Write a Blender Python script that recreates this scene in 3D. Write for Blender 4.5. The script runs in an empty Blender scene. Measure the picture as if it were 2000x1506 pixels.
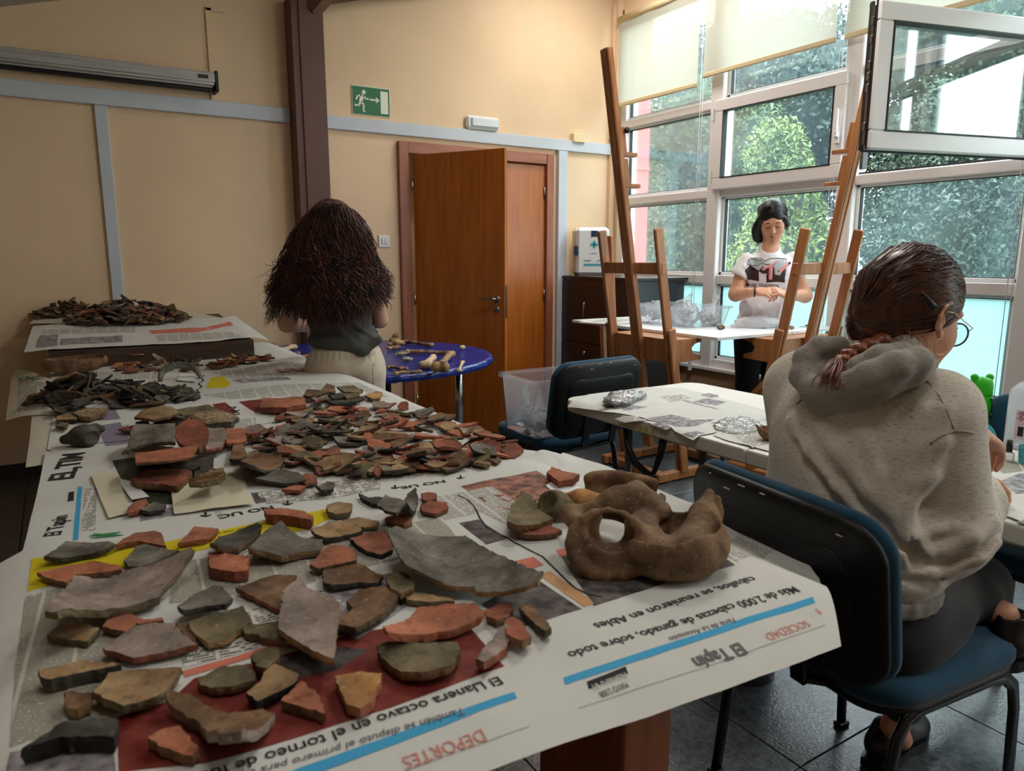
import bpy, bmesh, math, random
import numpy as np
from mathutils import Vector, Matrix, noise as mnoise
from mathutils.geometry import delaunay_2d_cdt
random.seed(7); np.random.seed(7)
S = bpy.context.scene
COL = S.collection
PI = math.pi

# ---------------------------------------------------------------- camera, world, light, exposure
CAM_H = 1.33
PITCH = math.atan(253/1410.0); YAW = math.atan(900/math.hypot(1410, 253))
cam_d = bpy.data.cameras.new('camera'); cam = bpy.data.objects.new('camera', cam_d); COL.objects.link(cam)
cam.location = (0, 0, CAM_H); cam.rotation_euler = (PI/2-PITCH, 0, -YAW)
cam_d.sensor_width = 36; cam_d.lens = 36*1410/2000.0; cam_d.clip_start = 0.05
cam_d.dof.use_dof = True; cam_d.dof.focus_distance = 3.0; cam_d.dof.aperture_fstop = 7.0
S.camera = cam
S.view_settings.view_transform = 'Standard'; S.view_settings.look = 'None'
S.view_settings.gamma = 1; S.view_settings.use_curve_mapping = False
S.view_settings.exposure = 0.50
W = bpy.data.worlds.new('overcast_sky'); S.world = W; W.use_nodes = True
nt = W.node_tree; bg = nt.nodes['Background']
_tc = nt.nodes.new('ShaderNodeTexCoord'); _sp = nt.nodes.new('ShaderNodeSeparateXYZ'); _cr = nt.nodes.new('ShaderNodeValToRGB')
nt.links.new(_tc.outputs['Generated'], _sp.inputs[0]); nt.links.new(_sp.outputs['Z'], _cr.inputs[0])
_cr.color_ramp.elements[0].position = 0.0; _cr.color_ramp.elements[0].color = (0.72, 0.80, 0.84, 1)
_cr.color_ramp.elements[1].position = 0.7; _cr.color_ramp.elements[1].color = (0.86, 0.95, 1.0, 1)
nt.links.new(_cr.outputs[0], bg.inputs['Color']); bg.inputs['Strength'].default_value = 13
S.cycles.use_denoising = True
S.cycles.max_bounces = 7; S.cycles.diffuse_bounces = 4; S.cycles.transparent_max_bounces = 16
S.cycles.caustics_reflective = False; S.cycles.caustics_refractive = False
S.cycles.sample_clamp_indirect = 8
def area(name, loc, rot, sx, sy, power, col=(1, 1, 1), portal=False):
    l = bpy.data.lights.new(name, 'AREA'); l.shape = 'RECTANGLE'; l.size = sx; l.size_y = sy; l.energy = power; l.color = col
    o = bpy.data.objects.new(name, l); o.location = loc; o.rotation_euler = rot; COL.objects.link(o)
    if portal: l.cycles.is_portal = True
    return o
# daylight opening of the glazed wall: a portal guiding sky samples through the real windows
area('window_daylight_portal', (4.46, 1.6, 1.9), (0, PI/2, 0), 3.0, 7.0, 1, portal=True)

# ---------------------------------------------------------------- projection helper (pixel -> place in the room)
_R = np.array([math.cos(YAW), -math.sin(YAW), 0]); _fh = np.array([math.sin(YAW), math.cos(YAW), 0])
_FW = _fh*math.cos(PITCH)+np.array([0, 0, -math.sin(PITCH)]); _U = _fh*math.sin(PITCH)+np.array([0, 0, math.cos(PITCH)])
_C = np.array([0, 0, CAM_H])
def ray(u, v): return _FW*1410+_R*(u-1000)+_U*(753-v)
def at_z(u, v, z): d = ray(u, v); return _C+d*((z-CAM_H)/d[2])
def at_x(u, v, x): d = ray(u, v); return _C+d*(x/d[0])
def at_y(u, v, y): d = ray(u, v); return _C+d*(y/d[1])

# ---------------------------------------------------------------- object helpers
def lin(r, g=None, b=None):
    if g is None: r, g, b = r
    f = lambda c: (c/255)/12.92 if c/255 <= .04045 else ((c/255+.055)/1.055)**2.4
    return (f(r), f(g), f(b), 1)
def tagit(o, label=None, cat=None, group=None, kind=None):
    if label: o['label'] = label
    if cat: o['category'] = cat
    if group: o['group'] = group
    if kind: o['kind'] = kind
    return o
def empty(name, loc=(0, 0, 0), rz=0, label=None, cat=None, group=None, kind=None):
    o = bpy.data.objects.new(name, None); COL.objects.link(o); o.location = loc; o.rotation_euler = (0, 0, rz)
    o.empty_display_size = .1
    return tagit(o, label, cat, group, kind)
def add_obj(name, me, mat=None, parent=None, world=False):
    o = bpy.data.objects.new(name, me); COL.objects.link(o)
    if mat is not None and len(me.materials) == 0: me.materials.append(mat)
    if parent is not None:
        o.parent = parent
        if world and parent.type == 'EMPTY': o.location = -Vector(parent.location)
    return o
class MB:
    """collects shapes into one mesh"""
    def __init__(s): s.v = []; s.f = []; s.sm = []
    def add(s, vs, fs, smooth=False):
        n = len(s.v); s.v += [tuple(map(float, p)) for p in vs]; s.f += [tuple(int(i)+n for i in f) for f in fs]; s.sm += [smooth]*len(fs)
        return s
    def box(s, c, d, M=None, bev=0.0):
        hx, hy, hz = d[0]/2, d[1]/2, d[2]/2
        if bev <= 0:
            vs = [Vector((x*hx, y*hy, z*hz)) for x in (-1, 1) for y in (-1, 1) for z in (-1, 1)]
            fs = [(0, 1, 3, 2), (4, 6, 7, 5), (0, 4, 5, 1), (2, 3, 7, 6), (0, 2, 6, 4), (1, 5, 7, 3)]
        else:
            b = min(bev, hx*.98, hy*.98, hz*.98); vs = []; ids = {}
            for x in (-1, 1):
                for y in (-1, 1):
                    for z in (-1, 1):
                        for k in range(3):
                            p = [x*hx, y*hy, z*hz]
                            for j in range(3):
                                if j != k: p[j] -= (x, y, z)[j]*b
                            ids[(x, y, z, k)] = len(vs); vs.append(Vector(p))
            fs = []
            for k in range(3):
                a, c2 = [j for j in range(3) if j != k]
                for sgn in (-1, 1):
                    q = []
                    for (p1, p2) in ((-1, -1), (1, -1), (1, 1), (-1, 1)):
                        t = [0, 0, 0]; t[k] = sgn; t[a] = p1; t[c2] = p2; q.append(ids[(*t, k)])
                    fs.append(tuple(q))
            for k in range(3):       # edges along axis k
                a, c2 = [j for j in range(3) if j != k]
                for p1 in (-1, 1):
                    for p2 in (-1, 1):
                        t0 = [0, 0, 0]; t0[a] = p1; t0[c2] = p2; t1 = list(t0); t0[k] = -1; t1[k] = 1
                        fs.append((ids[(*t0, a)], ids[(*t1, a)], ids[(*t1, c2)], ids[(*t0, c2)]))
            for x in (-1, 1):
                for y in (-1, 1):
                    for z in (-1, 1): fs.append(tuple(ids[(x, y, z, k)] for k in range(3)))
        c = Vector(c)
        vs = [(M @ p if M is not None else p)+c for p in vs]
        return s.add(vs, fs)
    def beam(s, p0, p1, w, h, up=(0, 0, 1), bev=0.0):
        """rectangular bar from p0 to p1; w across, h along up"""
        p0 = Vector(p0); p1 = Vector(p1); d = p1-p0; L = d.length; z = d.normalized()
        u = Vector(up); x = u.cross(z)
        if x.length < 1e-4: x = Vector((1, 0, 0)).cross(z)
        x.normalize(); y = z.cross(x)
        M = Matrix((x, y, z)).transposed()
        return s.box((p0+p1)/2, (w, h, L), M, bev)
    def tube(s, pts, r, n=8, cap=True, smooth=True):
        pts = [Vector(p) for p in pts]; m = len(pts)
        rs = r if hasattr(r, '__len__') else [r]*m
        t0 = (pts[1]-pts[0]).normalized(); a = Vector((0, 0, 1)) if abs(t0.z) < .9 else Vector((1, 0, 0))
        x = a.cross(t0).normalized(); vs = []
        for i in range(m):
            t = (pts[min(i+1, m-1)]-pts[max(i-1, 0)]).normalized()
            x = (x-t*x.dot(t)).normalized(); y = t.cross(x)
            for k in range(n):
                an = 2*PI*k/n; vs.append(pts[i]+(x*math.cos(an)+y*math.sin(an))*rs[i])
        fs = [(i*n+k, i*n+(k+1) % n, (i+1)*n+(k+1) % n, (i+1)*n+k) for i in range(m-1) for k in range(n)]
        if cap: fs += [tuple(reversed(range(n))), tuple((m-1)*n+k for k in range(n))]
        return s.add(vs, fs, smooth)
    def lathe(s, prof, c=(0, 0, 0), n=24, smooth=True, M=None):
        vs = []; c = Vector(c)
        for r, z in prof:
            for k in range(n):
                p = Vector((r*math.cos(2*PI*k/n), r*math.sin(2*PI*k/n), z)); vs.append((M @ p if M is not None else p)+c)
        m = len(prof)
        fs = [(i*n+k, i*n+(k+1) % n, (i+1)*n+(k+1) % n, (i+1)*n+k) for i in range(m-1) for k in range(n)]
        fs += [tuple(reversed(range(n))), tuple((m-1)*n+k for k in range(n))]
        return s.add(vs, fs, smooth)
    def prism(s, poly, z0, z1, M=None, c=(0, 0, 0)):
        n = len(poly); c = Vector(c)
        vs = [Vector((x, y, z0)) for x, y in poly]+[Vector((x, y, z1)) for x, y in poly]
        vs = [(M @ p if M is not None else p)+c for p in vs]
        fs = [tuple(reversed(range(n))), tuple(range(n, 2*n))]+[(i, (i+1) % n, n+(i+1) % n, n+i) for i in range(n)]
        return s.add(vs, fs)
    def mesh(s, name='m'):
        me = bpy.data.meshes.new(name); me.from_pydata(s.v, [], s.f)
        me.polygons.foreach_set('use_smooth', s.sm); me.update(); return me
    def build(s, name, mat=None, parent=None, world=False, fix=True):
        me = s.mesh(name)
        if fix:
            bm = bmesh.new(); bm.from_mesh(me); bmesh.ops.recalc_face_normals(bm, faces=bm.faces); bm.to_mesh(me); bm.free()
        return add_obj(name, me, mat, parent, world)
def struct(name, mb, mat):
    o = mb.build(name, mat); o['kind'] = 'structure'; return o

# ---------------------------------------------------------------- materials
def new_mat(name):
    m = bpy.data.materials.new(name); m.use_nodes = True; t = m.node_tree
    return m, t, t.nodes['Principled BSDF']
def mat(name, col, rough=.6, var=0.0, scale=8, bump=0.0, bscale=40, metal=0, spec=.5, col2=None, stretch=None, detail=4, trans=0, alpha=1, coat=0, coords='Object', sheen=0, contrast=(.35, .65)):
    m, t, p = new_mat(name); N = t.nodes; L = t.links
    c = lin(col) if max(col[:3]) > 1.0 else (*col[:3], 1)
    p.inputs['Base Color'].default_value = c; p.inputs['Roughness'].default_value = rough
    p.inputs['Metallic'].default_value = metal; p.inputs['Specular IOR Level'].default_value = spec
    p.inputs['Transmission Weight'].default_value = trans; p.inputs['Alpha'].default_value = alpha
    p.inputs['Coat Weight'].default_value = coat; p.inputs['Sheen Weight'].default_value = sheen
    if var or col2 or bump:
        tc = N.new('ShaderNodeTexCoord'); mp = N.new('ShaderNodeMapping'); L.new(tc.outputs[coords], mp.inputs[0])
        if stretch: mp.inputs['Scale'].default_value = stretch
    if var or col2:
        n = N.new('ShaderNodeTexNoise'); n.inputs['Scale'].default_value = scale; n.inputs['Detail'].default_value = detail
        L.new(mp.outputs[0], n.inputs['Vector'])
        r = N.new('ShaderNodeValToRGB'); L.new(n.outputs[0], r.inputs[0])
        if col2: ca, cb = c, (lin(col2) if max(col2[:3]) > 1 else (*col2[:3], 1))
        else: ca = tuple(x*(1-var) for x in c[:3])+(1,); cb = tuple(min(1, x*(1+var)) for x in c[:3])+(1,)
        r.color_ramp.elements[0].color = ca; r.color_ramp.elements[1].color = cb
        r.color_ramp.elements[0].position = contrast[0]; r.color_ramp.elements[1].position = contrast[1]
        L.new(r.outputs[0], p.inputs['Base Color'])
    if bump:
        n2 = N.new('ShaderNodeTexNoise'); n2.inputs['Scale'].default_value = bscale; n2.inputs['Detail'].default_value = 4
        L.new(mp.outputs[0], n2.inputs['Vector']); b = N.new('ShaderNodeBump'); b.inputs['Strength'].default_value = bump
        b.inputs['Distance'].default_value = .004; L.new(n2.outputs[0], b.inputs['Height']); L.new(b.outputs[0], p.inputs['Normal'])
    return m
def wood(name, ca, cb, axis='Z', rough=.45, scale=1.0, bump=.05):
    st = {'Z': (14, 14, 1.2), 'Y': (14, 1.2, 14), 'X': (1.2, 14, 14)}[axis]
    return mat(name, ca, rough, col2=cb, scale=2.2*scale, stretch=st, bump=bump, bscale=6, detail=6, contrast=(.3, .72))
def glass_mat(name, tint=(.93, 1, .99), refl=.5, haze=.0, hz=(.7, .85, .9)):
    m, t, p = new_mat(name); N = t.nodes; L = t.links; N.remove(p)
    out = N['Material Output']; tr = N.new('ShaderNodeBsdfTransparent'); tr.inputs[0].default_value = (*tint, 1)
    gl = N.new('ShaderNodeBsdfGlossy'); gl.inputs['Roughness'].default_value = .02
    fr = N.new('ShaderNodeFresnel'); fr.inputs[0].default_value = 1.5
    mu = N.new('ShaderNodeMath'); mu.operation = 'MULTIPLY'; mu.inputs[1].default_value = refl; L.new(fr.outputs[0], mu.inputs[0])
    mx = N.new('ShaderNodeMixShader'); L.new(mu.outputs[0], mx.inputs[0]); L.new(tr.outputs[0], mx.inputs[1]); L.new(gl.outputs[0], mx.inputs[2])
    last = mx
    if haze:
        tl = N.new('ShaderNodeBsdfTranslucent'); tl.inputs[0].default_value = (*hz, 1)
        n = N.new('ShaderNodeTexNoise'); n.inputs['Scale'].default_value = 3; n.inputs['Detail'].default_value = 6
        r = N.new('ShaderNodeMapRange'); r.inputs[1].default_value = .3; r.inputs[2].default_value = .75; r.inputs[3].default_value = haze*.5; r.inputs[4].default_value = haze*1.5
        tc = N.new('ShaderNodeTexCoord'); L.new(tc.outputs['Object'], n.inputs['Vector']); L.new(n.outputs[0], r.inputs[0])
        m2 = N.new('ShaderNodeMixShader'); L.new(r.outputs[0], m2.inputs[0]); L.new(mx.outputs[0], m2.inputs[1]); L.new(tl.outputs[0], m2.inputs[2]); last = m2
    L.new(last.outputs[0], out.inputs[0]); return m
def film_mat(name, col=(.9, .92, .95), opacity=.25, gloss=.25, rough=.15, bump=0):
    """thin clear or milky plastic"""
    m, t, p = new_mat(name); N = t.nodes; L = t.links; N.remove(p); out = N['Material Output']
    tr = N.new('ShaderNodeBsdfTransparent'); df = N.new('ShaderNodeBsdfTranslucent'); df.inputs[0].default_value = (*col, 1)
    d2 = N.new('ShaderNodeBsdfDiffuse'); d2.inputs[0].default_value = (*col, 1)
    a = N.new('ShaderNodeAddShader'); a2 = N.new('ShaderNodeMixShader'); a2.inputs[0].default_value = .5
    L.new(df.outputs[0], a2.inputs[1]); L.new(d2.outputs[0], a2.inputs[2])
    gl = N.new('ShaderNodeBsdfGlossy'); gl.inputs['Roughness'].default_value = rough
    m1 = N.new('ShaderNodeMixShader'); m1.inputs[0].default_value = opacity; L.new(tr.outputs[0], m1.inputs[1]); L.new(a2.outputs[0], m1.inputs[2])
    fr = N.new('ShaderNodeLayerWeight'); fr.inputs[0].default_value = gloss
    m2 = N.new('ShaderNodeMixShader'); L.new(fr.outputs['Fresnel'], m2.inputs[0]); L.new(m1.outputs[0], m2.inputs[1]); L.new(gl.outputs[0], m2.inputs[2])
    if bump:
        n = N.new('ShaderNodeTexNoise'); n.inputs['Scale'].default_value = 35; b = N.new('ShaderNodeBump'); b.inputs['Strength'].default_value = bump; b.inputs['Distance'].default_value = .01
        tc = N.new('ShaderNodeTexCoord'); L.new(tc.outputs['Object'], n.inputs['Vector']); L.new(n.outputs[0], b.inputs['Height']); L.new(b.outputs[0], gl.inputs['Normal']); L.new(b.outputs[0], fr.inputs['Normal'])
    L.new(m2.outputs[0], out.inputs[0]); return m

M = {}
M['wall'] = mat('cream_wall_paint', (230, 200, 166), .85, var=.04, scale=2, bump=.12, bscale=90)
M['wall_low'] = mat('tan_rough_plaster', (182, 148, 112), .9, var=.08, scale=4, bump=.8, bscale=14)
M['ceil'] = mat('greyish_ceiling', (186, 176, 166), .9, var=.03, scale=3)
M['trim'] = mat('grey_white_trim', (196, 203, 212), .5, var=.02, scale=5)
M['skirt'] = mat('dark_skirting', (52, 48, 46), .5)
M['upvc'] = mat('white_window_frame', (226, 220, 218), .35)
M['gasket'] = mat('black_gasket', (18, 20, 20), .6)
M['tile'] = mat('dark_stone_tile', (58, 62, 68), .30, col2=(96, 100, 106), scale=60, bump=.35, bscale=120, spec=.6)
M['grout'] = mat('dark_grout', (26, 27, 30), .8)
M['column'] = mat('maroon_painted_steel', (98, 62, 55), .55, var=.06, scale=6)
M['glass'] = glass_mat('window_glass', (.93, .97, .965), .55, .028, (.55, .75, .85))  # bluish reflection haze is mixed into the glass as a milky tint
M['frost'] = film_mat('frosted_glass', (.62, .84, .84), .93, .05, .4)
M['blind'] = film_mat('cream_blind_fabric', (.58, .55, .46), .97, .01, .8)
M['blindbar'] = mat('cream_blind_bar', (208, 190, 150), .6)
M['doorwood'] = wood('orange_veneer_door', (158, 84, 22), (184, 106, 36), 'Z', .35)
M['frame_wood'] = wood('reddish_frame_wood', (142, 84, 60), (168, 104, 76), 'Z', .4)
M['easel'] = wood('varnished_easel_wood', (150, 92, 52), (188, 128, 80), 'Z', .38)
M['steel'] = mat('chrome', (200, 200, 205), .18, metal=1)
M['satin'] = mat('satin_metal', (150, 140, 130), .35, metal=1)
M['black'] = mat('black_plastic', (14, 15, 17), .42)
M['white'] = mat('white_plastic', (228, 230, 232), .4)

# ---------------------------------------------------------------- room shell
YW = 5.21; XW = 4.35; XL = -2.3; YR = -3.2
def ceil_z(x): return 2.70+.29*(x+.12)
fl = empty('floor', (0, 0, 0), kind='structure')
MB().box((1.0, 1.0, -.055), (6.9, 8.6, .09)).build('floor_bed', M['grout'], fl)
tile_me = MB().box((0, 0, 0), (.597, .597, .012), bev=.0015).mesh('floor_tile'); tile_me.materials.append(M['tile'])
for i in range(-5, 8):
    for j in range(-8, 8):
        cx = 1.25+.6*i; cy = .735+.6*j
        if cx > XW-.1 or cx < XL or cy > YW or cy < YR: continue
        add_obj('floor_tile', tile_me, None, fl).location = (cx, cy, -.006+random.uniform(-.0004, .0004))
# back wall with its door opening
wb = MB(); OP0, OP1, OPZ = 2.262, 3.668, 2.172
th = .14
def wall_seg(mb, x0, x1, z0): mb.add([(x0, YW, z0), (x1, YW, z0), (x1, YW, ceil_z(x1)+.1), (x0, YW, ceil_z(x0)+.1), (x0, YW+th, z0), (x1, YW+th, z0), (x1, YW+th, ceil_z(x1)+.1), (x0, YW+th, ceil_z(x0)+.1)], [(0, 1, 2, 3), (7, 6, 5, 4), (0, 4, 5, 1), (2, 6, 7, 3), (0, 3, 7, 4), (1, 5, 6, 2)])
wall_seg(wb, XL, OP0, 0); wall_seg(wb, OP0, OP1, OPZ); wall_seg(wb, OP1, XW+.1, 0)
struct('wall_back', wb, M['wall'])
hall = MB().box((2.97, YW+.95, 1.1), (1.6, .05, 2.4)).box((2.97, YW+.5, -.02), (1.6, 1.0, .04)).box((2.2, YW+.55, 1.1), (.05, .85, 2.3)).box((3.74, YW+.55, 1.1), (.05, .85, 2.3)).box((2.97, YW+.5, 2.27), (1.6, 1.0, .05))
struct('wall_passage', hall, M['wall'])
wl = MB().box((XL-.05, 1.0, 1.6), (.1, 8.6, 3.4)); struct('wall_left', wl, M['wall'])
wr = MB().box((1.0, YR-.05, 2.1), (6.9, .1, 4.4)); struct('wall_rear', wr, M['wall'])
ww = MB().box((XW+.09, 1.0, .215), (.18, 8.5, .45)); struct('wall_window_low', ww, M['wall_low'])
ww = MB().box((XW+.09, 1.0, 3.80), (.18, 8.5, .90)).box((XW+.09, 5.175, 1.9), (.18, .12, 3.0)).box((XW+.09, -2.65, 1.9), (.18, 1.2, 3.0)).box((XW-.02, 5.17, 2.95), (.06, .08, 1.2)); struct('wall_window', ww, M['wall'])
ce = MB(); a0, a1 = XL-.1, XW+.3
ce.add([(a0, YR-.1, ceil_z(a0)), (a1, YR-.1, ceil_z(a1)), (a1, YW+.2, ceil_z(a1)), (a0, YW+.2, ceil_z(a0)), (a0, YR-.1, ceil_z(a0)+.1), (a1, YR-.1, ceil_z(a1)+.1), (a1, YW+.2, ceil_z(a1)+.1), (a0, YW+.2, ceil_z(a0)+.1)], [(0, 1, 2, 3), (7, 6, 5, 4), (0, 4, 5, 1), (2, 6, 7, 3), (0, 3, 7, 4), (1, 5, 6, 2)])
struct('ceiling', ce, M['ceil'])
for nm, x0, x1 in (('baseboard_back', XL, OP0), ('baseboard_back_right', OP1+.09, XW)):
    struct(nm, MB().box(((x0+x1)/2, YW-.008, .04), (x1-x0, .016, .085)), M['skirt'])
# horizontal and vertical trunking
struct('trim_1', MB().box(((XL+1.47)/2, YW-.014, 2.272), (1.47-XL, .028, .094), bev=.003), M['trim'])
struct('trim_2', MB().box(((1.69+4.296)/2, YW-.014, 2.258), (4.296-1.69, .028, .090), bev=.003), M['trim'])
struct('trim_3', MB().box((.335, YW-.011, 1.112), (.068, .022, 2.225), bev=.003), M['trim'])
struct('trim_4', MB().box((3.765, YW-.02, 1.108), (.095, .04, 2.2), bev=.004), M['trim'])
struct('trim_5', MB().box((.99, YW-.006, 2.6), (.035, .012, .56)).box((1.03, YW-.006, 2.875), (.11, .012, .02)), M['wall'])
# the vertical moulding of the room corner by the window
struct('trim_6', MB().box((4.31, YW-.02, 1.72), (.05, .04, 1.05), bev=.004).box((4.31, YW-.02, 2.9), (.045, .04, 1.1), bev=.004).box((4.305, YW-.02, 2.37), (.06, .05, .05)), M['wall'])
# maroon steel column with its knee brace and beam
colm = empty('steel_column', (1.58, 5.1, 0), label='maroon steel column against the cream wall, behind the curly-haired woman', cat='column')
c_ = MB().box((1.60, 5.09, 1.5), (.165, .10, 3.0), bev=.003).box((1.495, 5.13, 1.5), (.045, .16, 3.0))
c_.build('post', M['column'], colm, world=True)
M['dark_red'] = mat('dark_maroon_flange', (44, 24, 22), .6)
MB().box((1.488, 5.07, 1.5), (.03, .03, 3.0)).build('flange', M['dark_red'], colm, world=True)
MB().beam((1.62, 5.08, 3.05), (3.9, 5.08, 3.72), .16, .14).build('beam', M['column'], colm, world=True)
MB().beam((1.62, 5.08, 2.94), (1.80, 4.94, 3.16), .12, .08).build('knee_brace', M['column'], colm, world=True)
# ---------------------------------------------------------------- glazed wall
MY = [5.115, 4.01, 2.905, 1.80, .69, -.42, -1.53]
ZR = [(.455, .53), (1.115, 1.185), (1.772, 1.835), (2.425, 2.487), (3.29, 3.36)]
for i in range(6):
    y1, y0 = MY[i], MY[i+1]
    w = empty('window_%d' % (i+1), (XW, (y0+y1)/2, .45), kind='structure')
    ww_ = .06
    MB().box((XW+.045, y0, 1.9), (.13, .118, 2.92), bev=.006).build('mullion', M['upvc'], w, world=True)
    if i == 0: MB().box((XW+.045, y1-.02, 1.9), (.11, .09, 2.92), bev=.006).build('mullion', M['upvc'], w, world=True)
    ya, yb = y0+.059, y1-.059+(.01 if i == 0 else 0)
    for k, (z0, z1) in enumerate(ZR):
        MB().box((XW+.045, (ya+yb)/2, (z0+z1)/2), (.09, yb-ya, z1-z0), bev=.005).build('rail', M['upvc'], w, world=True)
    MB().box((XW-.012, (ya+yb)/2, .452), (.06, yb-ya+.11, .028), bev=.004).build('sill', M['upvc'], w, world=True)
    for k in range(4):
        z0, z1 = ZR[k][1], ZR[k+1][0]
        if k == 2 and i in (1, 2): continue
        beads = MB()
        for (cy, cz, dy, dz) in (((ya+yb)/2, z0+.012, yb-ya, .024), ((ya+yb)/2, z1-.008, yb-ya, .016), (ya+.014, (z0+z1)/2, .028, z1-z0), (yb-.012, (z0+z1)/2, .024, z1-z0)):
            beads.box((XW+.055, cy, cz), (.05, dy, dz), bev=.003)
        beads.build('glazing_bead', M['white'], w, world=True)
        g = MB()
        for (cy, cz, dy, dz) in (((ya+yb)/2, z0+.026, yb-ya, .005), ((ya+yb)/2, z1-.018, yb-ya, .006), (ya+.030, (z0+z1)/2, .005, z1-z0), (yb-.026, (z0+z1)/2, .005, z1-z0)):
            g.box((XW+.05, cy, cz), (.03, dy, dz))
        g.build('gasket', M['gasket'], w, world=True)
        MB().box((XW+.06, (ya+yb)/2, (z0+z1)/2), (.008, yb-ya-.04, z1-z0-.03)).build('frosted_pane' if k == 0 else 'pane', M['frost'] if k == 0 else M['glass'], w, world=True)
    if i in (1, 2):
        z0, z1 = ZR[2][1]-.012, ZR[3][0]+.045
        sw = (y1-y0)-.03; yc = (y0+y1)/2
        if i == 1: T = Matrix.Translation((XW-.022, yc, 0))
        else:
            hp = Vector((XW-.03, y0+.03, 0)); d = Vector((3.33, 2.10, 0))-hp; ang = math.atan2(d.y, d.x)
            T = Matrix.Translation(hp) @ Matrix.Rotation(ang, 4, 'Z') @ Matrix.Rotation(-PI/2, 4, 'Z') @ Matrix.Translation((0, sw/2, 0))
        def tb(mb, c, d, bev=.004):
            n = len(mb.v); mb.box(c, d, bev=bev)
            for q in range(n, len(mb.v)): mb.v[q] = tuple(T @ Vector(mb.v[q]))
        f = MB(); fw = .085; zc = (z0+z1)/2; hh = z1-z0
        for (cy, cz, dy, dz) in ((0, z0+fw/2, sw, fw), (0, z1-fw/2, sw, fw), (-sw/2+fw/2, zc, fw, hh-2*fw+.001), (sw/2-fw/2, zc, fw, hh-2*fw+.001)): tb(f, (0, cy, cz), (.062, dy, dz), .006)
        sash = f.build('sash', M['upvc'], w, world=True)
        gk = MB(); gw = .006; q = fw+.001
        for (cy, cz, dy, dz) in ((0, z0+q, sw-2*fw+.01, gw), (0, z1-q, sw-2*fw+.01, gw), (-sw/2+q, zc, gw, hh-2*fw), (sw/2-q, zc, gw, hh-2*fw)): tb(gk, (-.012, cy, cz), (.045, dy, dz), 0)
        gk.build('gasket', M['gasket'], sash)
        pn = MB(); tb(pn, (.005, 0, zc), (.006, sw-2*fw, hh-2*fw), 0); pn.build('pane', M['glass'], sash)
        if i == 1:
            hd = MB(); hy = -sw/2+.035
            tb(hd, (-.035, hy, zc-.06), (.012, .03, .11)); tb(hd, (-.055, hy, zc+.02), (.018, .022, .15)); tb(hd, (-.045, hy, zc-.06), (.03, .022, .03))
            hd.build('handle', M['white'], sash)
            hn = MB(); tb(hn, (-.03, sw/2+.005, z0+.10), (.03, .014, .10)); tb(hn, (-.03, sw/2+.005, z1-.10), (.03, .014, .10)); hn.build('hinge', M['white'], sash)
        else:
            e = MB()   # black seal and lock rail on the free edge of the open sash
            tb(e, (.018, sw/2+.004, zc), (.020, .010, hh+.004), 0); tb(e, (-.012, sw/2+.003, zc), (.006, .008, hh), 0)
            tb(e, (.036, 0, z0+.008), (.010, sw, .012), 0); tb(e, (.036, 0, z1-.008), (.010, sw, .012), 0); tb(e, (.036, sw/2-.008, zc), (.010, .012, hh), 0)
            tb(e, (.018, 0, z0-.004), (.012, sw, .010), 0)
            e.build('seal', M['gasket'], sash)
            r = MB(); tb(r, (.002, sw/2+.005, zc), (.016, .008, hh-.04), 0)
            for zz in (-.22, -.05, .0, .05, .16, .24): tb(r, (.003, sw/2+.012, zc+zz), (.016, .010, .035), .003)
            r.build('lock_strip', M['satin'], sash)
            b2 = MB(); tb(b2, (.030, 0, z0+.014), (.012, sw-.03, .03), .002); tb(b2, (.030, sw/2-.02, zc), (.012, .03, hh-.03), .002); b2.build('outer_lip', M['upvc'], sash)
            fr = MB(); ya2, yb2 = ya, yb
            for (cy, cz, dy, dz) in (((ya+yb)/2, ZR[2][1]+.008, yb-ya, .016), ((ya+yb)/2, ZR[3][0]-.008, yb-ya, .016), (ya+.01, zc, .02, .55), (yb-.01, zc, .02, .55)): fr.box((XW+.06, cy, cz), (.05, dy, dz))
            fr.build('rebate', M['gasket'], w, world=True)
# roller blinds
def blind(y0, y1, zb, lab, chain=False):
    t = empty('roller_blind', (XW-.07, (y0+y1)/2, zb), label=lab, cat='blind')
    m = MB(); n = 14
    vs = []; fs = []
    for k in range(n+1):
        for j in range(7):
            z = zb+(3.28-zb)*j/6; vs.append((XW-.075+.004*math.sin(k*1.3+j), y0+(y1-y0)*k/n, z))
    for k in range(n):
        for j in range(6): a = k*7+j; fs.append((a, a+7, a+8, a+1))
    m.add(vs, fs, True); m.build('fabric', M['blind'], t, world=True)
    MB().box((XW-.075, (y0+y1)/2, zb-.004), (.020, y1-y0, .034), bev=.006).build('bottom_bar', M['blindbar'], t, world=True)
    MB().tube([(XW-.07, y0-.01, 3.30), (XW-.07, y1+.01, 3.30)], .028, 12).build('roller', M['blindbar'], t, world=True)
    if chain:
        for dy in (-.012, .012): MB().tube([(XW-.05, y0-.03+dy, 3.27), (XW-.05, y0-.03+dy, .50)], .0022, 5).build('cord', M['white'], t, world=True)
        MB().box((XW-.05, y0-.03, .46), (.02, .03, .09), bev=.004).build('cord_weight', M['white'], t, world=True)
blind(4.165, 5.085, 2.615, 'cream roller blind nearest the room corner, its right half drawn lower', True)
blind(3.005, 4.105, 2.665, 'cream roller blind in the middle, above the closed tilting sash', True)
blind(1.90, 2.94, 2.665, 'cream roller blind behind the open window sash', True)
for a, b in ((.79, 1.72), (-.36, .63), (-1.48, -.48)): blind(a, b, 2.665 if a > 0 else .62, 'cream roller blind '+('just past the open sash' if a > 0 else ('second past the open sash, outside the frame, lowered to cut light' if a > -1 else 'farthest behind the camera, lowered to cut light')))  # the two unseen rear blinds are lowered to cut light from behind

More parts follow.
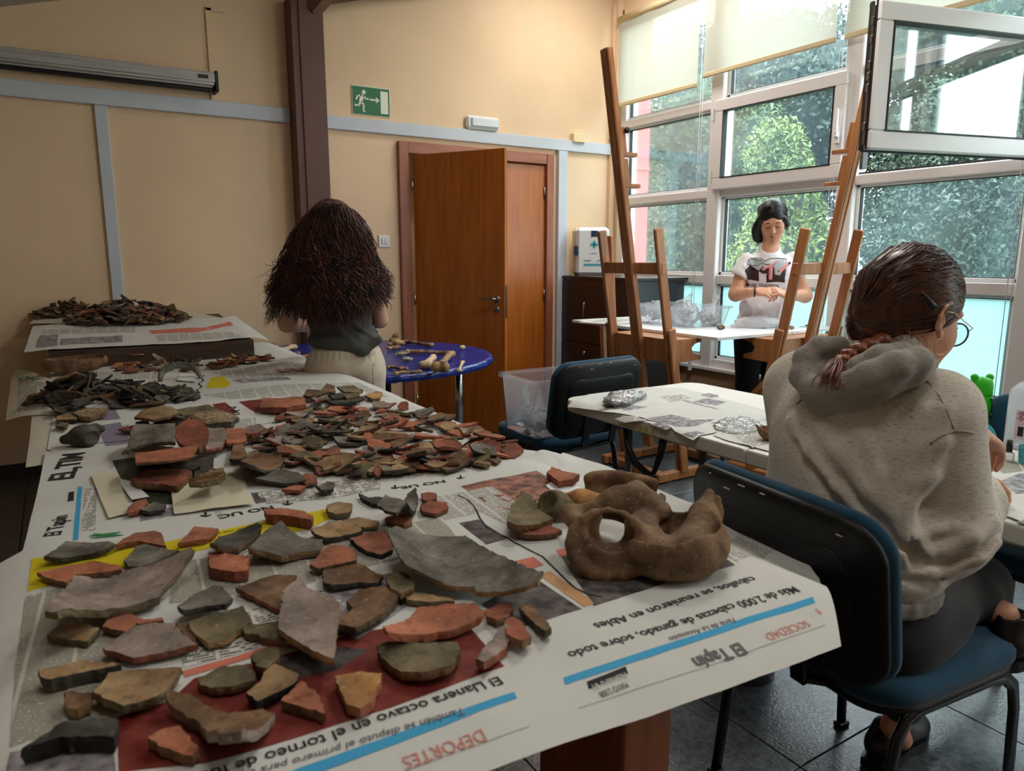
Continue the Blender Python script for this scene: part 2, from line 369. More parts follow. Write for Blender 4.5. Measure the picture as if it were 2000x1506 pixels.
# ---------------------------------------------------------------- door
fr = empty('door_1', (OP0, YW, 0), kind='structure')
z_in = 2.088
dj = MB().box((OP0+.035, YW-.012, 1.086), (.078, .05, 2.172), bev=.004); dj.build('jamb', M['frame_wood'], fr, world=True)
MB().box((OP1-.03, YW-.012, 1.086), (.072, .05, 2.172), bev=.004).build('jamb', M['frame_wood'], fr, world=True)
wood_x = wood('reddish_frame_wood_head', (142, 84, 60), (168, 104, 76), 'X', .4)
MB().box(((OP0+OP1)/2, YW-.012, 2.130), (OP1-OP0-.14, .05, .084), bev=.004).build('head', wood_x, fr, world=True)
MB().box((OP0+.085, YW+.06, 1.04), (.02, .12, 2.08)).box((OP1-.075, YW+.06, 1.04), (.02, .12, 2.08)).build('lining', M['frame_wood'], fr, world=True)
# fixed narrow leaf at the right
lf2 = MB().box((3.345, YW+.012, 1.042), (.50, .036, 2.072), bev=.003).build('fixed_leaf', M['doorwood'], fr, world=True)
hn = MB()
for z in (1.86, 1.0, .2): hn.tube([(3.592, YW-.012, z-.045), (3.592, YW-.012, z+.045)], .009, 8)
hn.build('hinge', M['satin'], lf2)
lf2.children[0].location = (0, 0, 0)
dl = empty('door_2', (2.372, 5.185, 0), kind='structure')
p_h = Vector((2.374, 5.185, 0)); p_f = Vector((2.775, 4.515, 0)); dd = (p_f-p_h); ang = math.atan2(dd.y, dd.x); LW = dd.length
T = Matrix.Translation(p_h) @ Matrix.Rotation(ang, 4, 'Z')
def tbox(mb, c, d, bev=0, TT=None):
    n = len(mb.v); mb.box(c, d, bev=bev)
    for q in range(n, len(mb.v)): mb.v[q] = tuple((TT or T) @ Vector(mb.v[q]))
    return mb
leaf = tbox(MB(), (LW/2, .02, 1.045), (LW, .038, 2.07), .002).build('leaf', M['doorwood'], dl, world=True)
hm = MB()
hm.lathe([(.001, 0), (.026, 0), (.026, .008), (.001, .010)], n=20, M=Matrix.Rotation(PI/2, 3, 'X'))
hm.lathe([(.001, 0), (.022, 0), (.022, .008), (.001, .010)], c=(0, 0, -.075), n=20, M=Matrix.Rotation(PI/2, 3, 'X'))
hm.tube([(0, -.005, 0), (0, -.045, 0), (-.012, -.052, .002), (-.06, -.053, .006), (-.125, -.050, .002)], [.010, .010, .009, .0075, .006], 10)
hm.box((0, -.016, -.075), (.008, .022, .016), bev=.002)
hm.v = [tuple(T @ (Vector(p)+Vector((LW-.065, 0, 1.02)))) for p in hm.v]
hm.build('handle', M['satin'], leaf)
tbox(MB(), (LW+.0005, .02, 1.0), (.003, .022, .24)).build('lock_plate', M['satin'], leaf)
hh_ = MB()
for z in (1.86, 1.0, .2): hh_.tube([tuple(T @ Vector((-.004, -.006, z-.045))), tuple(T @ Vector((-.004, -.006, z+.045)))], .009, 8)
hh_.build('hinge', M['steel'], leaf)

# ---------------------------------------------------------------- things on the walls
M['green'] = mat('exit_sign_green', (14, 104, 58), .45)
M['signwhite'] = mat('exit_sign_cream', (228, 234, 214), .5)
sg = empty('exit_sign', (2.066, YW, 2.43), label='green emergency exit sign with running figure, arrow and doorway, on the cream wall', cat='sign')
MB().box((2.066, YW-.004, 2.43), (.290, .006, .200), bev=.001).build('border', M['signwhite'], sg, world=True)
MB().box((2.066, YW-.0075, 2.43), (.280, .003, .190)).build('panel', M['green'], sg, world=True)
def flat(name, polys, y, m, parent):
    mb = MB()
    for P in polys: mb.prism([(x, z) for x, z in P], 0, .0015, M=Matrix(((1, 0, 0), (0, 0, -1), (0, 1, 0))), c=(2.066, y, 2.43))
    return mb.build(name, m, parent, world=True)
def seg(x0, z0, x1, z1, w0, w1=None):
    w1 = w1 or w0; dx, dz = x1-x0, z1-z0; L = math.hypot(dx, dz); nx, nz = -dz/L, dx/L
    return [(x0+nx*w0/2, z0+nz*w0/2), (x0-nx*w0/2, z0-nz*w0/2), (x1-nx*w1/2, z1-nz*w1/2), (x1+nx*w1/2, z1+nz*w1/2)]
flat('doorway', [[(.070, -.078), (.128, -.078), (.128, .078), (.070, .078)]], YW-.0095, M['signwhite'], sg)
flat('arrow', [seg(-.012, .012, .040, .012, .012), [(.036, -.010), (.062, .012), (.036, .034)]], YW-.0095, M['signwhite'], sg)
hd = [(-.056+.015*math.cos(a*PI/8), .058+.015*math.sin(a*PI/8)) for a in range(16)]
flat('running_figure', [hd, seg(-.066, .040, -.082, -.012, .032, .024), seg(-.060, .036, -.040, .010, .014, .011), seg(-.042, .014, -.020, .014, .012, .011), seg(-.074, .036, -.104, .026, .013, .011), seg(-.104, .030, -.114, .002, .011), seg(-.078, -.010, -.058, -.030, .017, .014), seg(-.060, -.026, -.062, -.074, .014, .012), seg(-.066, -.072, -.048, -.074, .010), seg(-.084, -.012, -.098, -.038, .016, .013), seg(-.096, -.036, -.128, -.036, .012)], YW-.0095, M['signwhite'], sg)
M['lamp'] = film_mat('clear_lamp_lens', (.9, .93, .95), .5, .2, .2, .3)
el = empty('emergency_light', (2.98, YW, 2.36), label='white rectangular emergency light just above the grey trim', cat='light')
MB().box((2.985, YW-.02, 2.362), (.30, .04, .105), bev=.018).build('housing', M['white'], el, world=True)
MB().box((2.995, YW-.045, 2.362), (.25, .022, .07), bev=.010).build('lens', mat('pale_lens', (214, 222, 226), .15, bump=.4, bscale=60), el, world=True)
M['ivory'] = mat('ivory_plastic', (226, 204, 158), .5)
sb = MB().box((3.925, YW-.025, 2.325), (.125, .05, .075), bev=.006).build('junction_box', M['ivory'])
tagit(sb, 'small ivory box on the wall near the corner, above the grey trim', 'box')
sw_ = empty('light_switch', (2.135, YW, 1.44), label='white double light switch between the hair and the door frame', cat='switch')
MB().box((2.135, YW-.006, 1.44), (.092, .012, .092), bev=.004).build('plate', M['white'], sw_, world=True)
for dx in (-.013, .013): MB().box((2.135+dx, YW-.015, 1.44), (.022, .010, .044), bev=.003).build('rocker', M['white'], sw_, world=True)
# projector screen case
pc = empty('projection_screen_case', (.2, YW, 2.4), label='long brushed aluminium projection screen case above the trim on the left wall', cat='screen')
al = mat('brushed_aluminium', (188, 186, 184), .4, col2=(160, 158, 156), metal=.25, scale=3, stretch=(1, 40, 40))
MB().box((.17, YW-.055, 2.443), (1.64, .09, .062), bev=.004).build('upper_case', al, pc, world=True)
MB().box((.17, YW-.075, 2.404), (1.62, .05, .018), bev=.004).build('rib', al, pc, world=True)
MB().box((.17, YW-.065, 2.388), (1.60, .06, .012), bev=.004).build('rib', al, pc, world=True)
MB().box((.16, YW-.05, 2.372), (1.62, .05, .020), bev=.006).build('slat_bar', M['black'], pc, world=True)
MB().box((.995, YW-.055, 2.422), (.022, .10, .13), bev=.006).build('end_cap', M['black'], pc, world=True)
MB().box((.915, YW-.101, 2.443), (.06, .003, .022)).build('badge', M['black'], pc, world=True)

# ---------------------------------------------------------------- dark cabinet and first aid box in the corner
M['espresso'] = wood('espresso_laminate', (38, 26, 24), (48, 33, 30), 'Z', .35)
M['espresso_side_gloss'] = mat('window_gloss_side_panel', (58, 54, 58), .3)  # window gloss on the cabinet side is put into this greyer colour
cb = empty('filing_cabinet', (4.05, 4.72, 0), label='dark brown two-door cabinet in the corner beneath the first aid box', cat='cabinet')
MB().box((4.055, 4.725, .57), (.54, .94, 1.14), bev=.003).build('carcass', M['espresso_side_gloss'], cb, world=True)
MB().box((4.055, 4.715, 1.15), (.58, .96, .024), bev=.003).build('top', M['espresso'], cb, world=True)
for (z0, z1) in ((.60, 1.12), (.05, .595)):
    d_ = MB().box((3.776, 4.725, (z0+z1)/2), (.018, .93, z1-z0-.008), bev=.003).build('door', M['espresso'], cb, world=True)
    if z0 > .3: MB().tube([(3.765, 4.83, .82), (3.745, 4.83, .83), (3.745, 4.83, .94), (3.765, 4.83, .95)], .006, 8).build('handle', M['steel'], d_)
    else: MB().lathe([(.001, 0), (.016, 0), (.016, .014), (.001, .016)], c=(3.766, 4.83, .52), n=14, M=Matrix.Rotation(-PI/2, 3, 'Y')).build('lock', M['steel'], d_)
fa = empty('first_aid_box', (3.98, 5.0, 1.162), label='white first aid box with teal cross standing on the dark cabinet', cat='box')
TF = Matrix.Translation((3.95, 5.02, 1.162)) @ Matrix.Rotation(math.radians(-38), 4, 'Z')
def fab(c, d, bev=.0): return tbox(MB(), c, d, bev, TF)
fab((.0, .035, .205), (.31, .075, .41), .03).build('rear_shell', M['ivory'], fa, world=True)
fab((.02, -.035, .205), (.285, .06, .41), .03).build('front_shell', M['white'], fa, world=True)
M['teal'] = mat('teal_print', (60, 170, 180), .5); M['navy'] = mat('navy_print', (30, 50, 78), .5)
cr = tbox(MB(), (.035, -.0665, .265), (.022, .003, .062), 0, TF); tbox(cr, (.035, -.0665, .265), (.062, .003, .022), 0, TF); cr.build('cross', M['teal'], fa, world=True)
fab((.035, -.0665, .355), (.055, .003, .05), 0).build('badge', M['navy'], fa, world=True)
fab((.035, -.0665, .095), (.17, .003, .016), 0).build('stripe', M['teal'], fa, world=True)
lt = tbox(MB(), (-.02, -.0665, .13), (.06, .002, .010), 0, TF); tbox(lt, (.085, -.0665, .13), (.045, .002, .010), 0, TF); tbox(lt, (.035, -.0665, .19), (.05, .002, .006), 0, TF); lt.build('print', mat('grey_print', (150, 160, 165), .6), fa, world=True)
fab((-.118, -.05, .215), (.035, .05, .08), .006).build('latch', M['navy'], fa, world=True)

# ---------------------------------------------------------------- outside
gr = MB().box((16, 2, -.35), (24, 40, .1)); struct('ground', gr, mat('pale_ground', (150, 165, 150), .9, var=.1, scale=1))
pw = empty('pink_building', (4.9, 5.6, 0), label='pink rendered building seen outside through the left windows', cat='building')
MB().box((4.80, 5.62, 2.0), (.42, .3, 5.0)).build('facade', mat('salmon_pink_render', (186, 100, 104), .85, var=.03, scale=1.5), pw, world=True)
MB().box((4.80, 5.46, 2.16), (.42, .014, .02)).build('joint', mat('pink_joint', (190, 110, 112), .9), pw, world=True)
dm = MB(); dm.lathe([(.9*math.sin(a), .95*math.cos(a)) for a in [PI/2*(1-k/10)+.001 for k in range(11)]], c=(8.9, 6.25, .52), n=28)
dm.lathe([(.9, -.82), (.9, 0)], c=(8.9, 6.25, .52), n=28)
o = dm.build('storage_tank', mat('white_tank', (225, 235, 238), .4)); tagit(o, 'white domed tank outside behind the woman in the white T-shirt', 'tank')
def leaves(name, blobs, n, size, m, parent, seed):
    rng = np.random.default_rng(seed)
    V = []; cnt = 0
    rad = np.array([b[3]*b[4]*b[5] for b in blobs])**(2/3); pr = rad/rad.sum()
    ch = rng.choice(len(blobs), n, p=pr); B = np.array(blobs)
    d = rng.normal(size=(n, 3)); d /= np.linalg.norm(d, axis=1)[:, None]
    lump = np.array([mnoise.noise(Vector(q*3.1)+Vector((seed, 0, 0))) for q in d])
    r = (rng.uniform(.72, 1.0, n)+.25*lump)
    c = B[ch, :3]+d*r[:, None]*B[ch, 3:6]
    a = rng.normal(size=(n, 3)); a /= np.linalg.norm(a, axis=1)[:, None]
    b = np.cross(a, d+rng.normal(scale=.7, size=(n, 3))); b /= np.linalg.norm(b, axis=1)[:, None]
    s = size*rng.uniform(.6, 1.4, n)[:, None]
    P = np.stack([c-a*s, c+b*s*.42, c+a*s, c-b*s*.42], 1).reshape(-1, 3)
    me = bpy.data.meshes.new(name); me.vertices.add(4*n); me.vertices.foreach_set('co', P.astype(np.float32).ravel())
    me.loops.add(4*n); me.loops.foreach_set('vertex_index', np.arange(4*n, dtype=np.int32))
    me.polygons.add(n); me.polygons.foreach_set('loop_start', np.arange(0, 4*n, 4, dtype=np.int32)); me.update(calc_edges=True)
    o = add_obj(name, me, m, parent, world=True); o['kind'] = 'stuff'; return o
def leafmat(name, ca, cb, scale=1.2):
    m = mat(name, ca, .55, col2=cb, scale=scale, detail=8, spec=.35, contrast=(.3, .7)); return m
LM = [leafmat('dark_green_leaves', (16, 30, 26), (34, 52, 44)), leafmat('grey_green_leaves', (34, 50, 42), (62, 82, 68)), leafmat('yellow_green_leaves', (52, 76, 26), (104, 116, 50)), leafmat('mid_green_leaves', (20, 38, 20), (52, 74, 40))]
M['bark'] = mat('bark', (70, 60, 50), .9)
def tree(x, y, lm, blobs, n, size, lab, seed, name='tree'):
    t = empty(name, (x, y, -.3), label=lab, cat='tree')
    MB().tube([(x, y, -.3), (x+.05, y, .8), (x, y+.05, 2.0)], [.09, .07, .04], 8).build('trunk', M['bark'], t, world=True)
    bl = [(x+b[0], y+b[1], b[2], b[3], b[4], b[5]) for b in blobs]
    core = MB()
    for q in bl: core.lathe([(q[3]*.62*math.sin(a)+.001, q[5]*.62*math.cos(a)) for a in [PI*(1-k/8) for k in range(9)]], c=q[:3], n=12)
    core.build('inner_crown', M['leafcore'], t, world=True)
    leaves('foliage', bl, int(n*2.2), size*.62, lm, t, seed)
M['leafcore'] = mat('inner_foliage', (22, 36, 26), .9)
tree(6.9, 5.35, LM[2], [(0, 0, 1.9, .42, .45, .62), (.1, .2, 2.45, .35, .38, .4), (-.05, -.3, 1.3, .38, .45, .5), (0, .3, 1.2, .4, .4, .5)], 5200, .045, 'yellow-green bush standing just outside, behind the woman in white', 3)
tree(7.6, 7.3, LM[3], [(0, 0, 1.4, .8, .9, 1.2), (.3, -.4, 2.6, .7, .8, .9), (.2, .5, 3.0, .8, .9, .9)], 14000, .05, 'mid-green bush outside beside the pink building', 4)
tree(7.6, 3.9, LM[1], [(0, 0, 1.3, .8, .9, 1.0), (.2, -.8, 1.7, .8, .9, 1.0), (.3, .1, 2.4, .7, .8, .7), (.4, -1.4, 2.4, .9, .9, .8)], 22000, .042, 'pale grey-green bush outside behind the seated woman', 5)
tree(8.4, 1.6, LM[1], [(0, 0, 1.6, .9, 1.1, 1.3), (.2, .5, 3.0, .9, 1.1, .9)], 12000, .05, 'pale bush outside at the far right of the glazing', 6)
k = 0
for (x, y, h) in ((10.2, 9.6, 5.4), (9.6, 7.4, 4.9), (10.4, 5.4, 5.6), (10.8, 3.2, 5.2), (10.6, .8, 5.6), (11.0, -1.8, 5.4), (8.9, 8.6, 3.6)):
    k += 1
    tree(x, y, LM[0] if k % 3 else LM[3], [(0, 0, h*.25, 1.3, 1.5, h*.30), (.3, .4, h*.5, 1.3, 1.5, h*.25), (.1, -.5, h*.75, 1.2, 1.4, h*.22), (.2, .6, h*.82, 1.0, 1.2, h*.2)], 15000, .075,
         ['tall dark tree at the back, nearest the pink building', 'dark tree behind the mid-green bush', 'tall dark tree behind the middle window', 'dark tree behind the pale grey-green bush', 'tall dark tree behind the open sash', 'dark tree beyond the right edge of the glazing', 'lower dark tree seen through the corner window'][k-1], 20+k)

# ---------------------------------------------------------------- unseen fill lamps, added to brighten the room
for i, (x, y) in enumerate(((2.6, 2.2), (2.6, -.6), (.4, .6), (3.6, 4.2))):
    zz = ceil_z(x)-.06
    t = empty('added_fill_lamp', (x, y, zz), label='added fill lamp panel outside the frame, '+['above the folding table', 'behind the camera on the window side', 'above the near end of the long table', 'above the drawing board'][i], cat='lamp')
    MB().box((x, y, zz+.02), (.62, .62, .04), bev=.004).build('housing', M['white'], t, world=True)
    area('added_fill_light', (x, y, zz-.02), (0, 0, 0), .58, .58, (24, 17, 6, 22)[i], (1, .95, .88))
# ---------------------------------------------------------------- the long table in front
TZ = .78
M['tabletop'] = wood('brown_board', (92, 62, 42), (120, 84, 58), 'Y', .5)
M['tableleg'] = wood('orange_brown_leg', (112, 60, 34), (148, 84, 50), 'Z', .45)
for lab, x0, x1, y0, y1, lx in (('nearest wooden table under the front newspaper, one leg showing at the bottom', -.06, .985, .705, 1.60, (.70, .0)), ('long wooden table under the middle and far newspapers, reaching the wooden box', -.05, 1.085, 1.61, 4.66, (.97, .05))):
    lt_ = empty('wooden_table', ((x0+x1)/2, (y0+y1)/2, 0), label=lab, cat='table')
    MB().box(((x0+x1)/2, (y0+y1)/2, TZ-.017), (x1-x0, y1-y0, .034), bev=.004).build('table_top', M['tabletop'], lt_, world=True)
    for x in lx:
        for y in ((.835, 1.45) if y0 < 1 else (1.8, 3.0, 4.4)): MB().box((x, y, (TZ-.036)/2), (.10, .22, TZ-.036), bev=.004).build('leg', M['tableleg'], lt_, world=True)
    MB().box((sum(lx)/2, y0+.15, .35), (abs(lx[0]-lx[1])-.11, .03, .12), bev=.003).build('stretcher', M['tableleg'], lt_, world=True)
# wooden drawer box with a sloping top at the far end
M['darkwood'] = wood('dark_grained_wood', (44, 32, 24), (84, 62, 46), 'X', .5, 2)
db = empty('wooden_box', (.42, 4.6, TZ), label='dark grained wooden box on the far end of the long table, papers on top', cat='box')
bx0, bx1, by0, by1 = -.055, .905, 4.13, 5.10
def bz(y): return .872+(y-4.13)*.085
m = MB()
m.add([(bx0, by0, TZ+.001), (bx1, by0, TZ+.001), (bx1, by0+.02, TZ+.001), (bx0, by0+.02, TZ+.001), (bx0, by0, bz(by0)), (bx1, by0, bz(by0)), (bx1, by0+.02, bz(by0+.02)), (bx0, by0+.02, bz(by0+.02))], [(0, 3, 2, 1), (4, 5, 6, 7), (0, 1, 5, 4), (1, 2, 6, 5), (2, 3, 7, 6), (3, 0, 4, 7)]); m.build('front', M['darkwood'], db, world=True)
for x in (bx0+.012, bx1-.012):
    m = MB(); m.add([(x+dx, y, z) for dx in (-.012, .012) for (y, z) in ((by0+.021, TZ+.001), (by1, TZ+.001), (by1, bz(by1)), (by0+.021, bz(by0)))], [(0, 1, 2, 3), (7, 6, 5, 4), (0, 4, 5, 1), (1, 5, 6, 2), (2, 6, 7, 3), (3, 7, 4, 0)]); m.build('side', M['darkwood'], db, world=True)
m = MB(); m.add([(bx0+.025, by0+.021, bz(by0)-.012), (bx1-.025, by0+.021, bz(by0)-.012), (bx1-.025, by1, bz(by1)-.012), (bx0+.025, by1, bz(by1)-.012), (bx0+.025, by0+.021, bz(by0)-.001), (bx1-.025, by0+.021, bz(by0)-.001), (bx1-.025, by1, bz(by1)-.001), (bx0+.025, by1, bz(by1)-.001)], [(0, 3, 2, 1), (4, 5, 6, 7), (0, 1, 5, 4), (1, 2, 6, 5), (2, 3, 7, 6), (3, 0, 4, 7)]); m.build('lid', M['darkwood'], db, world=True)
MB().tube([(.30, by0-.002, .833), (.30, by0-.016, .833), (.355, by0-.016, .833), (.355, by0-.002, .833)], .004, 6).build('pull', M['frame_wood'], db, world=True)

# ---------------------------------------------------------------- round blue table
M['bluevinyl'] = mat('royal_blue_vinyl', (22, 44, 128), .28, var=.15, scale=8, bump=.25, bscale=30)
RC = (1.54, 4.22); RR = .815; RZ = .73
rt = empty('round_table', (RC[0], RC[1], 0), label='round table with royal blue vinyl cover, animal bones laid out on it', cat='table')
MB().lathe([(.001, RZ-.03), (RR-.012, RZ-.03), (RR-.008, RZ-.015), (RR-.014, RZ-.004), (.001, RZ-.004)], c=(RC[0], RC[1], 0), n=64).build('table_top', mat('table_board', (60, 60, 70), .5), rt, world=True)
m = MB(); n = 240; rng = random.Random(3)
rings = []
for (r, z, amp) in ((.001, RZ, 0), (.4, RZ, 0), (RR-.02, RZ, 0), (RR-.003, RZ-.003, .001), (RR+.004, RZ-.014, .004), (RR+.006, RZ-.030, .006), (RR+.001, RZ-.042, .007), (RR-.02, RZ-.044, .004)):
    ph = []
    for k in range(n):
        a = 2*PI*k/n; w = amp*(math.sin(a*61+math.sin(a*7)*3)+.6*math.sin(a*37))
        ph.append((RC[0]+(r+w)*math.cos(a), RC[1]+(r+w)*math.sin(a), z+w*.5))
    rings.append(ph)
m.add(sum(rings, []), [(i*n+k, i*n+(k+1) % n, (i+1)*n+(k+1) % n, (i+1)*n+k) for i in range(len(rings)-1) for k in range(n)], True)
m.build('vinyl_cover', M['bluevinyl'], rt, world=True)
for a in (25, 110, 185, 262):
    if a == 25: x, y = 2.275, 4.30
    else: x, y = RC[0]+.66*math.cos(math.radians(a)), RC[1]+.66*math.sin(math.radians(a))
    MB().tube([(x, y, .0), (x, y, RZ-.045)], .026, 16).build('leg', M['steel'], rt, world=True)

# ---------------------------------------------------------------- white folding table
FX0, FX1, FY0, FY1, FZ = 1.765, 2.535, .60, 2.42, .74
M['hdpe'] = mat('off_white_plastic', (216, 212, 204), .45, bump=.15, bscale=120)
M['grey_tube'] = mat('grey_powder_tube', (92, 100, 104), .4)
ft = empty('folding_table', (2.15, 1.5, 0), label='white plastic folding table spread with newspaper, marked CULTURA 9 on its edge', cat='table')
def rounded(x0, y0, x1, y1, r, cs=(1, 1, 1, 1), n=7):
    P = []
    for (cx, cy, a0, c) in ((x1-r, y1-r, 0, cs[0]), (x0+r, y1-r, 90, cs[1]), (x0+r, y0+r, 180, cs[2]), (x1-r, y0+r, 270, cs[3])):
        rr = r if c else .006
        ox = cx+(r-rr)*(1 if a0 in (0, 270) else -1); oy = cy+(r-rr)*(1 if a0 in (0, 90) else -1)
        for k in range(n+1): a = math.radians(a0+90*k/n); P.append((ox+rr*math.cos(a), oy+rr*math.sin(a)))
    return P
def slab(mb, P, z0, z1, b=.006):
    n = len(P); cx = sum(p[0] for p in P)/n; cy = sum(p[1] for p in P)/n
    def off(p, d):
        L = math.hypot(p[0]-cx, p[1]-cy); return (p[0]-(p[0]-cx)/L*d, p[1]-(p[1]-cy)/L*d)
    R = [[(*off(p, b), z0) for p in P], [(*p, z0+b) for p in P], [(*p, z1-b) for p in P], [(*off(p, b*.35), z1-b*.35) for p in P], [(*off(p, b), z1) for p in P]]
    mb.add(sum(R, []), [(i*n+k, i*n+(k+1) % n, (i+1)*n+(k+1) % n, (i+1)*n+k) for i in range(4) for k in range(n)]+[tuple(reversed(range(n))), tuple(range(4*n, 5*n))])
    return mb
slab(MB(), rounded(FX0, 1.452, FX1, FY1, .07, (1, 1, 0, 0)), FZ-.048, FZ).build('table_half', M['hdpe'], ft, world=True)
slab(MB(), rounded(FX0, FY0, FX1, 1.448, .07, (0, 0, 1, 1)), FZ-.048, FZ).build('table_half', M['hdpe'], ft, world=True)
for (x, y) in ((FX0+.10, 2.10), (FX1-.12, 2.10), (FX0+.10, .95), (FX1-.12, .95)):
    MB().tube([(x, y, .0), (x, y, FZ-.05)], .0145, 12).build('leg', M['grey_tube'], ft, world=True)
for y in (2.10, .95):
    MB().tube([(FX0+.10, y, .10), (FX1-.12, y, .10)], .011, 8).build('leg_brace', M['grey_tube'], ft, world=True)
MB().beam((FX0+.13, 1.74, .135), (FX0+.13, 2.10, .135), .012, .03).tube([(FX0+.13, 1.74, 0), (FX0+.13, 1.74, FZ-.05)], .0145, 12).build('centre_leg', M['grey_tube'], ft, world=True)
# black folding bracket hanging below the edge
MB().tube([(1.80, 2.05, .69), (1.795, 2.03, .62), (1.79, 1.98, .565), (1.785, 1.90, .54), (1.785, 1.86, .538)], [.010, .012, .014, .012, .006], 8).tube([(1.80, 1.84, .69), (1.795, 1.85, .62), (1.79, 1.87, .56), (1.785, 1.88, .54)], [.016, .014, .010, .008], 8).build('folding_bracket', M['black'], ft, world=True)

def text_mesh(body, size, bold=0.0, spacing=1.0, shear=0.0, align='LEFT', res=2, aspect=1.0):
    cu = bpy.data.curves.new('text', 'FONT'); cu.body = body; cu.size = size; cu.offset = bold; cu.space_character = spacing
    cu.shear = shear; cu.align_x = align; cu.resolution_u = res; cu.fill_mode = 'FRONT'
    o = bpy.data.objects.new('text', cu); COL.objects.link(o)
    bpy.context.view_layer.update()
    dg = bpy.context.evaluated_depsgraph_get(); me = bpy.data.meshes.new_from_object(o.evaluated_get(dg))
    bpy.data.objects.remove(o); bpy.data.curves.remove(cu)
    v = [tuple(q.co) for q in me.vertices]; f = [tuple(p.vertices) for p in me.polygons]; bpy.data.meshes.remove(me)
    v = [(x*aspect, y, z) for x, y, z in v]
    return v, f
v, f = text_mesh('CULTURA 9', .036, bold=.0004, spacing=1.15)
mb = MB(); mb.add([(FX0-.0012, 2.052-x*.95, FZ-.042+y+.004*math.sin(x*40)) for x, y, z in v], f)
mb.build('yellow_lettering', mat('yellow_marker', (214, 184, 40), .6), ft, world=True)

# ---------------------------------------------------------------- office chairs, teal fabric on black shells
M['teal_fabric'] = mat('teal_blue_fabric', (10, 62, 88), .95, var=.15, scale=200, bump=.3, bscale=300, sheen=.15)
M['shell'] = mat('black_plastic_shell', (10, 11, 13), .5, bump=.2, bscale=180, spec=.3)
M['frameblack'] = mat('gloss_black_tube', (9, 9, 11), .22, bump=.05, bscale=80)
M['scratch'] = mat('pale_scuff', (170, 165, 155), .7)
def pad(name, w, h, t, r, crown, m, parent, T, n=8, bulge=0.0, edge=.35):
    """rounded cushion, w across, h along, t thick, curved by crown"""
    P = []
    for (cx, cy, a0) in ((w/2-r, h/2-r, 0), (-w/2+r, h/2-r, 90), (-w/2+r, -h/2+r, 180), (w/2-r, -h/2+r, 270)):
        for k in range(n+1): a = math.radians(a0+90*k/n); P.append((cx+r*math.cos(a), cy+r*math.sin(a)))
    N_ = len(P); V = []; rows = []
    prof = [(0.0, -t/2), (.5, -t/2), (.86, -t/2), (.965, -t*.42), (1.0, -t*.15), (1.0, t*.15), (.97, t*.38), (.88, t/2), (.5, t/2+bulge), (0.0, t/2+bulge*1.3)]
    for s, z in prof: V += [(p[0]*max(s, .001), p[1]*max(s, .001), z+crown*((p[0]*s/(w/2))**2)) for p in P]
    F = [(i*N_+k, i*N_+(k+1) % N_, (i+1)*N_+(k+1) % N_, (i+1)*N_+k) for i in range(len(prof)-1) for k in range(N_)]
    mb = MB(); mb.add([tuple(T @ Vector(p)) for p in V], F, True); return mb.build(name, m, parent)
def make_chair(lab, loc, rz, group='teal office chairs', cat='chair'):
    c = empty('office_chair', loc, rz, lab, cat, group)
    Ts = Matrix.Translation((.0, 0, .455)) @ Matrix.Rotation(math.radians(-2), 4, 'Y') @ Matrix.Rotation(-PI/2, 4, 'Z')
    pad('seat', .48, .46, .055, .10, .006, M['teal_fabric'], c, Ts @ Matrix.Translation((0, 0, .012)), bulge=.008)
    pad('seat_shell', .47, .45, .03, .10, .004, M['shell'], c, Ts @ Matrix.Translation((0, 0, -.018)))
    Tb = Matrix.Translation((-.318, 0, .685)) @ Matrix.Rotation(math.radians(-9), 4, 'Y') @ Matrix.Rotation(PI/2, 4, 'Z') @ Matrix.Rotation(PI/2, 4, 'X')
    # local: x across (world y), y up, z towards the sitter (+x)
    pad('backrest', .53, .36, .035, .085, .030, M['teal_fabric'], c, Tb @ Matrix.Translation((0, 0, .015)), bulge=.006)
    sh = pad('back_shell', .525, .355, .030, .085, .030, M['shell'], c, Tb @ Matrix.Translation((0, -.002, -.010)))
    pad('embossed_panel', .41, .24, .012, .06, .018, M['shell'], sh, Tb @ Matrix.Translation((0, -.01, -.024)))
    for s in (-1, 1):
        y = .225*s
        up = []
        pts = [(-.235, .0), (-.20, .30), (-.185, .385), (-.165, .418), (-.13, .432), (.10, .436), (.15, .428), (.185, .40), (.20, .34), (.225, .0)]
        mb = MB(); V = []; nn = 10
        P3 = [Vector((x, y, z)) for x, z in pts]
        for i, p in enumerate(P3):
            t = (P3[min(i+1, len(P3)-1)]-P3[max(i-1, 0)]).normalized(); nrm = Vector((0, 1, 0)); b = t.cross(nrm)
            for k in range(nn): a = 2*PI*k/nn; V.append(p+nrm*math.cos(a)*.009+b*math.sin(a)*.017)
        mb.add(V, [(i*nn+k, i*nn+(k+1) % nn, (i+1)*nn+(k+1) % nn, (i+1)*nn+k) for i in range(len(P3)-1) for k in range(nn)]+[tuple(range(nn)), tuple((len(P3)-1)*nn+k for k in range(nn))], True)
        lg = mb.build('leg_frame', M['frameblack'], c)
        for x in (-.235, .225): MB().box((x, y, .008), (.042, .026, .016), bev=.004).build('foot_cap', M['black'], lg)
        MB().beam((-.20, s*.085, .43), (-.315, s*.085, .475), .035, .010).beam((-.312, s*.085, .465), (-.345, s*.085, .70), .035, .010, up=(1, 0, 0)).build('back_upright', M['shell'], c)
    MB().tube([(.12, -.22, .425), (.12, .22, .425)], .010, 8).tube([(-.13, -.22, .425), (-.13, .22, .425)], .010, 8).build('cross_tube', M['frameblack'], c)
    k = MB(); k.lathe([(.001, 0), (.014, 0), (.014, .014), (.001, .016)], c=(-.19, -.235, .30), n=12, M=Matrix.Rotation(PI/2, 3, 'X')); k.build('bolt', M['black'], c)
    return c
ch1 = make_chair('teal chair in the foreground with the hoodie woman on it, black back towards us', (1.547, .885, 0), math.radians(-7))
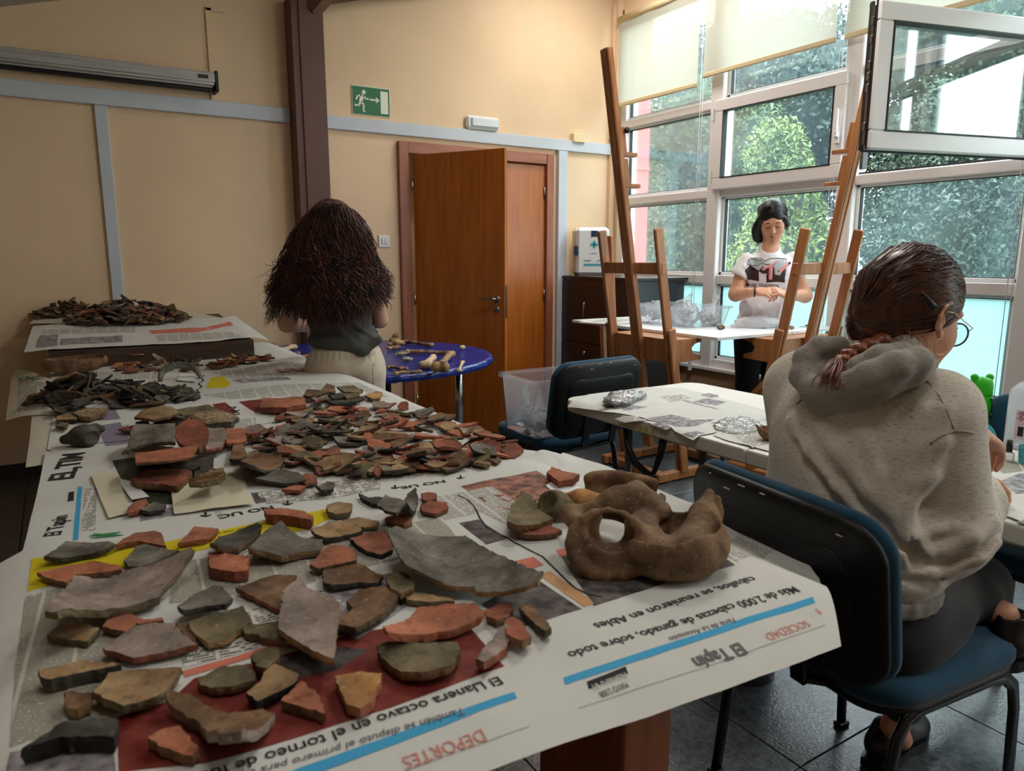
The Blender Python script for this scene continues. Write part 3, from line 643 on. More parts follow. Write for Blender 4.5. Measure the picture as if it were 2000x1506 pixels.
sc = MB()
rng = random.Random(5)
for i in range(5):
    yy = rng.uniform(-.2, .2); zz = .855-abs(rng.gauss(0, .012)); L = rng.uniform(.004, .02)
    sc.box((-.372+.03*(yy/.245)**2, yy, zz), (.002, L, .0022))
sc.build('scuff', M['scratch'], ch1)['kind'] = 'stuff'
def copy_thing(o, loc, rz, lab=None, group=None):
    c = o.copy(); COL.objects.link(c); c.location = loc; c.rotation_euler = (0, 0, rz)
    if lab: c['label'] = lab
    if group: c['group'] = group
    for ch in list(o.children):
        q = ch.copy(); COL.objects.link(q); q.parent = c
        for g in ch.children: h = g.copy(); COL.objects.link(h); h.parent = q
    return c
copy_thing(ch1, (2.06, 2.87, 0), math.radians(94), 'teal chair beyond the folding table with the clear tub of bags on its seat')
copy_thing(ch1, (2.42, .95, 0), math.radians(180), 'teal chair on the window side of the folding table, behind the green bear bottle')

# ---------------------------------------------------------------- easels
def easel(lab, org, rz, W=.49, mast_top=2.44, group='studio easels'):
    """local: faces +x, uprights at y=0 and y=W, lean .18 per metre towards -x"""
    e = empty('studio_easel', org, rz, lab, 'easel', group)
    lean = lambda z: -.18*z
    def post(y, z0, z1, w, d, name, bev=.006, dx=0):
        m = MB(); m.beam((lean(z0)+dx, y, z0), (lean(z1)+dx, y, z1), d, w, up=(0, 1, 0), bev=bev); return m.build(name, M['easel'], e)
    for y in (0, W):
        p = post(y, .05, 1.48, .026, .062, 'upright')
        post(y-.030 if y == 0 else y+.030, .05, .92, .022, .058, 'side_rail')
        MB().box((.16, y, .035), (.74, .05, .055), bev=.006).build('base_rail', M['easel'], e)
        MB().beam((.42, y, .06), (lean(.62)+.02, y, .62), .03, .045, up=(0, 1, 0)).build('brace', M['easel'], e)
        for xx in (-.17, .49): MB().tube([(xx, y-.012, .018), (xx, y+.012, .018)], .018, 10).build('castor', M['black'], e)
    MB().box((.49, W/2, .035), (.05, W, .05), bev=.005).build('cross_rail', M['easel'], e)
    MB().box((-.16, W/2, .035), (.05, W, .05), bev=.005).build('cross_rail', M['easel'], e)
    for s in (-.028, .028): post(W/2+s, .16, mast_top, .018, .04, 'mast_rail', dx=-.02)
    post(W/2, .16, mast_top, .04, .018, 'mast_core', dx=-.03)
    MB().box((lean(1.26), W/2, 1.26), (.036, W+.034, .066), bev=.004).build('crossbar', M['easel'], e)
    # tray: a channel sticking out in front, with a notched end profile
    zt = .855
    prof = [(-.015, 0), (.215, 0), (.215, -.022), (.165, -.030), (.135, -.055), (.150, -.085), (.215, -.105), (.215, -.128), (-.015, -.135)]
    Mx = Matrix(((1, 0, 0), (0, 0, 1), (0, 1, 0)))
    m = MB(); m.prism([(lean(zt)+.02+x, zt+z) for x, z in prof], -.03, W+.03, M=Mx); m.build('tray', M['easel'], e)
    MB().box((lean(.79)+.028, W/2, .79), (.03, W-.04, .115), bev=.004).build('tray_board', M['easel'], e)
    for z in (1.78, 1.95):
        b = MB(); b.beam((lean(z-.06)+.015, W/2, z-.06), (lean(z+.09)+.015, W/2, z+.09), .035, .05, up=(0, 1, 0), bev=.004); hb = b.build('head_clamp', M['easel'], e)
        MB().box((lean(z)+.06, W/2, z-.055), (.11, .055, .022), bev=.003).build('clamp_lip', M['easel'], hb)
    kn = MB(); kn.lathe([(.001, 0), (.018, .002), (.018, .014), (.001, .02)], c=(lean(2.0)+.03, W/2-.03, 2.02), n=6, M=Matrix.Rotation(PI/2, 3, 'X')); kn.build('knob', M['black'], e)
    c = MB(); c.tube([(lean(.68)-.035, W/2+.01, .70), (lean(.68)-.05, W/2+.03, .685), (lean(.68)-.035, W/2-.03, .68)], .006, 6); c.build('catch', M['white'], e)
    return e
easel('wooden studio easel left of the woman in white, its mast leaning left', (3.115, 3.02, 0), 0, mast_top=2.44)
easel('wooden studio easel right of the woman in white, its mast leaning right', (3.50, 2.825, 0), math.radians(90), mast_top=2.50).location = (3.99, 2.825, 0)
# a third narrow easel standing behind the left one
e3 = empty('small_easel', (3.45, 4.16, 0), label='narrow easel post half hidden behind the left studio easel', cat='easel')
MB().beam((3.60, 4.20, .02), (3.45, 4.16, 1.475), .03, .062, up=(0, 1, 0), bev=.005).build('post', M['easel'], e3, world=True)
MB().beam((3.55, 4.26, .02), (3.60, 4.40, .84), .03, .04, up=(0, 1, 0)).build('stay', M['easel'], e3, world=True)
MB().box((3.58, 4.22, .83), (.06, .2, .03)).build('ledge', M['easel'], e3, world=True)
# drawing boards on the easel trays
M['board'] = mat('white_board', (232, 234, 236), .35)
M['boardedge'] = mat('scuffed_board_edge', (190, 190, 190), .6, var=.2, scale=20)
bd = MB().box((3.475, 3.51, .866), (.65, 1.37, .018), bev=.001).build('drawing_board', M['board'])
tagit(bd, 'large white drawing board lying flat across the two studio easels', 'board')
bd2 = MB().box((4.06, 2.93, .866), (.50, .21, .018), bev=.001).build('drawing_board', M['board'])
tagit(bd2, 'narrow white board end resting on the right easel tray, near the window', 'board')
# grey bin under the long table edge
bn = empty('waste_bin', (1.72, 1.62, 0), label='grey plastic bin on the floor under the folding table, mostly hidden by the newspaper', cat='bin')
bp = at_z(1490, 1340, 0)
mb = MB(); mb.lathe([(.001, 0), (.10, 0), (.125, .20), (.135, .205), (.128, .212), (.118, .20), (.095, .01), (.001, .01)], c=(bp[0]+.02, bp[1]+.10, 0), n=32)
bn.location = (bp[0]+.02, bp[1]+.10, 0); mb.build('bucket', mat('grey_bin', (92, 100, 106), .5), bn, world=True)
# ---------------------------------------------------------------- soft forms: signed distance shapes meshed with surface nets
def Kd(u, v, d):
    r = ray(u, v); return _C+r*(d/(r @ _fh))
def surface_nets(F, org, h):
    nx, ny, nz = F.shape; ins = F < 0
    c = np.zeros((nx-1, ny-1, nz-1), np.int8)
    for i in (0, 1):
        for j in (0, 1):
            for k in (0, 1): c += ins[i:nx-1+i, j:ny-1+j, k:nz-1+k]
    act = (c > 0) & (c < 8); idx = -np.ones(act.shape, np.int64); I = np.argwhere(act); idx[act] = np.arange(len(I))
    P = np.zeros((len(I), 3)); n = np.zeros(len(I))
    for a in range(3):
        b, e = [q for q in range(3) if q != a]
        for s in (0, 1):
            for t in (0, 1):
                o = [0, 0, 0]; o[b] = s; o[e] = t; o2 = list(o); o2[a] = 1
                A = F[I[:, 0]+o[0], I[:, 1]+o[1], I[:, 2]+o[2]]; B = F[I[:, 0]+o2[0], I[:, 1]+o2[1], I[:, 2]+o2[2]]
                m = (A < 0) != (B < 0); tt = np.where(m, A/np.where(m, A-B, 1), 0)
                Q = np.array(o, float)[None].repeat(len(I), 0); Q[:, a] = tt
                P[m] += Q[m]; n += m
    V = (I+P/n[:, None])*h+np.array(org); faces = []
    for a in range(3):
        b, e = (a+1) % 3, (a+2) % 3
        sl0 = [slice(None)]*3; sl1 = [slice(None)]*3; sl0[a] = slice(0, -1); sl1[a] = slice(1, None)
        A = ins[tuple(sl0)]; B = ins[tuple(sl1)]; E_ = np.argwhere(A != B)
        ok = (E_[:, b] > 0) & (E_[:, e] > 0) & (E_[:, b] < F.shape[b]-1) & (E_[:, e] < F.shape[e]-1); E_ = E_[ok]
        def cell(db, de):
            q = E_.copy(); q[:, b] += db; q[:, e] += de; return idx[q[:, 0], q[:, 1], q[:, 2]]
        q = np.stack([cell(-1, -1), cell(0, -1), cell(0, 0), cell(-1, 0)], 1)
        fl_ = ~A[E_[:, 0], E_[:, 1], E_[:, 2]]; q[fl_] = q[fl_][:, ::-1]; faces.append(q)
    return V, np.concatenate(faces)
class Sdf:
    def __init__(s): s.p = []
    def e(s, c, r, k=.02, rot=None, sub=False): s.p.append(('e', np.array(c, float), np.array(r, float)*np.ones(3), k, rot, sub)); return s
    def c(s, a, b, r0, r1=None, k=.02, sub=False): s.p.append(('c', np.array(a, float), np.array(b, float), r0, r0 if r1 is None else r1, k, sub)); return s
    def chain(s, pts, rs, k=.02, sub=False):
        if not hasattr(rs, '__len__'): rs = [rs]*len(pts)
        for i in range(len(pts)-1): s.c(pts[i], pts[i+1], rs[i], rs[i+1], k, sub)
        return s
    def xf(s, f):
        """append shapes of another list through mapping f (rigid)"""
    @staticmethod
    def prim(q, X, Y, Z):
        if q[0] == 'e':
            _, c, r, k, rot, sub = q
            dx, dy, dz = X-c[0], Y-c[1], Z-c[2]
            if rot is not None:
                R = rot; dx, dy, dz = (R[0][0]*dx+R[1][0]*dy+R[2][0]*dz, R[0][1]*dx+R[1][1]*dy+R[2][1]*dz, R[0][2]*dx+R[1][2]*dy+R[2][2]*dz)
            k0 = np.sqrt((dx/r[0])**2+(dy/r[1])**2+(dz/r[2])**2)+1e-9; k1 = np.sqrt((dx/r[0]**2)**2+(dy/r[1]**2)**2+(dz/r[2]**2)**2)+1e-9
            return k0*(k0-1)/k1
        _, a, b, r0, r1, k, sub = q
        ab = b-a; L2 = ab @ ab+1e-12
        t = np.clip(((X-a[0])*ab[0]+(Y-a[1])*ab[1]+(Z-a[2])*ab[2])/L2, 0, 1)
        return np.sqrt((X-a[0]-t*ab[0])**2+(Y-a[1]-t*ab[1])**2+(Z-a[2]-t*ab[2])**2)-(r0+(r1-r0)*t)
    @staticmethod
    def bounds(q):
        if q[0] == 'e': m = q[2].max(); return q[1]-m, q[1]+m
        m = max(q[3], q[4]); return np.minimum(q[1], q[2])-m, np.maximum(q[1], q[2])+m
    def mesh(s, h=.006, noise_amp=0, noise_f=20):
        lo = np.min([s.bounds(q)[0] for q in s.p if not q[-1]], 0)-2.5*h; hi = np.max([s.bounds(q)[1] for q in s.p if not q[-1]], 0)+2.5*h
        n = np.ceil((hi-lo)/h).astype(int)+1; ax = [lo[i]+np.arange(n[i])*h for i in range(3)]
        F = np.full(n, .06)
        for q in s.p:
            k = q[-2] if q[0] == 'c' else q[3]
            a, b = s.bounds(q); mg = max(k, .01)+.012
            i0 = np.clip(np.floor((a-mg-lo)/h).astype(int), 0, n); i1 = np.clip(np.ceil((b+mg-lo)/h).astype(int)+1, 0, n)
            if (i1 <= i0).any(): continue
            sl = tuple(slice(i0[j], i1[j]) for j in range(3))
            X, Y, Z = np.meshgrid(ax[0][sl[0]], ax[1][sl[1]], ax[2][sl[2]], indexing='ij', sparse=True)
            d = s.prim(q, X, Y, Z); G = F[sl]
            if q[-1]:
                d = -d; hh = np.maximum(k-np.abs(G-d), 0)/k if k > 0 else 0; F[sl] = np.maximum(G, d)+(hh*hh*k*.25 if k > 0 else 0)
            else:
                hh = np.maximum(k-np.abs(G-d), 0)/k if k > 0 else 0; F[sl] = np.minimum(G, d)-(hh*hh*k*.25 if k > 0 else 0)
        V, Q = surface_nets(F, lo, h)
        return V, Q
    def ev(s, P):
        P = np.asarray(P, float); F = np.full(P.shape[:-1], 9.)
        for q in s.p:
            k = q[-2] if q[0] == 'c' else q[3]; d = s.prim(q, P[..., 0], P[..., 1], P[..., 2])
            if q[-1]: d = -d; hh = np.maximum(k-np.abs(F-d), 0)/max(k, 1e-9); F = np.maximum(F, d)+hh*hh*k*.25
            else: hh = np.maximum(k-np.abs(F-d), 0)/max(k, 1e-9); F = np.minimum(F, d)-hh*hh*k*.25
        return F
    def hit(s, u, v, d0, d1):
        """first point of the surface seen along a sight line"""
        r = ray(u, v); r = r/(r @ _fh); t = d0
        for _ in range(200):
            p = _C+r*t; f = float(s.ev(p))
            if f < .0008: return p
            t += max(f*.8, .001)
            if t > d1: break
        return _C+r*min(t, d1)
def soft(name, parts, m, parent, smooth_it=0, world=True, tint=None):
    """parts: list of (Sdf, cell); joined in one mesh"""
    Vs = []; Fs = []; n = 0
    for sd, h in parts:
        V, Q = sd.mesh(h); Vs.append(V); Fs.append(Q+n); n += len(V)
    V = np.concatenate(Vs); Q = np.concatenate(Fs)
    for _ in range(smooth_it):
        A = np.zeros_like(V); c = np.zeros(len(V))
        for i in range(4):
            a = Q[:, i]; b = Q[:, (i+1) % 4]; np.add.at(A, a, V[b]); np.add.at(c, a, 1); np.add.at(A, b, V[a]); np.add.at(c, b, 1)
        V = V*.5+.5*A/np.maximum(c, 1)[:, None]
    return np_mesh(name, V, Q, m, parent, world)
def np_mesh(name, V, Q, m, parent, world=True, smooth=True):
    me = bpy.data.meshes.new(name); nq = len(Q); w = Q.shape[1]
    me.vertices.add(len(V)); me.vertices.foreach_set('co', np.asarray(V, np.float32).ravel())
    me.loops.add(nq*w); me.loops.foreach_set('vertex_index', Q.astype(np.int32).ravel())
    me.polygons.add(nq); me.polygons.foreach_set('loop_start', np.arange(0, nq*w, w, dtype=np.int32))
    if smooth: me.polygons.foreach_set('use_smooth', np.ones(nq, bool))
    me.update(calc_edges=True)
    return add_obj(name, me, m, parent, world)
def strands(name, paths, radii, m, parent, world=True, sides=3):
    """paths: array (n, k, 3)"""
    P = np.asarray(paths, float); n, k, _ = P.shape
    T = np.gradient(P, axis=1); T /= np.linalg.norm(T, axis=2)[..., None]+1e-9
    a = np.zeros_like(T); a[..., 0] = .37; a[..., 1] = .81; a[..., 2] = .45
    X = np.cross(T, a); X /= np.linalg.norm(X, axis=2)[..., None]+1e-9; Y = np.cross(T, X)
    tp = np.ones(k); tp[-1] = .25; tp[-2] = .7
    R = np.asarray(radii)[:, None]*tp[None]
    rings = [P+(X*math.cos(2*PI*s/sides)+Y*math.sin(2*PI*s/sides))*R[..., None] for s in range(sides)]
    V = np.stack(rings, 2).reshape(-1, 3)
    i = np.arange(n)[:, None, None]*k*sides; j = np.arange(k-1)[None, :, None]*sides; s = np.arange(sides)[None, None, :]; s2 = (s+1) % sides
    Q = np.stack([i+j+s, i+j+s2, i+j+sides+s2, i+j+sides+s], -1).reshape(-1, 4)
    return np_mesh(name, V, Q, m, parent, world)
def frame3(fwd, up=(0, 0, 1)):
    f = np.array(fwd, float); f /= np.linalg.norm(f); u = np.array(up, float); l = np.cross(u, f); l /= np.linalg.norm(l); u = np.cross(f, l)
    return np.stack([f, l, u], 1)       # columns: forward, left, up
def head_sdf(c, R, ear=(1, 1), neck_to=None, s=1.0, wide=1.0):
    """skin of head; c centre, R frame (columns forward, left, up)"""
    g = lambda x, y, z: c+R @ np.array([x, y, z])*s
    S_ = Sdf()
    S_.e(g(-.012, 0, .028), (.098*s, .076*s*wide, .100*s), .02, R)
    S_.e(g(.028, 0, -.028), (.068*s, .062*s*wide, .092*s), .03, R)
    S_.e(g(.042, 0, -.078), (.040*s, .042*s*wide, .032*s), .03, R)
    S_.e(g(.078, 0, -.098), (.016*s, .020*s, .014*s), .02, R)
    for y in (-1, 1):
        S_.e(g(.055, .040*y, -.030), (.030*s, .024*s, .034*s), .02, R)
        S_.e(g(.094, .031*y, .004), (.017*s, .019*s, .013*s), .012, R, True)
        S_.e(g(.079, .031*y, .004), (.0135*s, .015*s, .012*s), .004, R)
        S_.c(g(.086, .014*y, .026), g(.080, .046*y, .026), .010*s, .008*s, .014)
    S_.c(g(.090, 0, .012), g(.107, 0, -.028), .0075*s, .0115*s, .010)
    for y in (-1, 1): S_.e(g(.100, .011*y, -.032), (.008*s, .007*s, .007*s), .006, R)
    S_.c(g(.088, -.018, -.060), g(.094, 0, -.058), .0055*s, .0075*s, .006); S_.c(g(.088, .018, -.060), g(.094, 0, -.058), .0055*s, .0075*s, .006)
    S_.c(g(.087, -.014, -.070), g(.091, .0, -.072), .006*s, .008*s, .006); S_.c(g(.087, .014, -.070), g(.091, 0, -.072), .006*s, .008*s, .006)
    for y, on in ((1, ear[0]), (-1, ear[1])):
        if not on: continue
        q = [g(.006, .078*y, -.030), g(-.008, .083*y, -.022), g(-.016, .088*y, .000), g(-.014, .090*y, .020), g(-.002, .089*y, .030), g(.010, .082*y, .026), g(.012, .077*y, .012)]
        S_.e(g(-.002, .078*y, .002), (.014*s, .006*s, .026*s), .006, R)
        S_.chain(q, [.0060*s, .0050*s, .0040*s, .0040*s, .0040*s, .0038*s, .0030*s], .004)
        S_.e(g(.006, .080*y, -.034), (.0075*s, .005*s, .0085*s), .004, R)
        S_.e(g(.002, .086*y, .004), (.008*s, .005*s, .014*s), .003, R, True)
        S_.c(g(.001, .083*y, -.012), g(-.006, .086*y, .012), .003*s, .003*s, .003)
    if neck_to is not None: S_.c(g(-.022, 0, -.06), neck_to, .052*s, .058*s, .03)
    return S_, g
def hand_sdf(wrist, fwd, up, curl, side=1, s=1.0, spread=.12, thumb_curl=.5):
    """fwd: along the palm; up: back of hand; side=+1 thumb to the left of fwd; curl per finger in radians"""
    R = frame3(fwd, up); g = lambda x, y, z: np.array(wrist, float)+R @ np.array([x, y*side, z])*s
    S_ = Sdf()
    S_.c(g(-.03, 0, 0), g(.01, 0, 0), .024*s, .024*s, .015)
    S_.e(g(.045, 0, 0), (.048*s, .040*s, .0155*s), .015, R)
    base = [(.082, .030), (.088, .010), (.085, -.010), (.077, -.029)]; ln = [(.038, .024, .020), (.043, .028, .021), (.040, .026, .020), (.031, .020, .018)]
    if not hasattr(curl, '__len__'): curl = [curl]*4
    for i, ((bx, by), L) in enumerate(zip(base, ln)):
        a = 0; p = np.array([bx, by, 0.]); sp = spread*(1.5-i)*.55; S_.c(g(.03, by*.7, 0), g(*p), .012*s, .0105*s, .012)
        rr = [.0098, .0088, .0080, .0068]
        for j, l in enumerate(L):
            a += curl[i]*(.8 if j == 0 else 1.0); q = p+np.array([math.cos(a)*l*math.cos(sp), math.cos(a)*l*math.sin(sp), -math.sin(a)*l])
            S_.c(g(*p), g(*q), rr[j]*s, rr[j+1]*s, .004); p = q
    t0 = np.array([.012, .026, -.006]); t1 = np.array([.042, .052, -.016]); t2 = t1+np.array([.030, .012-.02*thumb_curl, -.012*thumb_curl-.002]); t3 = t2+np.array([.024, -.004-.022*thumb_curl, -.010*thumb_curl])
    S_.c(g(*t0), g(*t1), .016*s, .0125*s, .012); S_.c(g(*t1), g(*t2), .0115*s, .0100*s, .004); S_.c(g(*t2), g(*t3), .0100*s, .0078*s, .004)
    return S_, g
M['skin'] = mat('fair_skin', (214, 160, 136), .5, var=.05, scale=30, spec=.35)
M['skin2'] = mat('light_olive_skin', (206, 152, 124), .5, var=.04, scale=30, spec=.35)
M['skin3'] = mat('pale_skin', (206, 158, 138), .55, var=.05, scale=30)
for q in ('skin', 'skin2', 'skin3'):
    b = M[q].node_tree.nodes['Principled BSDF']; b.inputs['Subsurface Weight'].default_value = .08; b.inputs['Subsurface Radius'].default_value = (.02, .008, .004); b.inputs['Subsurface Scale'].default_value = .3
M['brow'] = mat('dark_brow', (40, 26, 20), .7); M['lip'] = mat('lip', (168, 92, 84), .45); M['eyewhite'] = mat('eye_white', (225, 220, 212), .25); M['iris'] = mat('brown_iris', (60, 38, 26), .2)
def face_bits(g, parent, s=1.0, closed=True):
    for y in (-1, 1):
        MB().tube([g(.0945, .012*y, .0275), g(.0945, .024*y, .032), g(.090, .038*y, .031), g(.082, .050*y, .024)], [.0022*s, .0032*s, .0026*s, .001*s], 6).build('eyebrow', M['brow'], parent, world=True)
        MB().tube([g(.0895, .018*y, -.002), g(.0935, .026*y, -.0055), g(.0925, .036*y, -.0055), g(.086, .045*y, -.001)], [.0010*s, .0016*s, .0018*s, .0012*s], 6).build('eyelash', M['brow'], parent, world=True)
    MB().tube([g(.0905, -.020, -.0645), g(.097, -.008, -.0625), g(.0985, 0, -.064), g(.097, .008, -.0625), g(.0905, .020, -.0645)], [.0012*s, .0040*s, .0042*s, .0040*s, .0012*s], 8).tube([g(.0900, -.016, -.0685), g(.0965, -.006, -.072), g(.0965, .006, -.072), g(.0900, .016, -.0685)], [.0015*s, .0048*s, .0048*s, .0015*s], 8).build('lips', M['lip'], parent, world=True)

def push_out(paths, sd, c, eps=.0012, it=3):
    """lift strands that dip below the hair volume back onto it"""
    P = np.asarray(paths, float); c = np.asarray(c, float)
    N_ = P-c; N_ /= np.linalg.norm(N_, axis=-1, keepdims=True)+1e-9
    for _ in range(it): d = sd.ev(P); P = P+N_*np.maximum(0, eps-d)[..., None]
    return P
# ---------------------------------------------------------------- seated woman in the grey hoodie
def knit(name, col, dark, streak=1):
    m, t, p = new_mat(name); N = t.nodes; L = t.links
    tc = N.new('ShaderNodeTexCoord'); mp = N.new('ShaderNodeMapping'); mp.inputs['Scale'].default_value = (40, 60, 260); L.new(tc.outputs['Object'], mp.inputs[0])
    n = N.new('ShaderNodeTexNoise'); n.inputs['Scale'].default_value = 1.6; n.inputs['Detail'].default_value = 5; L.new(mp.outputs[0], n.inputs['Vector'])
    r = N.new('ShaderNodeValToRGB'); r.color_ramp.elements[0].position = .30; r.color_ramp.elements[0].color = lin(dark); r.color_ramp.elements[1].position = .48; r.color_ramp.elements[1].color = lin(col)
    L.new(n.outputs[0], r.inputs[0]); L.new(r.outputs[0], p.inputs['Base Color']); p.inputs['Roughness'].default_value = .95; p.inputs['Sheen Weight'].default_value = .2; p.inputs['Specular IOR Level'].default_value = .2
    n2 = N.new('ShaderNodeTexNoise'); n2.inputs['Scale'].default_value = 9; n2.inputs['Detail'].default_value = 5; b = N.new('ShaderNodeBump'); b.inputs['Strength'].default_value = .35; b.inputs['Distance'].default_value = .012
    L.new(tc.outputs['Object'], n2.inputs['Vector']); L.new(n2.outputs[0], b.inputs['Height']); L.new(b.outputs[0], p.inputs['Normal']); return m
M['hoodie'] = knit('oatmeal_melange_fleece', (204, 196, 184), (160, 152, 142))
M['hood'] = knit('grey_melange_fleece', (146, 140, 132), (112, 106, 100))
M['blacktrouser'] = mat('black_cotton', (12, 12, 14), .9, var=.2, scale=20, sheen=.1)
M['auburn'] = mat('dark_auburn_hair', (50, 24, 17), .36, col2=(92, 46, 28), scale=60, detail=3, spec=.6)
M['ginger'] = mat('ginger_hair', (92, 42, 22), .42, col2=(134, 68, 36), scale=80, detail=3)
M['shoe'] = mat('black_leather', (13, 14, 17), .35, bump=.1, bscale=60)
g1 = empty('person', (1.50, .87, 0), label='seated woman in a heather grey hoodie with an auburn braid, round glasses and black trousers', cat='person')
HC = np.array([1.545, .860, 1.203]); th_ = math.radians(-14); pit = math.radians(16)
HF = np.array([math.cos(th_)*math.cos(pit), math.sin(th_)*math.cos(pit), -math.sin(pit)]); HR = frame3(HF, (0.05, 0.02, 1))
hs, hg = head_sdf(HC, HR, ear=(1, 1), neck_to=np.array([1.455, .885, 1.06]), s=1.04)
# torso + limbs under the clothes
bs = Sdf()
bs.e((1.44, .88, .92), (.10, .155, .18), .03).e((1.43, .87, .62), (.11, .15, .16), .05)
SR = np.array([1.455, .715, 1.02]); ER = np.array([1.495, .705, .785]); WR = at_x(1905, 856, 1.715)
SL = np.array([1.475, 1.065, 1.02]); EL = np.array([1.60, 1.13, .80]); WL = np.array([1.815, .985, .80])
bs.c(SR, ER, .045, .04, .03).c(ER, WR, .036, .024, .02).c(SL, EL, .045, .04, .03).c(EL, WL, .038, .026, .02)
hipR, kneeR, ankR = np.array([1.44, .79, .545]), np.array([1.84, .79, .545]), np.array([1.745, .905, .125])
hipL, kneeL, ankL = np.array([1.44, .95, .545]), np.array([1.80, 1.06, .575]), np.array([1.752, .690, .525])
bs.c(hipR, kneeR, .07, .05, .03).c(kneeR, ankR, .045, .030, .02).c(hipL, kneeL, .07, .05, .03).c(kneeL, ankL, .045, .030, .02)
bs.c(ankR, ankR+np.array([.05, .005, -.06]), .030, .028, .02).c(ankL, ankL+np.array([.04, -.05, -.04]), .03, .028, .02)
# hand reaching for the small bottle, and the other one on the table
h1, _ = hand_sdf(at_x(1912, 850, 1.74), (.86, .10, -.42), (.35, -.1, .9), [.5, .55, .6, .65], side=1, s=.92, thumb_curl=.6)
h2, _ = hand_sdf(at_x(1888, 932, 1.80), (.75, -.30, -.25), (.7, 0, .7), [.6, .65, .7, .75], side=1, s=.9)
p0 = at_x(1912, 850, 1.74); bs.c(WR, p0, .026, .024, .01)
p2 = at_x(1888, 932, 1.80); bs.c(WL, p2, .026, .024, .01)
soft('body', [(bs, .008), (hs, .0032), (h1, .003), (h2, .003)], M['skin'], g1, 1)
face_bits(hg, g1, 1.04)
# hoodie
hd_ = Sdf()
hd_.e((1.445, .885, .93), (.145, .205, .19), .05).e((1.425, .88, .76), (.155, .200, .16), .07).e((1.42, .872, .690), (.160, .190, .080), .05)
hd_.c((1.46, .735, 1.045), (1.49, 1.04, 1.045), .062, .062, .05).c((1.455, .885, 1.075), (1.47, .88, 1.11), .085, .07, .05)
hd_.c(SR+np.array([.0, .015, .0]), ER+np.array([0, .005, .01]), .078, .080, .03)
hd_.c(ER, ER+np.array([.09, .01, .035]), .083, .066, .03).c(ER+np.array([.09, .01, .035]), p0-np.array([.045, -.03, .01]), .058, .038, .02)
hd_.c(SL, EL, .082, .075, .05).c(EL, WL-np.array([.03, -.02, 0]), .072, .045, .03)
hd_.e((1.485, .715, .745), (.070, .066, .058), .03)
# hem ribbing
D0, D1 = .9, 2.2
def fold(pts, rad, depth=.0, k=.012, sub=False):
    P = [hd_.hit(u, v, D0, D1) for u, v in pts]; vd = _fh
    P = [p+vd*depth for p in P]; n = len(P)
    rs = [rad*(.35+.65*math.sin(PI*(i+.5)/n)) for i in range(n)]
    return [(P[i], P[i+1], rs[i], rs[i+1], k, sub) for i in range(n-1)]
ff = []
ff += fold([(1548, 822), (1580, 880), (1630, 950), (1690, 1010)], .012, .004, .022)
ff += fold([(1590, 815), (1640, 880), (1700, 960), (1770, 1050), (1815, 1110)], .014, .004, .025)
ff += fold([(1690, 850), (1720, 930), (1760, 1010), (1800, 1075)], .010, .004, .022)
ff += fold([(1700, 1050), (1760, 1085), (1820, 1118)], .010, .004, .02)
ff += fold([(1808, 800), (1800, 870), (1785, 940), (1770, 1000)], .012, .004, .022)
ff += fold([(1850, 800), (1835, 860), (1812, 930), (1775, 985), (1768, 1030)], .013, .002, .02)
ff += fold([(1790, 1080), (1840, 1075), (1900, 1050), (1945, 1020)], .013, .003, .018)
ff += fold([(1800, 1120), (1850, 1115), (1910, 1090), (1950, 1060)], .012, .003, .018)
ff += fold([(1830, 1140), (1880, 1135), (1935, 1105)], .010, .003, .016)
ff += fold([(1790, 1050), (1830, 1035), (1870, 1030)], .009, .003, .014)
vv = []
vv += fold([(1775, 1040), (1778, 1065), (1790, 1085), (1800, 1100)], .010, .000, .012, True)
vv += fold([(1790, 1100), (1850, 1095), (1920, 1070), (1955, 1040)], .006, .0, .012, True)
vv += fold([(1785, 1000), (1805, 985), (1822, 990)], .006, .0, .010, True)
vv += fold([(1560, 870), (1610, 950), (1660, 1010)], .007, .0, .018, True)
vv += fold([(1640, 930), (1720, 1020), (1790, 1100)], .007, .0, .018, True)
vv += fold([(1745, 1130), (1800, 1140), (1850, 1125)], .004, .0, .010, True)
for f_ in ff+vv: hd_.c(f_[0], f_[1], f_[2], f_[3], f_[4], f_[5])
hood_o = soft('hoodie', [(hd_, .0065)], M['hoodie'], g1, 1)
rb = Sdf(); n = 30
for k in range(n):
    a0, a1 = 2*PI*k/n, 2*PI*(k+1)/n
    rb.c((1.42+.148*math.cos(a0), .872+.176*math.sin(a0), .633), (1.42+.148*math.cos(a1), .872+.176*math.sin(a1), .633), .013, .013, .006)
    rb.c((1.42+.150*math.cos(a0), .872+.178*math.sin(a0), .650), (1.42+.150*math.cos(a1), .872+.178*math.sin(a1), .650), .013, .013, .006)
soft('waistband', [(rb, .006)], M['hood'], g1)
# stitched shoulder seams
def seam(pts, r=.0016):
    P = [hd_.hit(u, v, D0, D1) for u, v in pts]
    MB().tube([tuple(p-_fh*.0005) for p in P], r, 5).build('seam', M['hood'], g1, world=True)
seam([(1790, 728), (1812, 745), (1835, 775), (1850, 805), (1862, 838)]); seam([(1862, 842), (1885, 843), (1902, 846)]); seam([(1862, 842), (1840, 850), (1815, 868)])
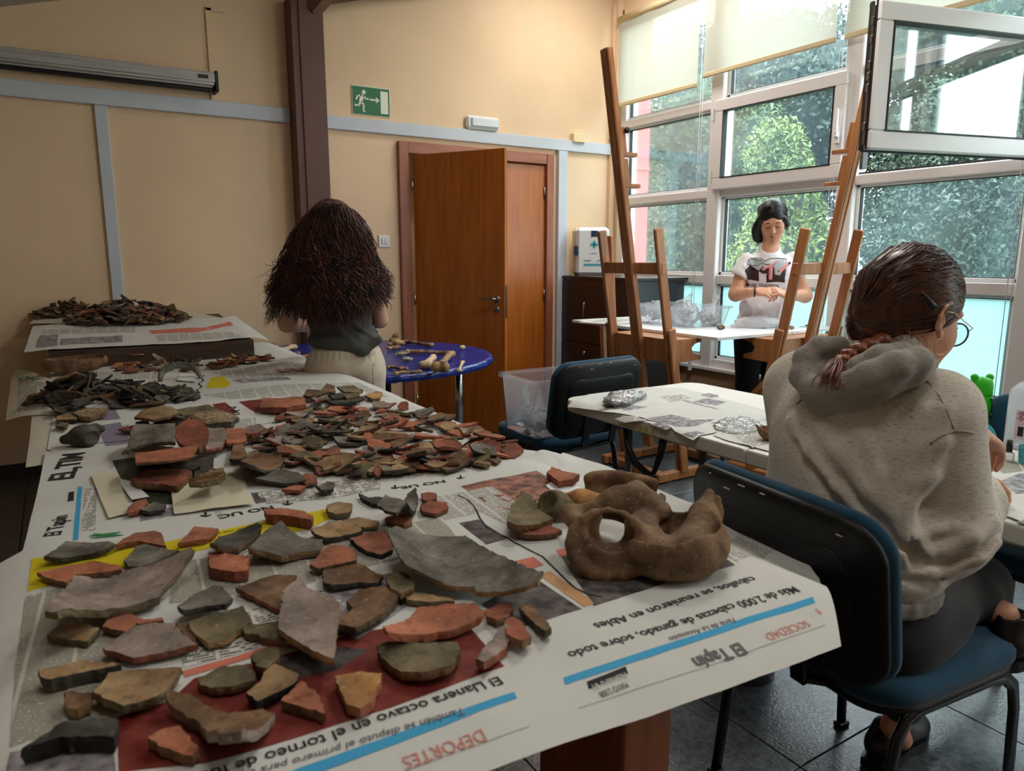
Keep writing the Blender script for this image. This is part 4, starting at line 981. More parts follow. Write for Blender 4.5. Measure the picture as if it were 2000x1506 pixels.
# hood lying on the back
ho = Sdf()
def HH(u, v, x): return at_x(u, v, x)
ring = [HH(1640, 672, 1.40), HH(1600, 676, 1.355), HH(1572, 700, 1.33), HH(1566, 735, 1.31), HH(1590, 762, 1.295), HH(1640, 758, 1.29), HH(1700, 735, 1.30), HH(1750, 715, 1.33), HH(1790, 705, 1.375), HH(1806, 712, 1.44)]
ho.chain(ring, [.018, .020, .022, .024, .026, .026, .028, .028, .026, .020], .014)
ring2 = [HH(1600, 700, 1.38), HH(1585, 740, 1.345), HH(1605, 782, 1.315), HH(1660, 772, 1.31), HH(1720, 752, 1.33), HH(1780, 728, 1.38), HH(1800, 725, 1.43)]
ho.chain(ring2, [.030, .034, .032, .030, .028, .026, .02], .012)
ho.chain([HH(1760, 690, 1.40), HH(1720, 700, 1.36), HH(1680, 722, 1.34), HH(1650, 745, 1.335)], [.024, .026, .026, .02], .012)
ho.e(HH(1625, 712, 1.42), (.03, .055, .045), .01)
ho.chain([HH(1690, 690, 1.46), HH(1760, 688, 1.47), HH(1800, 712, 1.50)], [.03, .034, .03], .02)
ho.c((1.44, .90, 1.06), (1.50, .86, 1.08), .075, .07, .03)
soft('hood', [(ho, .0045)], M['hood'], g1, 1)
MB().tube([HH(1556, 790, 1.283), HH(1566, 780, 1.283), HH(1580, 765, 1.28)], .0016, 5).build('seam', mat('dark_grey_seam', (88, 84, 80), .9), g1, world=True)  # seam line in a darker grey than the hood
# trousers, shoes
tr = Sdf()
tr.e((1.43, .87, .575), (.155, .185, .105), .04).c(hipR, kneeR, .092, .066, .04).c(kneeR, ankR+np.array([.01, -.01, .06]), .062, .048, .03)
tr.c(hipL, kneeL, .092, .066, .04).c(kneeL, ankL+np.array([.0, .055, .005]), .062, .052, .03)
tr.c(hipR, hipL, .10, .10, .05).e((1.52, .77, .545), (.16, .095, .075), .04)
soft('trousers', [(tr, .008)], M['blacktrouser'], g1, 1)
def shoe(heel, toe, up, nm='shoe', parent=g1):
    f = np.array(toe)-np.array(heel); L = np.linalg.norm(f); R = frame3(f, up); g = lambda x, y, z: np.array(heel)+R @ np.array([x, y, z])
    s_ = Sdf()
    s_.c(g(.035, 0, .055), g(.05, 0, .085), .036, .034, .02).c(g(.03, 0, .035), g(L-.05, 0, .032), .034, .038, .03).e(g(L-.06, .0, .034), (.062, .043, .030), .02, R).c(g(.08, 0, .06), g(L-.09, 0, .045), .030, .026, .02)
    s_.e(g(.045, 0, .125), (.024, .022, .05), .01, R, True)
    o = soft(nm, [(s_, .005)], M['shoe'], parent, 1)
    P = [(x, y) for x, y in ((-.008, -.03), (.02, -.038), (L*.5, -.036), (L-.07, -.046), (L-.02, -.036), (L+.004, 0), (L-.02, .036), (L-.07, .046), (L*.5, .036), (.02, .038), (-.008, .03))]
    m = MB(); n = len(P); m.add([g(x, y, z) for z in (-.012, .012) for x, y in P], [tuple(reversed(range(n))), tuple(range(n, 2*n))]+[(i, (i+1) % n, n+(i+1) % n, n+i) for i in range(n)])
    so = m.build('sole', M['black'], o)
    lc = MB()
    for k in range(4): x = .10+.028*k; lc.tube([g(x, -.018, .079-.011*k), g(x+.004, 0, .086-.011*k), g(x, .018, .079-.011*k)], .0022, 5)
    lc.build('laces', M['black'], o)
    return o
shoe((1.70, .925, .016), (1.955, .945, .016), (0, 0, 1))
shoe(at_x(1945, 1292, 1.70), at_x(2075, 1262, 1.86), (-.1, .1, 1))
# hair: smooth cap pulled back to the nape
hc = Sdf()
g = hg
hc.e(g(-.018, 0, .040), (.106, .087, .103), .02, HR).e(g(-.060, .004, -.010), (.062, .066, .080), .03, HR).e(g(-.085, .006, -.040), (.036, .046, .055), .03, HR)
hc.e(g(.085, 0, -.035), (.060, .10, .075), .012, HR, True).e(g(.035, -.09, -.070), (.055, .05, .062), .02, HR, True).e(g(.035, .09, -.070), (.055, .05, .062), .02, HR, True).e(g(.100, 0, .02), (.030, .07, .040), .02, HR, True)
hair1 = soft('hair', [(hc, .0042)], M['auburn'], g1, 1)
rng = np.random.default_rng(11)
gather = np.array([-.118, .012, -.052])
N1 = 1300; paths = []
A = np.array([.108, .089, .105]); cc = np.array([-.018, 0, .040])
for i in range(N1):
    y0 = rng.uniform(-1, 1); s0 = np.array([.93*math.sqrt(max(0, 1-y0*y0*.8)), y0*.95, .20+.5*rng.uniform(-.5, 1)*(1-abs(y0)*.3)])
    if rng.random() < .4: s0 = np.array([rng.uniform(-.2, .7), math.copysign(.95, rng.uniform(-1, 1)), rng.uniform(-.25, .4)])
    s0 = s0/np.linalg.norm(s0); e0 = (gather-cc)/A; e0 = e0/np.linalg.norm(e0)
    mid = s0*.5+e0*.5+np.array([0, y0*.35, .55*rng.uniform(.3, 1)]); mid /= np.linalg.norm(mid)
    T_ = np.linspace(0, 1, 12)[:, None]; B = (1-T_)**2*s0+2*T_*(1-T_)*mid+T_**2*e0; B /= np.linalg.norm(B, axis=1)[:, None]
    off = 1.008+.022*rng.uniform(-.1, 1.2)+.006*np.sin(T_*9+i); L = cc+B*A*off
    L[:, 0] -= .012*np.maximum(0, T_[:, 0]-.6); paths.append((HC+(HR @ (L*1.04).T).T))
strands('hair_strand', push_out(paths, hc, HC, .0010), rng.uniform(.0009, .0019, N1), M['auburn'], hair1)['kind'] = 'stuff'
# braid, tie and tail
br = Sdf(); Pb = [HH(1715, 668, 1.43), HH(1695, 676, 1.40), HH(1672, 684, 1.375), HH(1655, 694, 1.352), HH(1644, 704, 1.335)]
for i in range(9):
    t = i/8*(len(Pb)-1); a = int(min(t, len(Pb)-2)); p = Pb[a]*(1-(t-a))+Pb[a+1]*(t-a); sg_ = 1 if i % 2 else -1
    br.e(p+np.array([-.004, .009*sg_, -.004*sg_]), np.array([.014, .017, .013])*(1.25-.07*i), .003)
brd = soft('braid', [(br, .003)], M['ginger'], g1, 1)
MB().tube([HH(1644, 700, 1.333), HH(1640, 706, 1.325), HH(1636, 712, 1.318)], [.010, .0105, .0095], 12).build('hair_tie', mat('beige_elastic', (150, 120, 90), .6), brd)
tp = []; a = HH(1638, 710, 1.318); b = HH(1622, 748, 1.262)
for i in range(220):
    o_ = rng.normal(scale=1, size=3); e_ = b+o_*np.array([.006, .014, .006])+np.array([0, 0, rng.uniform(-.008, .012)]); s0 = a+o_*.004
    mid = (s0+e_)/2+o_*np.array([.004, .008, .002]); tt = np.linspace(0, 1, 7)[:, None]; tp.append((1-tt)**2*s0+2*tt*(1-tt)*mid+tt**2*e_)
strands('tail_tuft', tp, rng.uniform(.0009, .0016, 220), M['ginger'], brd)['kind'] = 'stuff'
# loose wisps at the nape and temple
wp = []
for i in range(70):
    s0 = g(-.05+rng.uniform(-.03, .03), -.060+rng.uniform(-.02, .02), -.055+rng.uniform(-.03, .02)); e_ = s0+HR @ np.array([rng.uniform(-.05, .03), rng.uniform(-.01, .01), rng.uniform(-.05, -.01)])
    mid = (s0+e_)/2+HR @ np.array([rng.uniform(-.01, .01), -.008, rng.uniform(-.005, .01)]); tt = np.linspace(0, 1, 7)[:, None]; wp.append((1-tt)**2*s0+2*tt*(1-tt)*mid+tt**2*e_)
strands('wisps', wp, np.full(70, .0006), M['ginger'], hair1)['kind'] = 'stuff'
# claw clip
cp = MB(); ps = [hc.hit(u, v, .9, 2.2) for u, v in ((1784, 562), (1800, 576), (1812, 590), (1822, 600))]
cp.tube([tuple(p-_fh*.006) for p in ps], [.002, .005, .007, .008], 8); cp.build('hair_clip', M['black'], g1, world=True)
# glasses and hoop earring
M['gold'] = mat('rose_gold', (210, 160, 130), .25, metal=1)
gl_ = MB()
for y in (-1, 1):
    ring = [g(.100+.006*math.cos(a)*0, y*.035+.026*math.cos(a), -.012+.024*math.sin(a)) for a in [2*PI*k/20 for k in range(21)]]
    gl_.tube(ring, .0020, 6)
gl_.tube([g(.102, -.010, -.006), g(.104, 0, -.003), g(.102, .010, -.006)], .0016, 6)
gs = gl_.build('glasses_rim', M['black'], g1, world=True)
for y in (-1, 1):
    MB().tube([g(.099, y*.062, -.002), g(.092, y*.074, .002), g(.02, y*.084, .016), g(-.004, y*.088, .012), g(-.012, y*.087, -.002)], .0012, 6).build('temple_arm', M['gold'], gs)
    L_ = MB(); c0 = g(.100, y*.035, -.012); rim = [g(.100, y*.035+.025*math.cos(a), -.012+.023*math.sin(a)) for a in [2*PI*k/20 for k in range(20)]]
    L_.add([c0]+rim, [(0, 1+k, 1+(k+1) % 20) for k in range(20)]); L_.build('lens', glass_mat('spectacle_lens' + str(y), (.95, .98, 1), .6), gs)
for y in (-1, 1):
    ec = g(.006, y*.088, -.056); MB().tube([ec+HR @ np.array([.0165*math.sin(a), 0, .0165*math.cos(a)]) for a in [.3+2*PI*k/24*.96 for k in range(25)]], .0011, 6).build('hoop_earring', M['gold'], g1, world=True)
# ---------------------------------------------------------------- woman with long curly hair, seen from behind
D2 = 3.52
g2 = empty('person', (1.22, 3.42, 0), label='woman with very long curly auburn hair, grey-green T-shirt and beige shorts, back to us', cat='person')
def rot_yaw(): return np.stack([R2_, F2, np.array([0, 0, 1.])], 1)
def K2(u, v, dd=0.0): return Kd(u, v, D2+dd)
F2 = np.array([.33, .944, 0]); R2_ = np.array([.944, -.33, 0]); FR2 = frame3(F2)
hc2 = K2(652, 440, .03); hf = frame3((F2[0], F2[1], -.45))
hs2, hg2 = head_sdf(hc2, hf, neck_to=K2(660, 510, .0), s=1.0)
b2 = Sdf()
b2.e(K2(665, 590, .02), (.11, .08, .16), .03, rot_yaw()).e(K2(672, 700, .0), (.12, .09, .11), .05, rot_yaw())
shL, shR = K2(597, 535, .03), K2(725, 535, .03); elL, elR = K2(561, 632, .10), K2(742, 625, .16); wrL, wrR = K2(622, 640, .38), K2(705, 640, .40)
b2.c(shL, elL, .050, .044, .03).c(elL, wrL, .042, .028, .02).c(shR, elR, .048, .040, .03).c(elR, wrR, .038, .026, .02).c(shL, shR, .05, .05, .03)
for s, u in ((-1, 630), (1, 722)):
    hip = K2(u, 735, 0); kn = np.array([hip[0], hip[1]+.01, .47]); an = np.array([hip[0]+.01, hip[1]-.02, .09]); b2.c(hip, kn, .080, .055, .03).c(kn, an, .055, .036, .02)
hh1, _ = hand_sdf(wrL, F2+np.array([.1, 0, -.3]), (0, 0, 1), [.5, .6, .6, .7], side=-1, s=.9); hh2_, _ = hand_sdf(wrR, F2+np.array([-.2, 0, -.3]), (0, 0, 1), [.5, .6, .6, .7], side=1, s=.9)
soft('body', [(b2, .009), (hs2, .005), (hh1, .0045), (hh2_, .0045)], M['skin3'], g2, 1)
face_bits(hg2, g2)
M['tee_green'] = mat('grey_green_jersey', (70, 69, 65), .95, var=.06, scale=30, bump=.25, bscale=18)
M['beige'] = mat('beige_cotton', (196, 180, 162), .95, var=.05, scale=25, bump=.35, bscale=16)
ts = Sdf()
RY = rot_yaw()
ts.e(K2(664, 560, .02), (.185, .115, .14), .05, RY).e(K2(664, 625, .02), (.155, .115, .13), .05, RY).e(K2(674, 664, .0), (.178, .142, .060), .03, RY)
ts.c(K2(603, 528, .03), K2(590, 560, .04), .058, .060, .03).c(K2(722, 528, .03), K2(735, 560, .05), .058, .060, .03)
ts.c(K2(648, 674, -.11), K2(708, 686, -.115), .020, .022, .03).c(K2(708, 686, -.11), K2(740, 664, -.08), .022, .018, .03)
ts.c(K2(610, 660, -.06), K2(660, 668, -.10), .014, .012, .02)
for a, b in (((620, 600), (690, 672)), ((650, 600), (722, 655)), ((735, 590), (728, 660)), ((700, 600), (738, 650)), ((625, 640), (700, 655))):
    pa, pb = ts.hit(*a, 3.0, 4), ts.hit(*b, 3.0, 4); ts.c(pa, pb, .009, .006, .022)
soft('t_shirt', [(ts, .008)], M['tee_green'], g2, 1)
so = Sdf()
so.e(K2(676, 708, .0), (.185, .145, .115), .04, RY).c(K2(634, 735, -.02), K2(632, 800, .0), .098, .100, .05).c(K2(714, 735, -.02), K2(712, 800, .0), .098, .100, .05).e(K2(676, 684, .0), (.165, .135, .040), .02, RY)
so.e(K2(674, 790, -.12), (.006, .05, .05), .04, RY, True)
for k in range(13):
    u = 612+k*11; pa, pb = so.hit(u, 688, 3.0, 4), so.hit(u+(k-6)*.8, 702, 3.0, 4); so.c(pa, pb, .005, .003, .010)
soft('shorts', [(so, .008)], M['beige'], g2, 1)
pk = MB(); pts = [so.hit(u, v, 3., 4) for u, v in ((729, 712), (752, 712))]; pk.tube([tuple(p-_fh*.002) for p in pts], .0025, 5)
pts = [so.hit(u, v, 3., 4) for u, v in ((729, 712), (728, 730), (729, 752))]; pk.tube([tuple(p-_fh*.001) for p in pts], .0015, 5); pk.build('pocket_stitching', mat('tan_thread', (140, 124, 100), .9), g2, world=True)
for u in (630, 720):
    hp = K2(u, 735, 0); shoe((hp[0]-.03, hp[1]-.08, .016), (hp[0]+.055, hp[1]+.165, .016), (0, 0, 1), 'shoe', g2)
# hair volume and curls
M['curl'] = mat('dark_red_brown_hair', (40, 19, 14), .42, col2=(84, 38, 26), scale=18, detail=3, spec=.5)
hv = Sdf()
hv.e(K2(648, 450, .03), (.126, .145, .152), .04).e(K2(645, 510, .03), (.185, .10, .15), .06, RY).e(K2(640, 560, .02), (.220, .085, .13), .06, RY)
hv.e(K2(565, 555, .02), (.060, .07, .11), .05).e(K2(718, 545, .02), (.070, .07, .11), .05).e(K2(650, 592, -.05), (.15, .055, .085), .06, RY)
hair2 = soft('hair', [(hv, .010)], M['curl'], g2, 1)
rng = np.random.default_rng(5)
n = 2600; paths = []; rad = []
tp0 = K2(650, 400, .03)
for i in range(n):
    t = rng.uniform(0, 1); uend = 520+245*rng.beta(1.3, 1.3); edge = abs((uend-642)/122)
    vend = rng.uniform(550, 655-60*edge**2) if rng.random() < .75 else rng.uniform(500, 610)
    dd = -.03-.16*math.sqrt(max(0, 1-edge**2))*rng.uniform(.7, 1.1)
    u0 = 648+rng.uniform(-1, 1)*50; v0 = 393+((u0-648)/50)**2*22+rng.uniform(0, 28)
    P0 = K2(u0, v0, .0-.13*rng.uniform(.3, 1)*math.sqrt(max(0, 1-((u0-648)/52)**2))); P3 = K2(uend, vend, dd)
    um = 648+(uend-648)*.80; P1 = K2(648+(u0-648)*1.6+(uend-648)*.22, 455, -.13-.03*rng.random()); P2 = K2(um, 530, -.13*math.sqrt(max(0, 1-edge**2))-.05)
    k = 26; T_ = np.linspace(0, 1, k)[:, None]
    B = (1-T_)**3*P0+3*T_*(1-T_)**2*P1+3*T_**2*(1-T_)*P2+T_**3*P3
    am = .005+.013*rng.random(); fr_ = rng.uniform(5, 10); ph = rng.uniform(0, 6.28); gr_ = T_**.7
    B = B+gr_*am*(np.sin(T_*fr_*2*PI*.7+ph)*R2_+np.cos(T_*fr_*2*PI*.7+ph*1.3)*(-F2)*.8+np.sin(T_*fr_*3.1+ph*2)*.5*np.array([0, 0, 1.]))
    if rng.random() < .06: B = B+T_**2*rng.normal(scale=.02, size=3)
    paths.append(B); rad.append(rng.uniform(.0011, .0028) if i < 1900 else .0007)
for i in range(420):       # flyaway curls at both sides and the lower ends
    sd = -1 if rng.random() < .5 else 1; vv0 = rng.uniform(430, 560); P0 = K2(645+sd*(42+(vv0-430)*.38)*rng.uniform(.7, .98), vv0, -.03)
    P3 = K2(642+sd*rng.uniform(95, 128), rng.uniform(560, 640) if sd < 0 else rng.uniform(540, 590), rng.uniform(-.06, .06)); k = 26; T_ = np.linspace(0, 1, k)[:, None]
    mid = (P0+P3)/2+R2_*sd*.03; ph = rng.uniform(0, 6.28); am = rng.uniform(.006, .014)
    B = (1-T_)**2*P0+2*T_*(1-T_)*mid+T_**2*P3; B = B+T_*am*(np.sin(T_*22+ph)*R2_+np.cos(T_*22+ph)*F2)
    paths.append(B); rad.append(rng.uniform(.0008, .0018))
paths = push_out(paths, hv, K2(648, 530, .03), .002, 2); strands('curls', paths, rad, M['curl'], hair2)['kind'] = 'stuff'

# ---------------------------------------------------------------- woman in the white T-shirt behind the drawing board
D3 = 4.80
g3 = empty('person', (3.95, 3.2, 0), label='standing woman in a white printed T-shirt looking down at her hands by the window', cat='person')
def K3(u, v, dd=0.0): return Kd(u, v, D3+dd)
FD = -np.array([.76, .65, 0]); FD /= np.linalg.norm(FD)     # her chest faces the camera
RT = np.array([-FD[1], FD[0], 0])                             # her left is image right
RW = np.stack([-RT, FD, np.array([0, 0, 1.])], 1)
hd3 = K3(1509, 431, .0); hf3 = frame3((-.70, -.60, -.52), (-.05, .04, 1))
hs3, hg3 = head_sdf(hd3, hf3, neck_to=K3(1503, 496, .02), s=1.0, wide=1.12)
b3 = Sdf()
b3.e(K3(1500, 550, .02), (.13, .09, .17), .03, RW).e(K3(1490, 625, .02), (.12, .08, .10), .05, RW)
sA, sB = K3(1453, 514, .02), K3(1550, 512, .02); eA, eB = K3(1437, 575, .0), K3(1572, 578, .0); wA, wB = K3(1474, 570, -.20), K3(1535, 576, -.20)
b3.c(sA, eA, .036, .046, .03).c(eA, wA, .044, .027, .02).c(sB, eB, .036, .046, .03).c(eB, wB, .044, .027, .02)
for u in (1462, 1514):
    hip = K3(u, 660, .02); kn = np.array([hip[0], hip[1], .47]); an = np.array([hip[0], hip[1]+.01, .09]); b3.c(hip, kn, .08, .055, .03).c(kn, an, .055, .035, .02)
ha, _ = hand_sdf(wA, K3(1512, 571, -.25)-wA, (FD[0]*.6, FD[1]*.6, .8), [.55, .65, .7, .8], side=1, s=.95, thumb_curl=.8)
hb, _ = hand_sdf(wB, K3(1496, 560, -.25)-wB, (FD[0]*.6, FD[1]*.6, .8), [.55, .65, .7, .8], side=-1, s=.95, thumb_curl=.8)
soft('body', [(b3, .009), (hs3, .0033), (ha, .0032), (hb, .0032)], M['skin2'], g3, 1)
face_bits(hg3, g3, .97)
MB().tube([wA+.030*(math.cos(a)*np.array([0, 0, 1.])+math.sin(a)*FD)+np.array([0, 0, 0]) for a in [2*PI*k/20 for k in range(21)]], .005, 6).build('bracelet', M['black'], g3, world=True)
M['tee_white'] = mat('white_jersey', (226, 222, 226), .92, bump=.2, bscale=14)
tw = Sdf()
tw.e(K3(1501, 540, .02), (.165, .105, .17), .05, RW).e(K3(1494, 600, .02), (.165, .12, .13), .05, RW).e(K3(1492, 622, .02), (.175, .125, .05), .03, RW)
tw.c(K3(1458, 508, .02), K3(1445, 534, .0), .048, .054, .03).c(K3(1546, 507, .02), K3(1561, 532, .0), .048, .054, .03).c(K3(1503, 488, .02), K3(1500, 510, .02), .068, .08, .03)
tw.c(eA, K3(1436, 548, .0), .062, .056, .004, True).c(eB, K3(1568, 548, .0), .062, .056, .004, True)
tw.c(K3(1505, 470, -.02), K3(1505, 478, -.02), .055, .058, .006, True)
for a, b in (((1480, 600), (1530, 628)), ((1460, 590), (1500, 625)), ((1470, 610), (1470, 628)), ((1535, 560), (1520, 620)), ((1545, 510), (1535, 570)), ((1455, 520), (1465, 560))):
    pa, pb = tw.hit(*a, 4.2, 5.4), tw.hit(*b, 4.2, 5.4); tw.c(pa, pb, .007, .005, .02)
soft('t_shirt', [(tw, .0075)], M['tee_white'], g3, 1)
# printed picture on the shirt: two dark drink glasses with straws and a line of lettering
def on_shirt(polys, name, m, parent=g3, off=.002):
    mb = MB()
    for P in polys:
        # dense fill so that it hugs the cloth
        V = [Vector((x, y)) for x, y in P]; xs = [p[0] for p in P]; ys = [p[1] for p in P]
        pts = [Vector(p) for p in P]; E_ = [(i, (i+1) % len(P)) for i in range(len(P))]
        x = min(xs)
        while x < max(xs):
            y = min(ys)
            while y < max(ys): pts.append(Vector((x+.7, y+.6))); y += 3.5
            x += 3.5
        r = delaunay_2d_cdt(pts, E_, [list(range(len(P)))], 1, 1e-5)
        mb.add([tuple(tw.hit(p.x, p.y, 4.3, 5.3)-ray(p.x, p.y)/np.linalg.norm(ray(p.x, p.y))*off) for p in r[0]], [tuple(f) for f in r[2]], True)
    return mb.build(name, m, parent, world=True)
S5 = 5.3773
def zc(pts): return [(1400+x/S5, 380+y/S5) for x, y in pts]
on_shirt([zc([(300, 790), (350, 740), (440, 800), (445, 910), (310, 910)]), zc([(520, 850), (560, 760), (720, 770), (715, 925), (520, 925)]), zc([(430, 800), (480, 760), (560, 770), (540, 830), (480, 830)])], 'print_dark_drink', mat('dark_brown_print', (58, 34, 36), .9))
on_shirt([zc([(350, 740), (345, 680), (380, 665), (480, 690), (490, 750), (440, 800)])], 'print_ice', mat('pale_grey_print_left', (176, 184, 184), .9), off=.003)
on_shirt([zc([(600, 760), (610, 690), (700, 680), (725, 720), (720, 770), (660, 850), (610, 840)])], 'print_ice', mat('pale_grey_print', (176, 184, 184), .9), off=.003)
on_shirt([zc([(548, 750), (590, 750), (580, 895), (545, 890)]), zc([(650, 790), (740, 710), (770, 735), (670, 825)]), zc([(470, 780), (640, 700), (640, 712), (490, 800)])], 'print_pink_straw', mat('pink_print', (226, 140, 140), .9), off=.0045)
on_shirt([zc([(750, 715), (762, 705), (778, 712), (775, 730), (760, 738)]), zc([(640, 800), (650, 795), (655, 808), (645, 812)])], 'print_black_dot', mat('black_print', (20, 18, 20), .9), off=.006)
ln_ = MB()
for P in ([(330, 730), (380, 745), (430, 745), (470, 715), (520, 735), (560, 730)], [(350, 670), (460, 665), (500, 700), (560, 670), (640, 668), (725, 675)], [(340, 680), (300, 800), (305, 910)], [(725, 675), (725, 800), (700, 920)]):
    q = zc(P); ln_.tube([tw.hit(x, y, 4.3, 5.3)-_fh*.003 for x, y in q], .0022, 5)
ln_.build('print_outline', mat('grey_ink', (90, 90, 96), .9), g3, world=True)
v, f = text_mesh('MUSIC TELEVISION', 44, bold=.8, aspect=.93)
v = [(min(305+x, 735), 962-y+(x*.045)) for x, y, z in v]
mb = MB(); q = zc(v); mb.add([tuple(tw.hit(x, y, 4.3, 5.3)-_fh*.004) for x, y in q], f); mb.build('print_lettering', mat('black_ink', (22, 20, 24), .9), g3, world=True)
pt = Sdf(); pt.e(K3(1490, 648, .02), (.165, .125, .12), .04, RW)
for u, k_ in ((1463, 1462), (1514, 1516)):
    hip = K3(u, 668, .02); kn = np.array([hip[0], hip[1], .47]); an = np.array([hip[0], hip[1]+.01, .12]); pt.c(hip, kn, .100, .072, .03).c(kn, an, .072, .055, .02)
soft('trousers', [(pt, .009)], mat('navy_black_denim', (16, 20, 28), .85), g3, 1)
for u in (1462, 1514):
    hp = K3(u, 660, .02); shoe((hp[0]+.05, hp[1]+.05, .016), (hp[0]-.13, hp[1]-.11, .016), (0, 0, 1), 'shoe', g3)
# her hair: black, parted in the middle, tied at the back
M['blackhair'] = mat('black_hair', (12, 11, 13), .42, spec=.4)
hw = Sdf(); g = hg3
hw.e(g(-.015, 0, .035), (.105, .091, .104), .02, hf3).e(g(-.035, 0, -.02), (.06, .080, .07), .03, hf3)
hw.e(g(.085, 0, -.045), (.058, .066, .095), .014, hf3, True).c(g(.106, 0, -.02), g(.113, 0, .040), .047, .033, .012, True)
hw.chain([g(.045, .074, .030), g(.030, .083, -.02), g(.015, .086, -.06)], [.014, .016, .010], .02)
hw.chain([g(.045, -.074, .040), g(.030, -.086, -.01), g(.030, -.094, -.05), g(.035, -.090, -.092), g(.040, -.072, -.118)], [.018, .028, .032, .030, .012], .02)
hw.e(g(-.088, -.045, .030), (.045, .052, .055), .015, hf3)
hwo = soft('hair', [(hw, .0045)], M['blackhair'], g3, 1)
rng = np.random.default_rng(8); paths = []
for i in range(420):
    sd = -1 if i % 2 else 1; s0 = np.array([.60+.2*rng.random(), .04*sd, .80+.12*rng.random()]); 
    e0 = np.array([rng.uniform(-.5, .2), sd, rng.uniform(-.9, -.1)]); m0 = np.array([.35+rng.uniform(-.3, .3), sd*.75, .55])
    s0, e0, m0 = [q/np.linalg.norm(q) for q in (s0, e0, m0)]; T_ = np.linspace(0, 1, 10)[:, None]; B = (1-T_)**2*s0+2*T_*(1-T_)*m0+T_**2*e0; B /= np.linalg.norm(B, axis=1)[:, None]
    L = np.array([-.015, 0, .035])+B*np.array([.106, .092, .105])*(1+.012*rng.random()); paths.append(hd3+(hf3 @ (L*.97).T).T)
for i in range(160):
    a = g(.035+rng.uniform(-.02, .02), -.09+rng.uniform(-.015, .01), rng.uniform(-.06, .02)); b = g(.045+rng.uniform(-.02, .02), -.082+rng.uniform(-.02, .015), -.125+rng.uniform(-.02, .02)); T_ = np.linspace(0, 1, 10)[:, None]
    paths.append(a*(1-T_)+b*T_+.006*np.sin(T_*14+i)*np.array([.7, -.6, 0]))
strands('hair_strand', push_out(paths, hw, hd3, .0008), rng.uniform(.0008, .0016, len(paths)), M['blackhair'], hwo)['kind'] = 'stuff'
# ---------------------------------------------------------------- newspapers
def ink(name, col, rough=.75, col2=None, scale=30):
    return mat(name, col, rough, col2=col2, scale=scale, spec=.2) if col2 else mat(name, col, rough, spec=.2)
M['paper'] = mat('newsprint', (204, 203, 198), .85, var=.03, scale=6, spec=.15, bump=.5, bscale=7)
M['paper2'] = mat('yellowed_newsprint', (196, 190, 174), .85, var=.04, scale=6, spec=.15)
M['cream'] = mat('cream_slip_paper', (208, 200, 176), .8, spec=.2)
M['ink'] = ink('black_ink_print', (44, 42, 44)); M['greyink'] = ink('grey_ink_print', (104, 102, 104)); M['redink'] = ink('pale_red_ink', (206, 130, 118))
M['blueink'] = ink('cyan_ink_bar', (66, 156, 200)); M['yellow'] = ink('yellow_ink', (206, 186, 34)); M['greenink'] = ink('green_ink', (60, 130, 80))
M['photo'] = ink('dark_printed_photo', (46, 42, 44), .6, (104, 96, 94), 34); M['photored'] = ink('red_printed_photo', (104, 30, 26), .6, (128, 62, 54), 24)
M['photogreen'] = ink('dark_green_printed_ad', (50, 58, 44), .6); M['photomix'] = ink('reddish_printed_photo', (70, 54, 52), .6, (176, 116, 96), 40)
M['photogrey'] = ink('grey_printed_photo', (96, 92, 98), .6, (164, 158, 160), 46); M['purple'] = ink('mauve_print_panel', (134, 126, 144), .7); M['salmon'] = ink('salmon_ink_band', (200, 116, 98))
M['peach'] = ink('peach_print_panel', (196, 150, 112))
def text_lines(name, paper, inkc, pitch=.0036, word=55, dens=.44):
    m, t, p = new_mat(name); N = t.nodes; L = t.links
    uv = N.new('ShaderNodeTexCoord'); sp = N.new('ShaderNodeSeparateXYZ'); L.new(uv.outputs['UV'], sp.inputs[0])
    def mth(op, a, b=None):
        n = N.new('ShaderNodeMath'); n.operation = op
        for i, q in enumerate((a, b)):
            if q is None: continue
            if isinstance(q, (int, float)): n.inputs[i].default_value = q
            else: L.new(q, n.inputs[i])
        return n.outputs[0]
    v = mth('DIVIDE', sp.outputs[1], pitch); row = mth('FLOOR', v); fr = mth('FRACT', v)
    band = mth('LESS_THAN', mth('ABSOLUTE', mth('SUBTRACT', fr, .5)), .27)
    cb = N.new('ShaderNodeCombineXYZ'); L.new(mth('MULTIPLY', sp.outputs[0], word*3.2), cb.inputs[0]); L.new(mth('MULTIPLY', row, 3.77), cb.inputs[1])
    n = N.new('ShaderNodeTexNoise'); n.inputs['Scale'].default_value = 1.0; n.inputs['Detail'].default_value = 3; L.new(cb.outputs[0], n.inputs['Vector'])
    f = mth('MULTIPLY', band, mth('GREATER_THAN', n.outputs[0], dens))
    col = mth('GREATER_THAN', mth('FRACT', mth('DIVIDE', sp.outputs[0], .058)), .09); f = mth('MULTIPLY', f, col)
    mx = N.new('ShaderNodeMix'); mx.data_type = 'RGBA'; L.new(f, mx.inputs[0]); mx.inputs[6].default_value = lin(paper); mx.inputs[7].default_value = lin(inkc)
    L.new(mx.outputs[2], p.inputs['Base Color']); p.inputs['Roughness'].default_value = .85; p.inputs['Specular IOR Level'].default_value = .15; return m
M['body'] = text_lines('small_print', (206, 204, 196), (120, 116, 110)); M['body2'] = text_lines('dense_small_print', (196, 192, 178), (104, 100, 90), .0026, 90, .38)
M['bigprint'] = text_lines('larger_print', (206, 204, 196), (84, 80, 78), .0075, 30, .46)
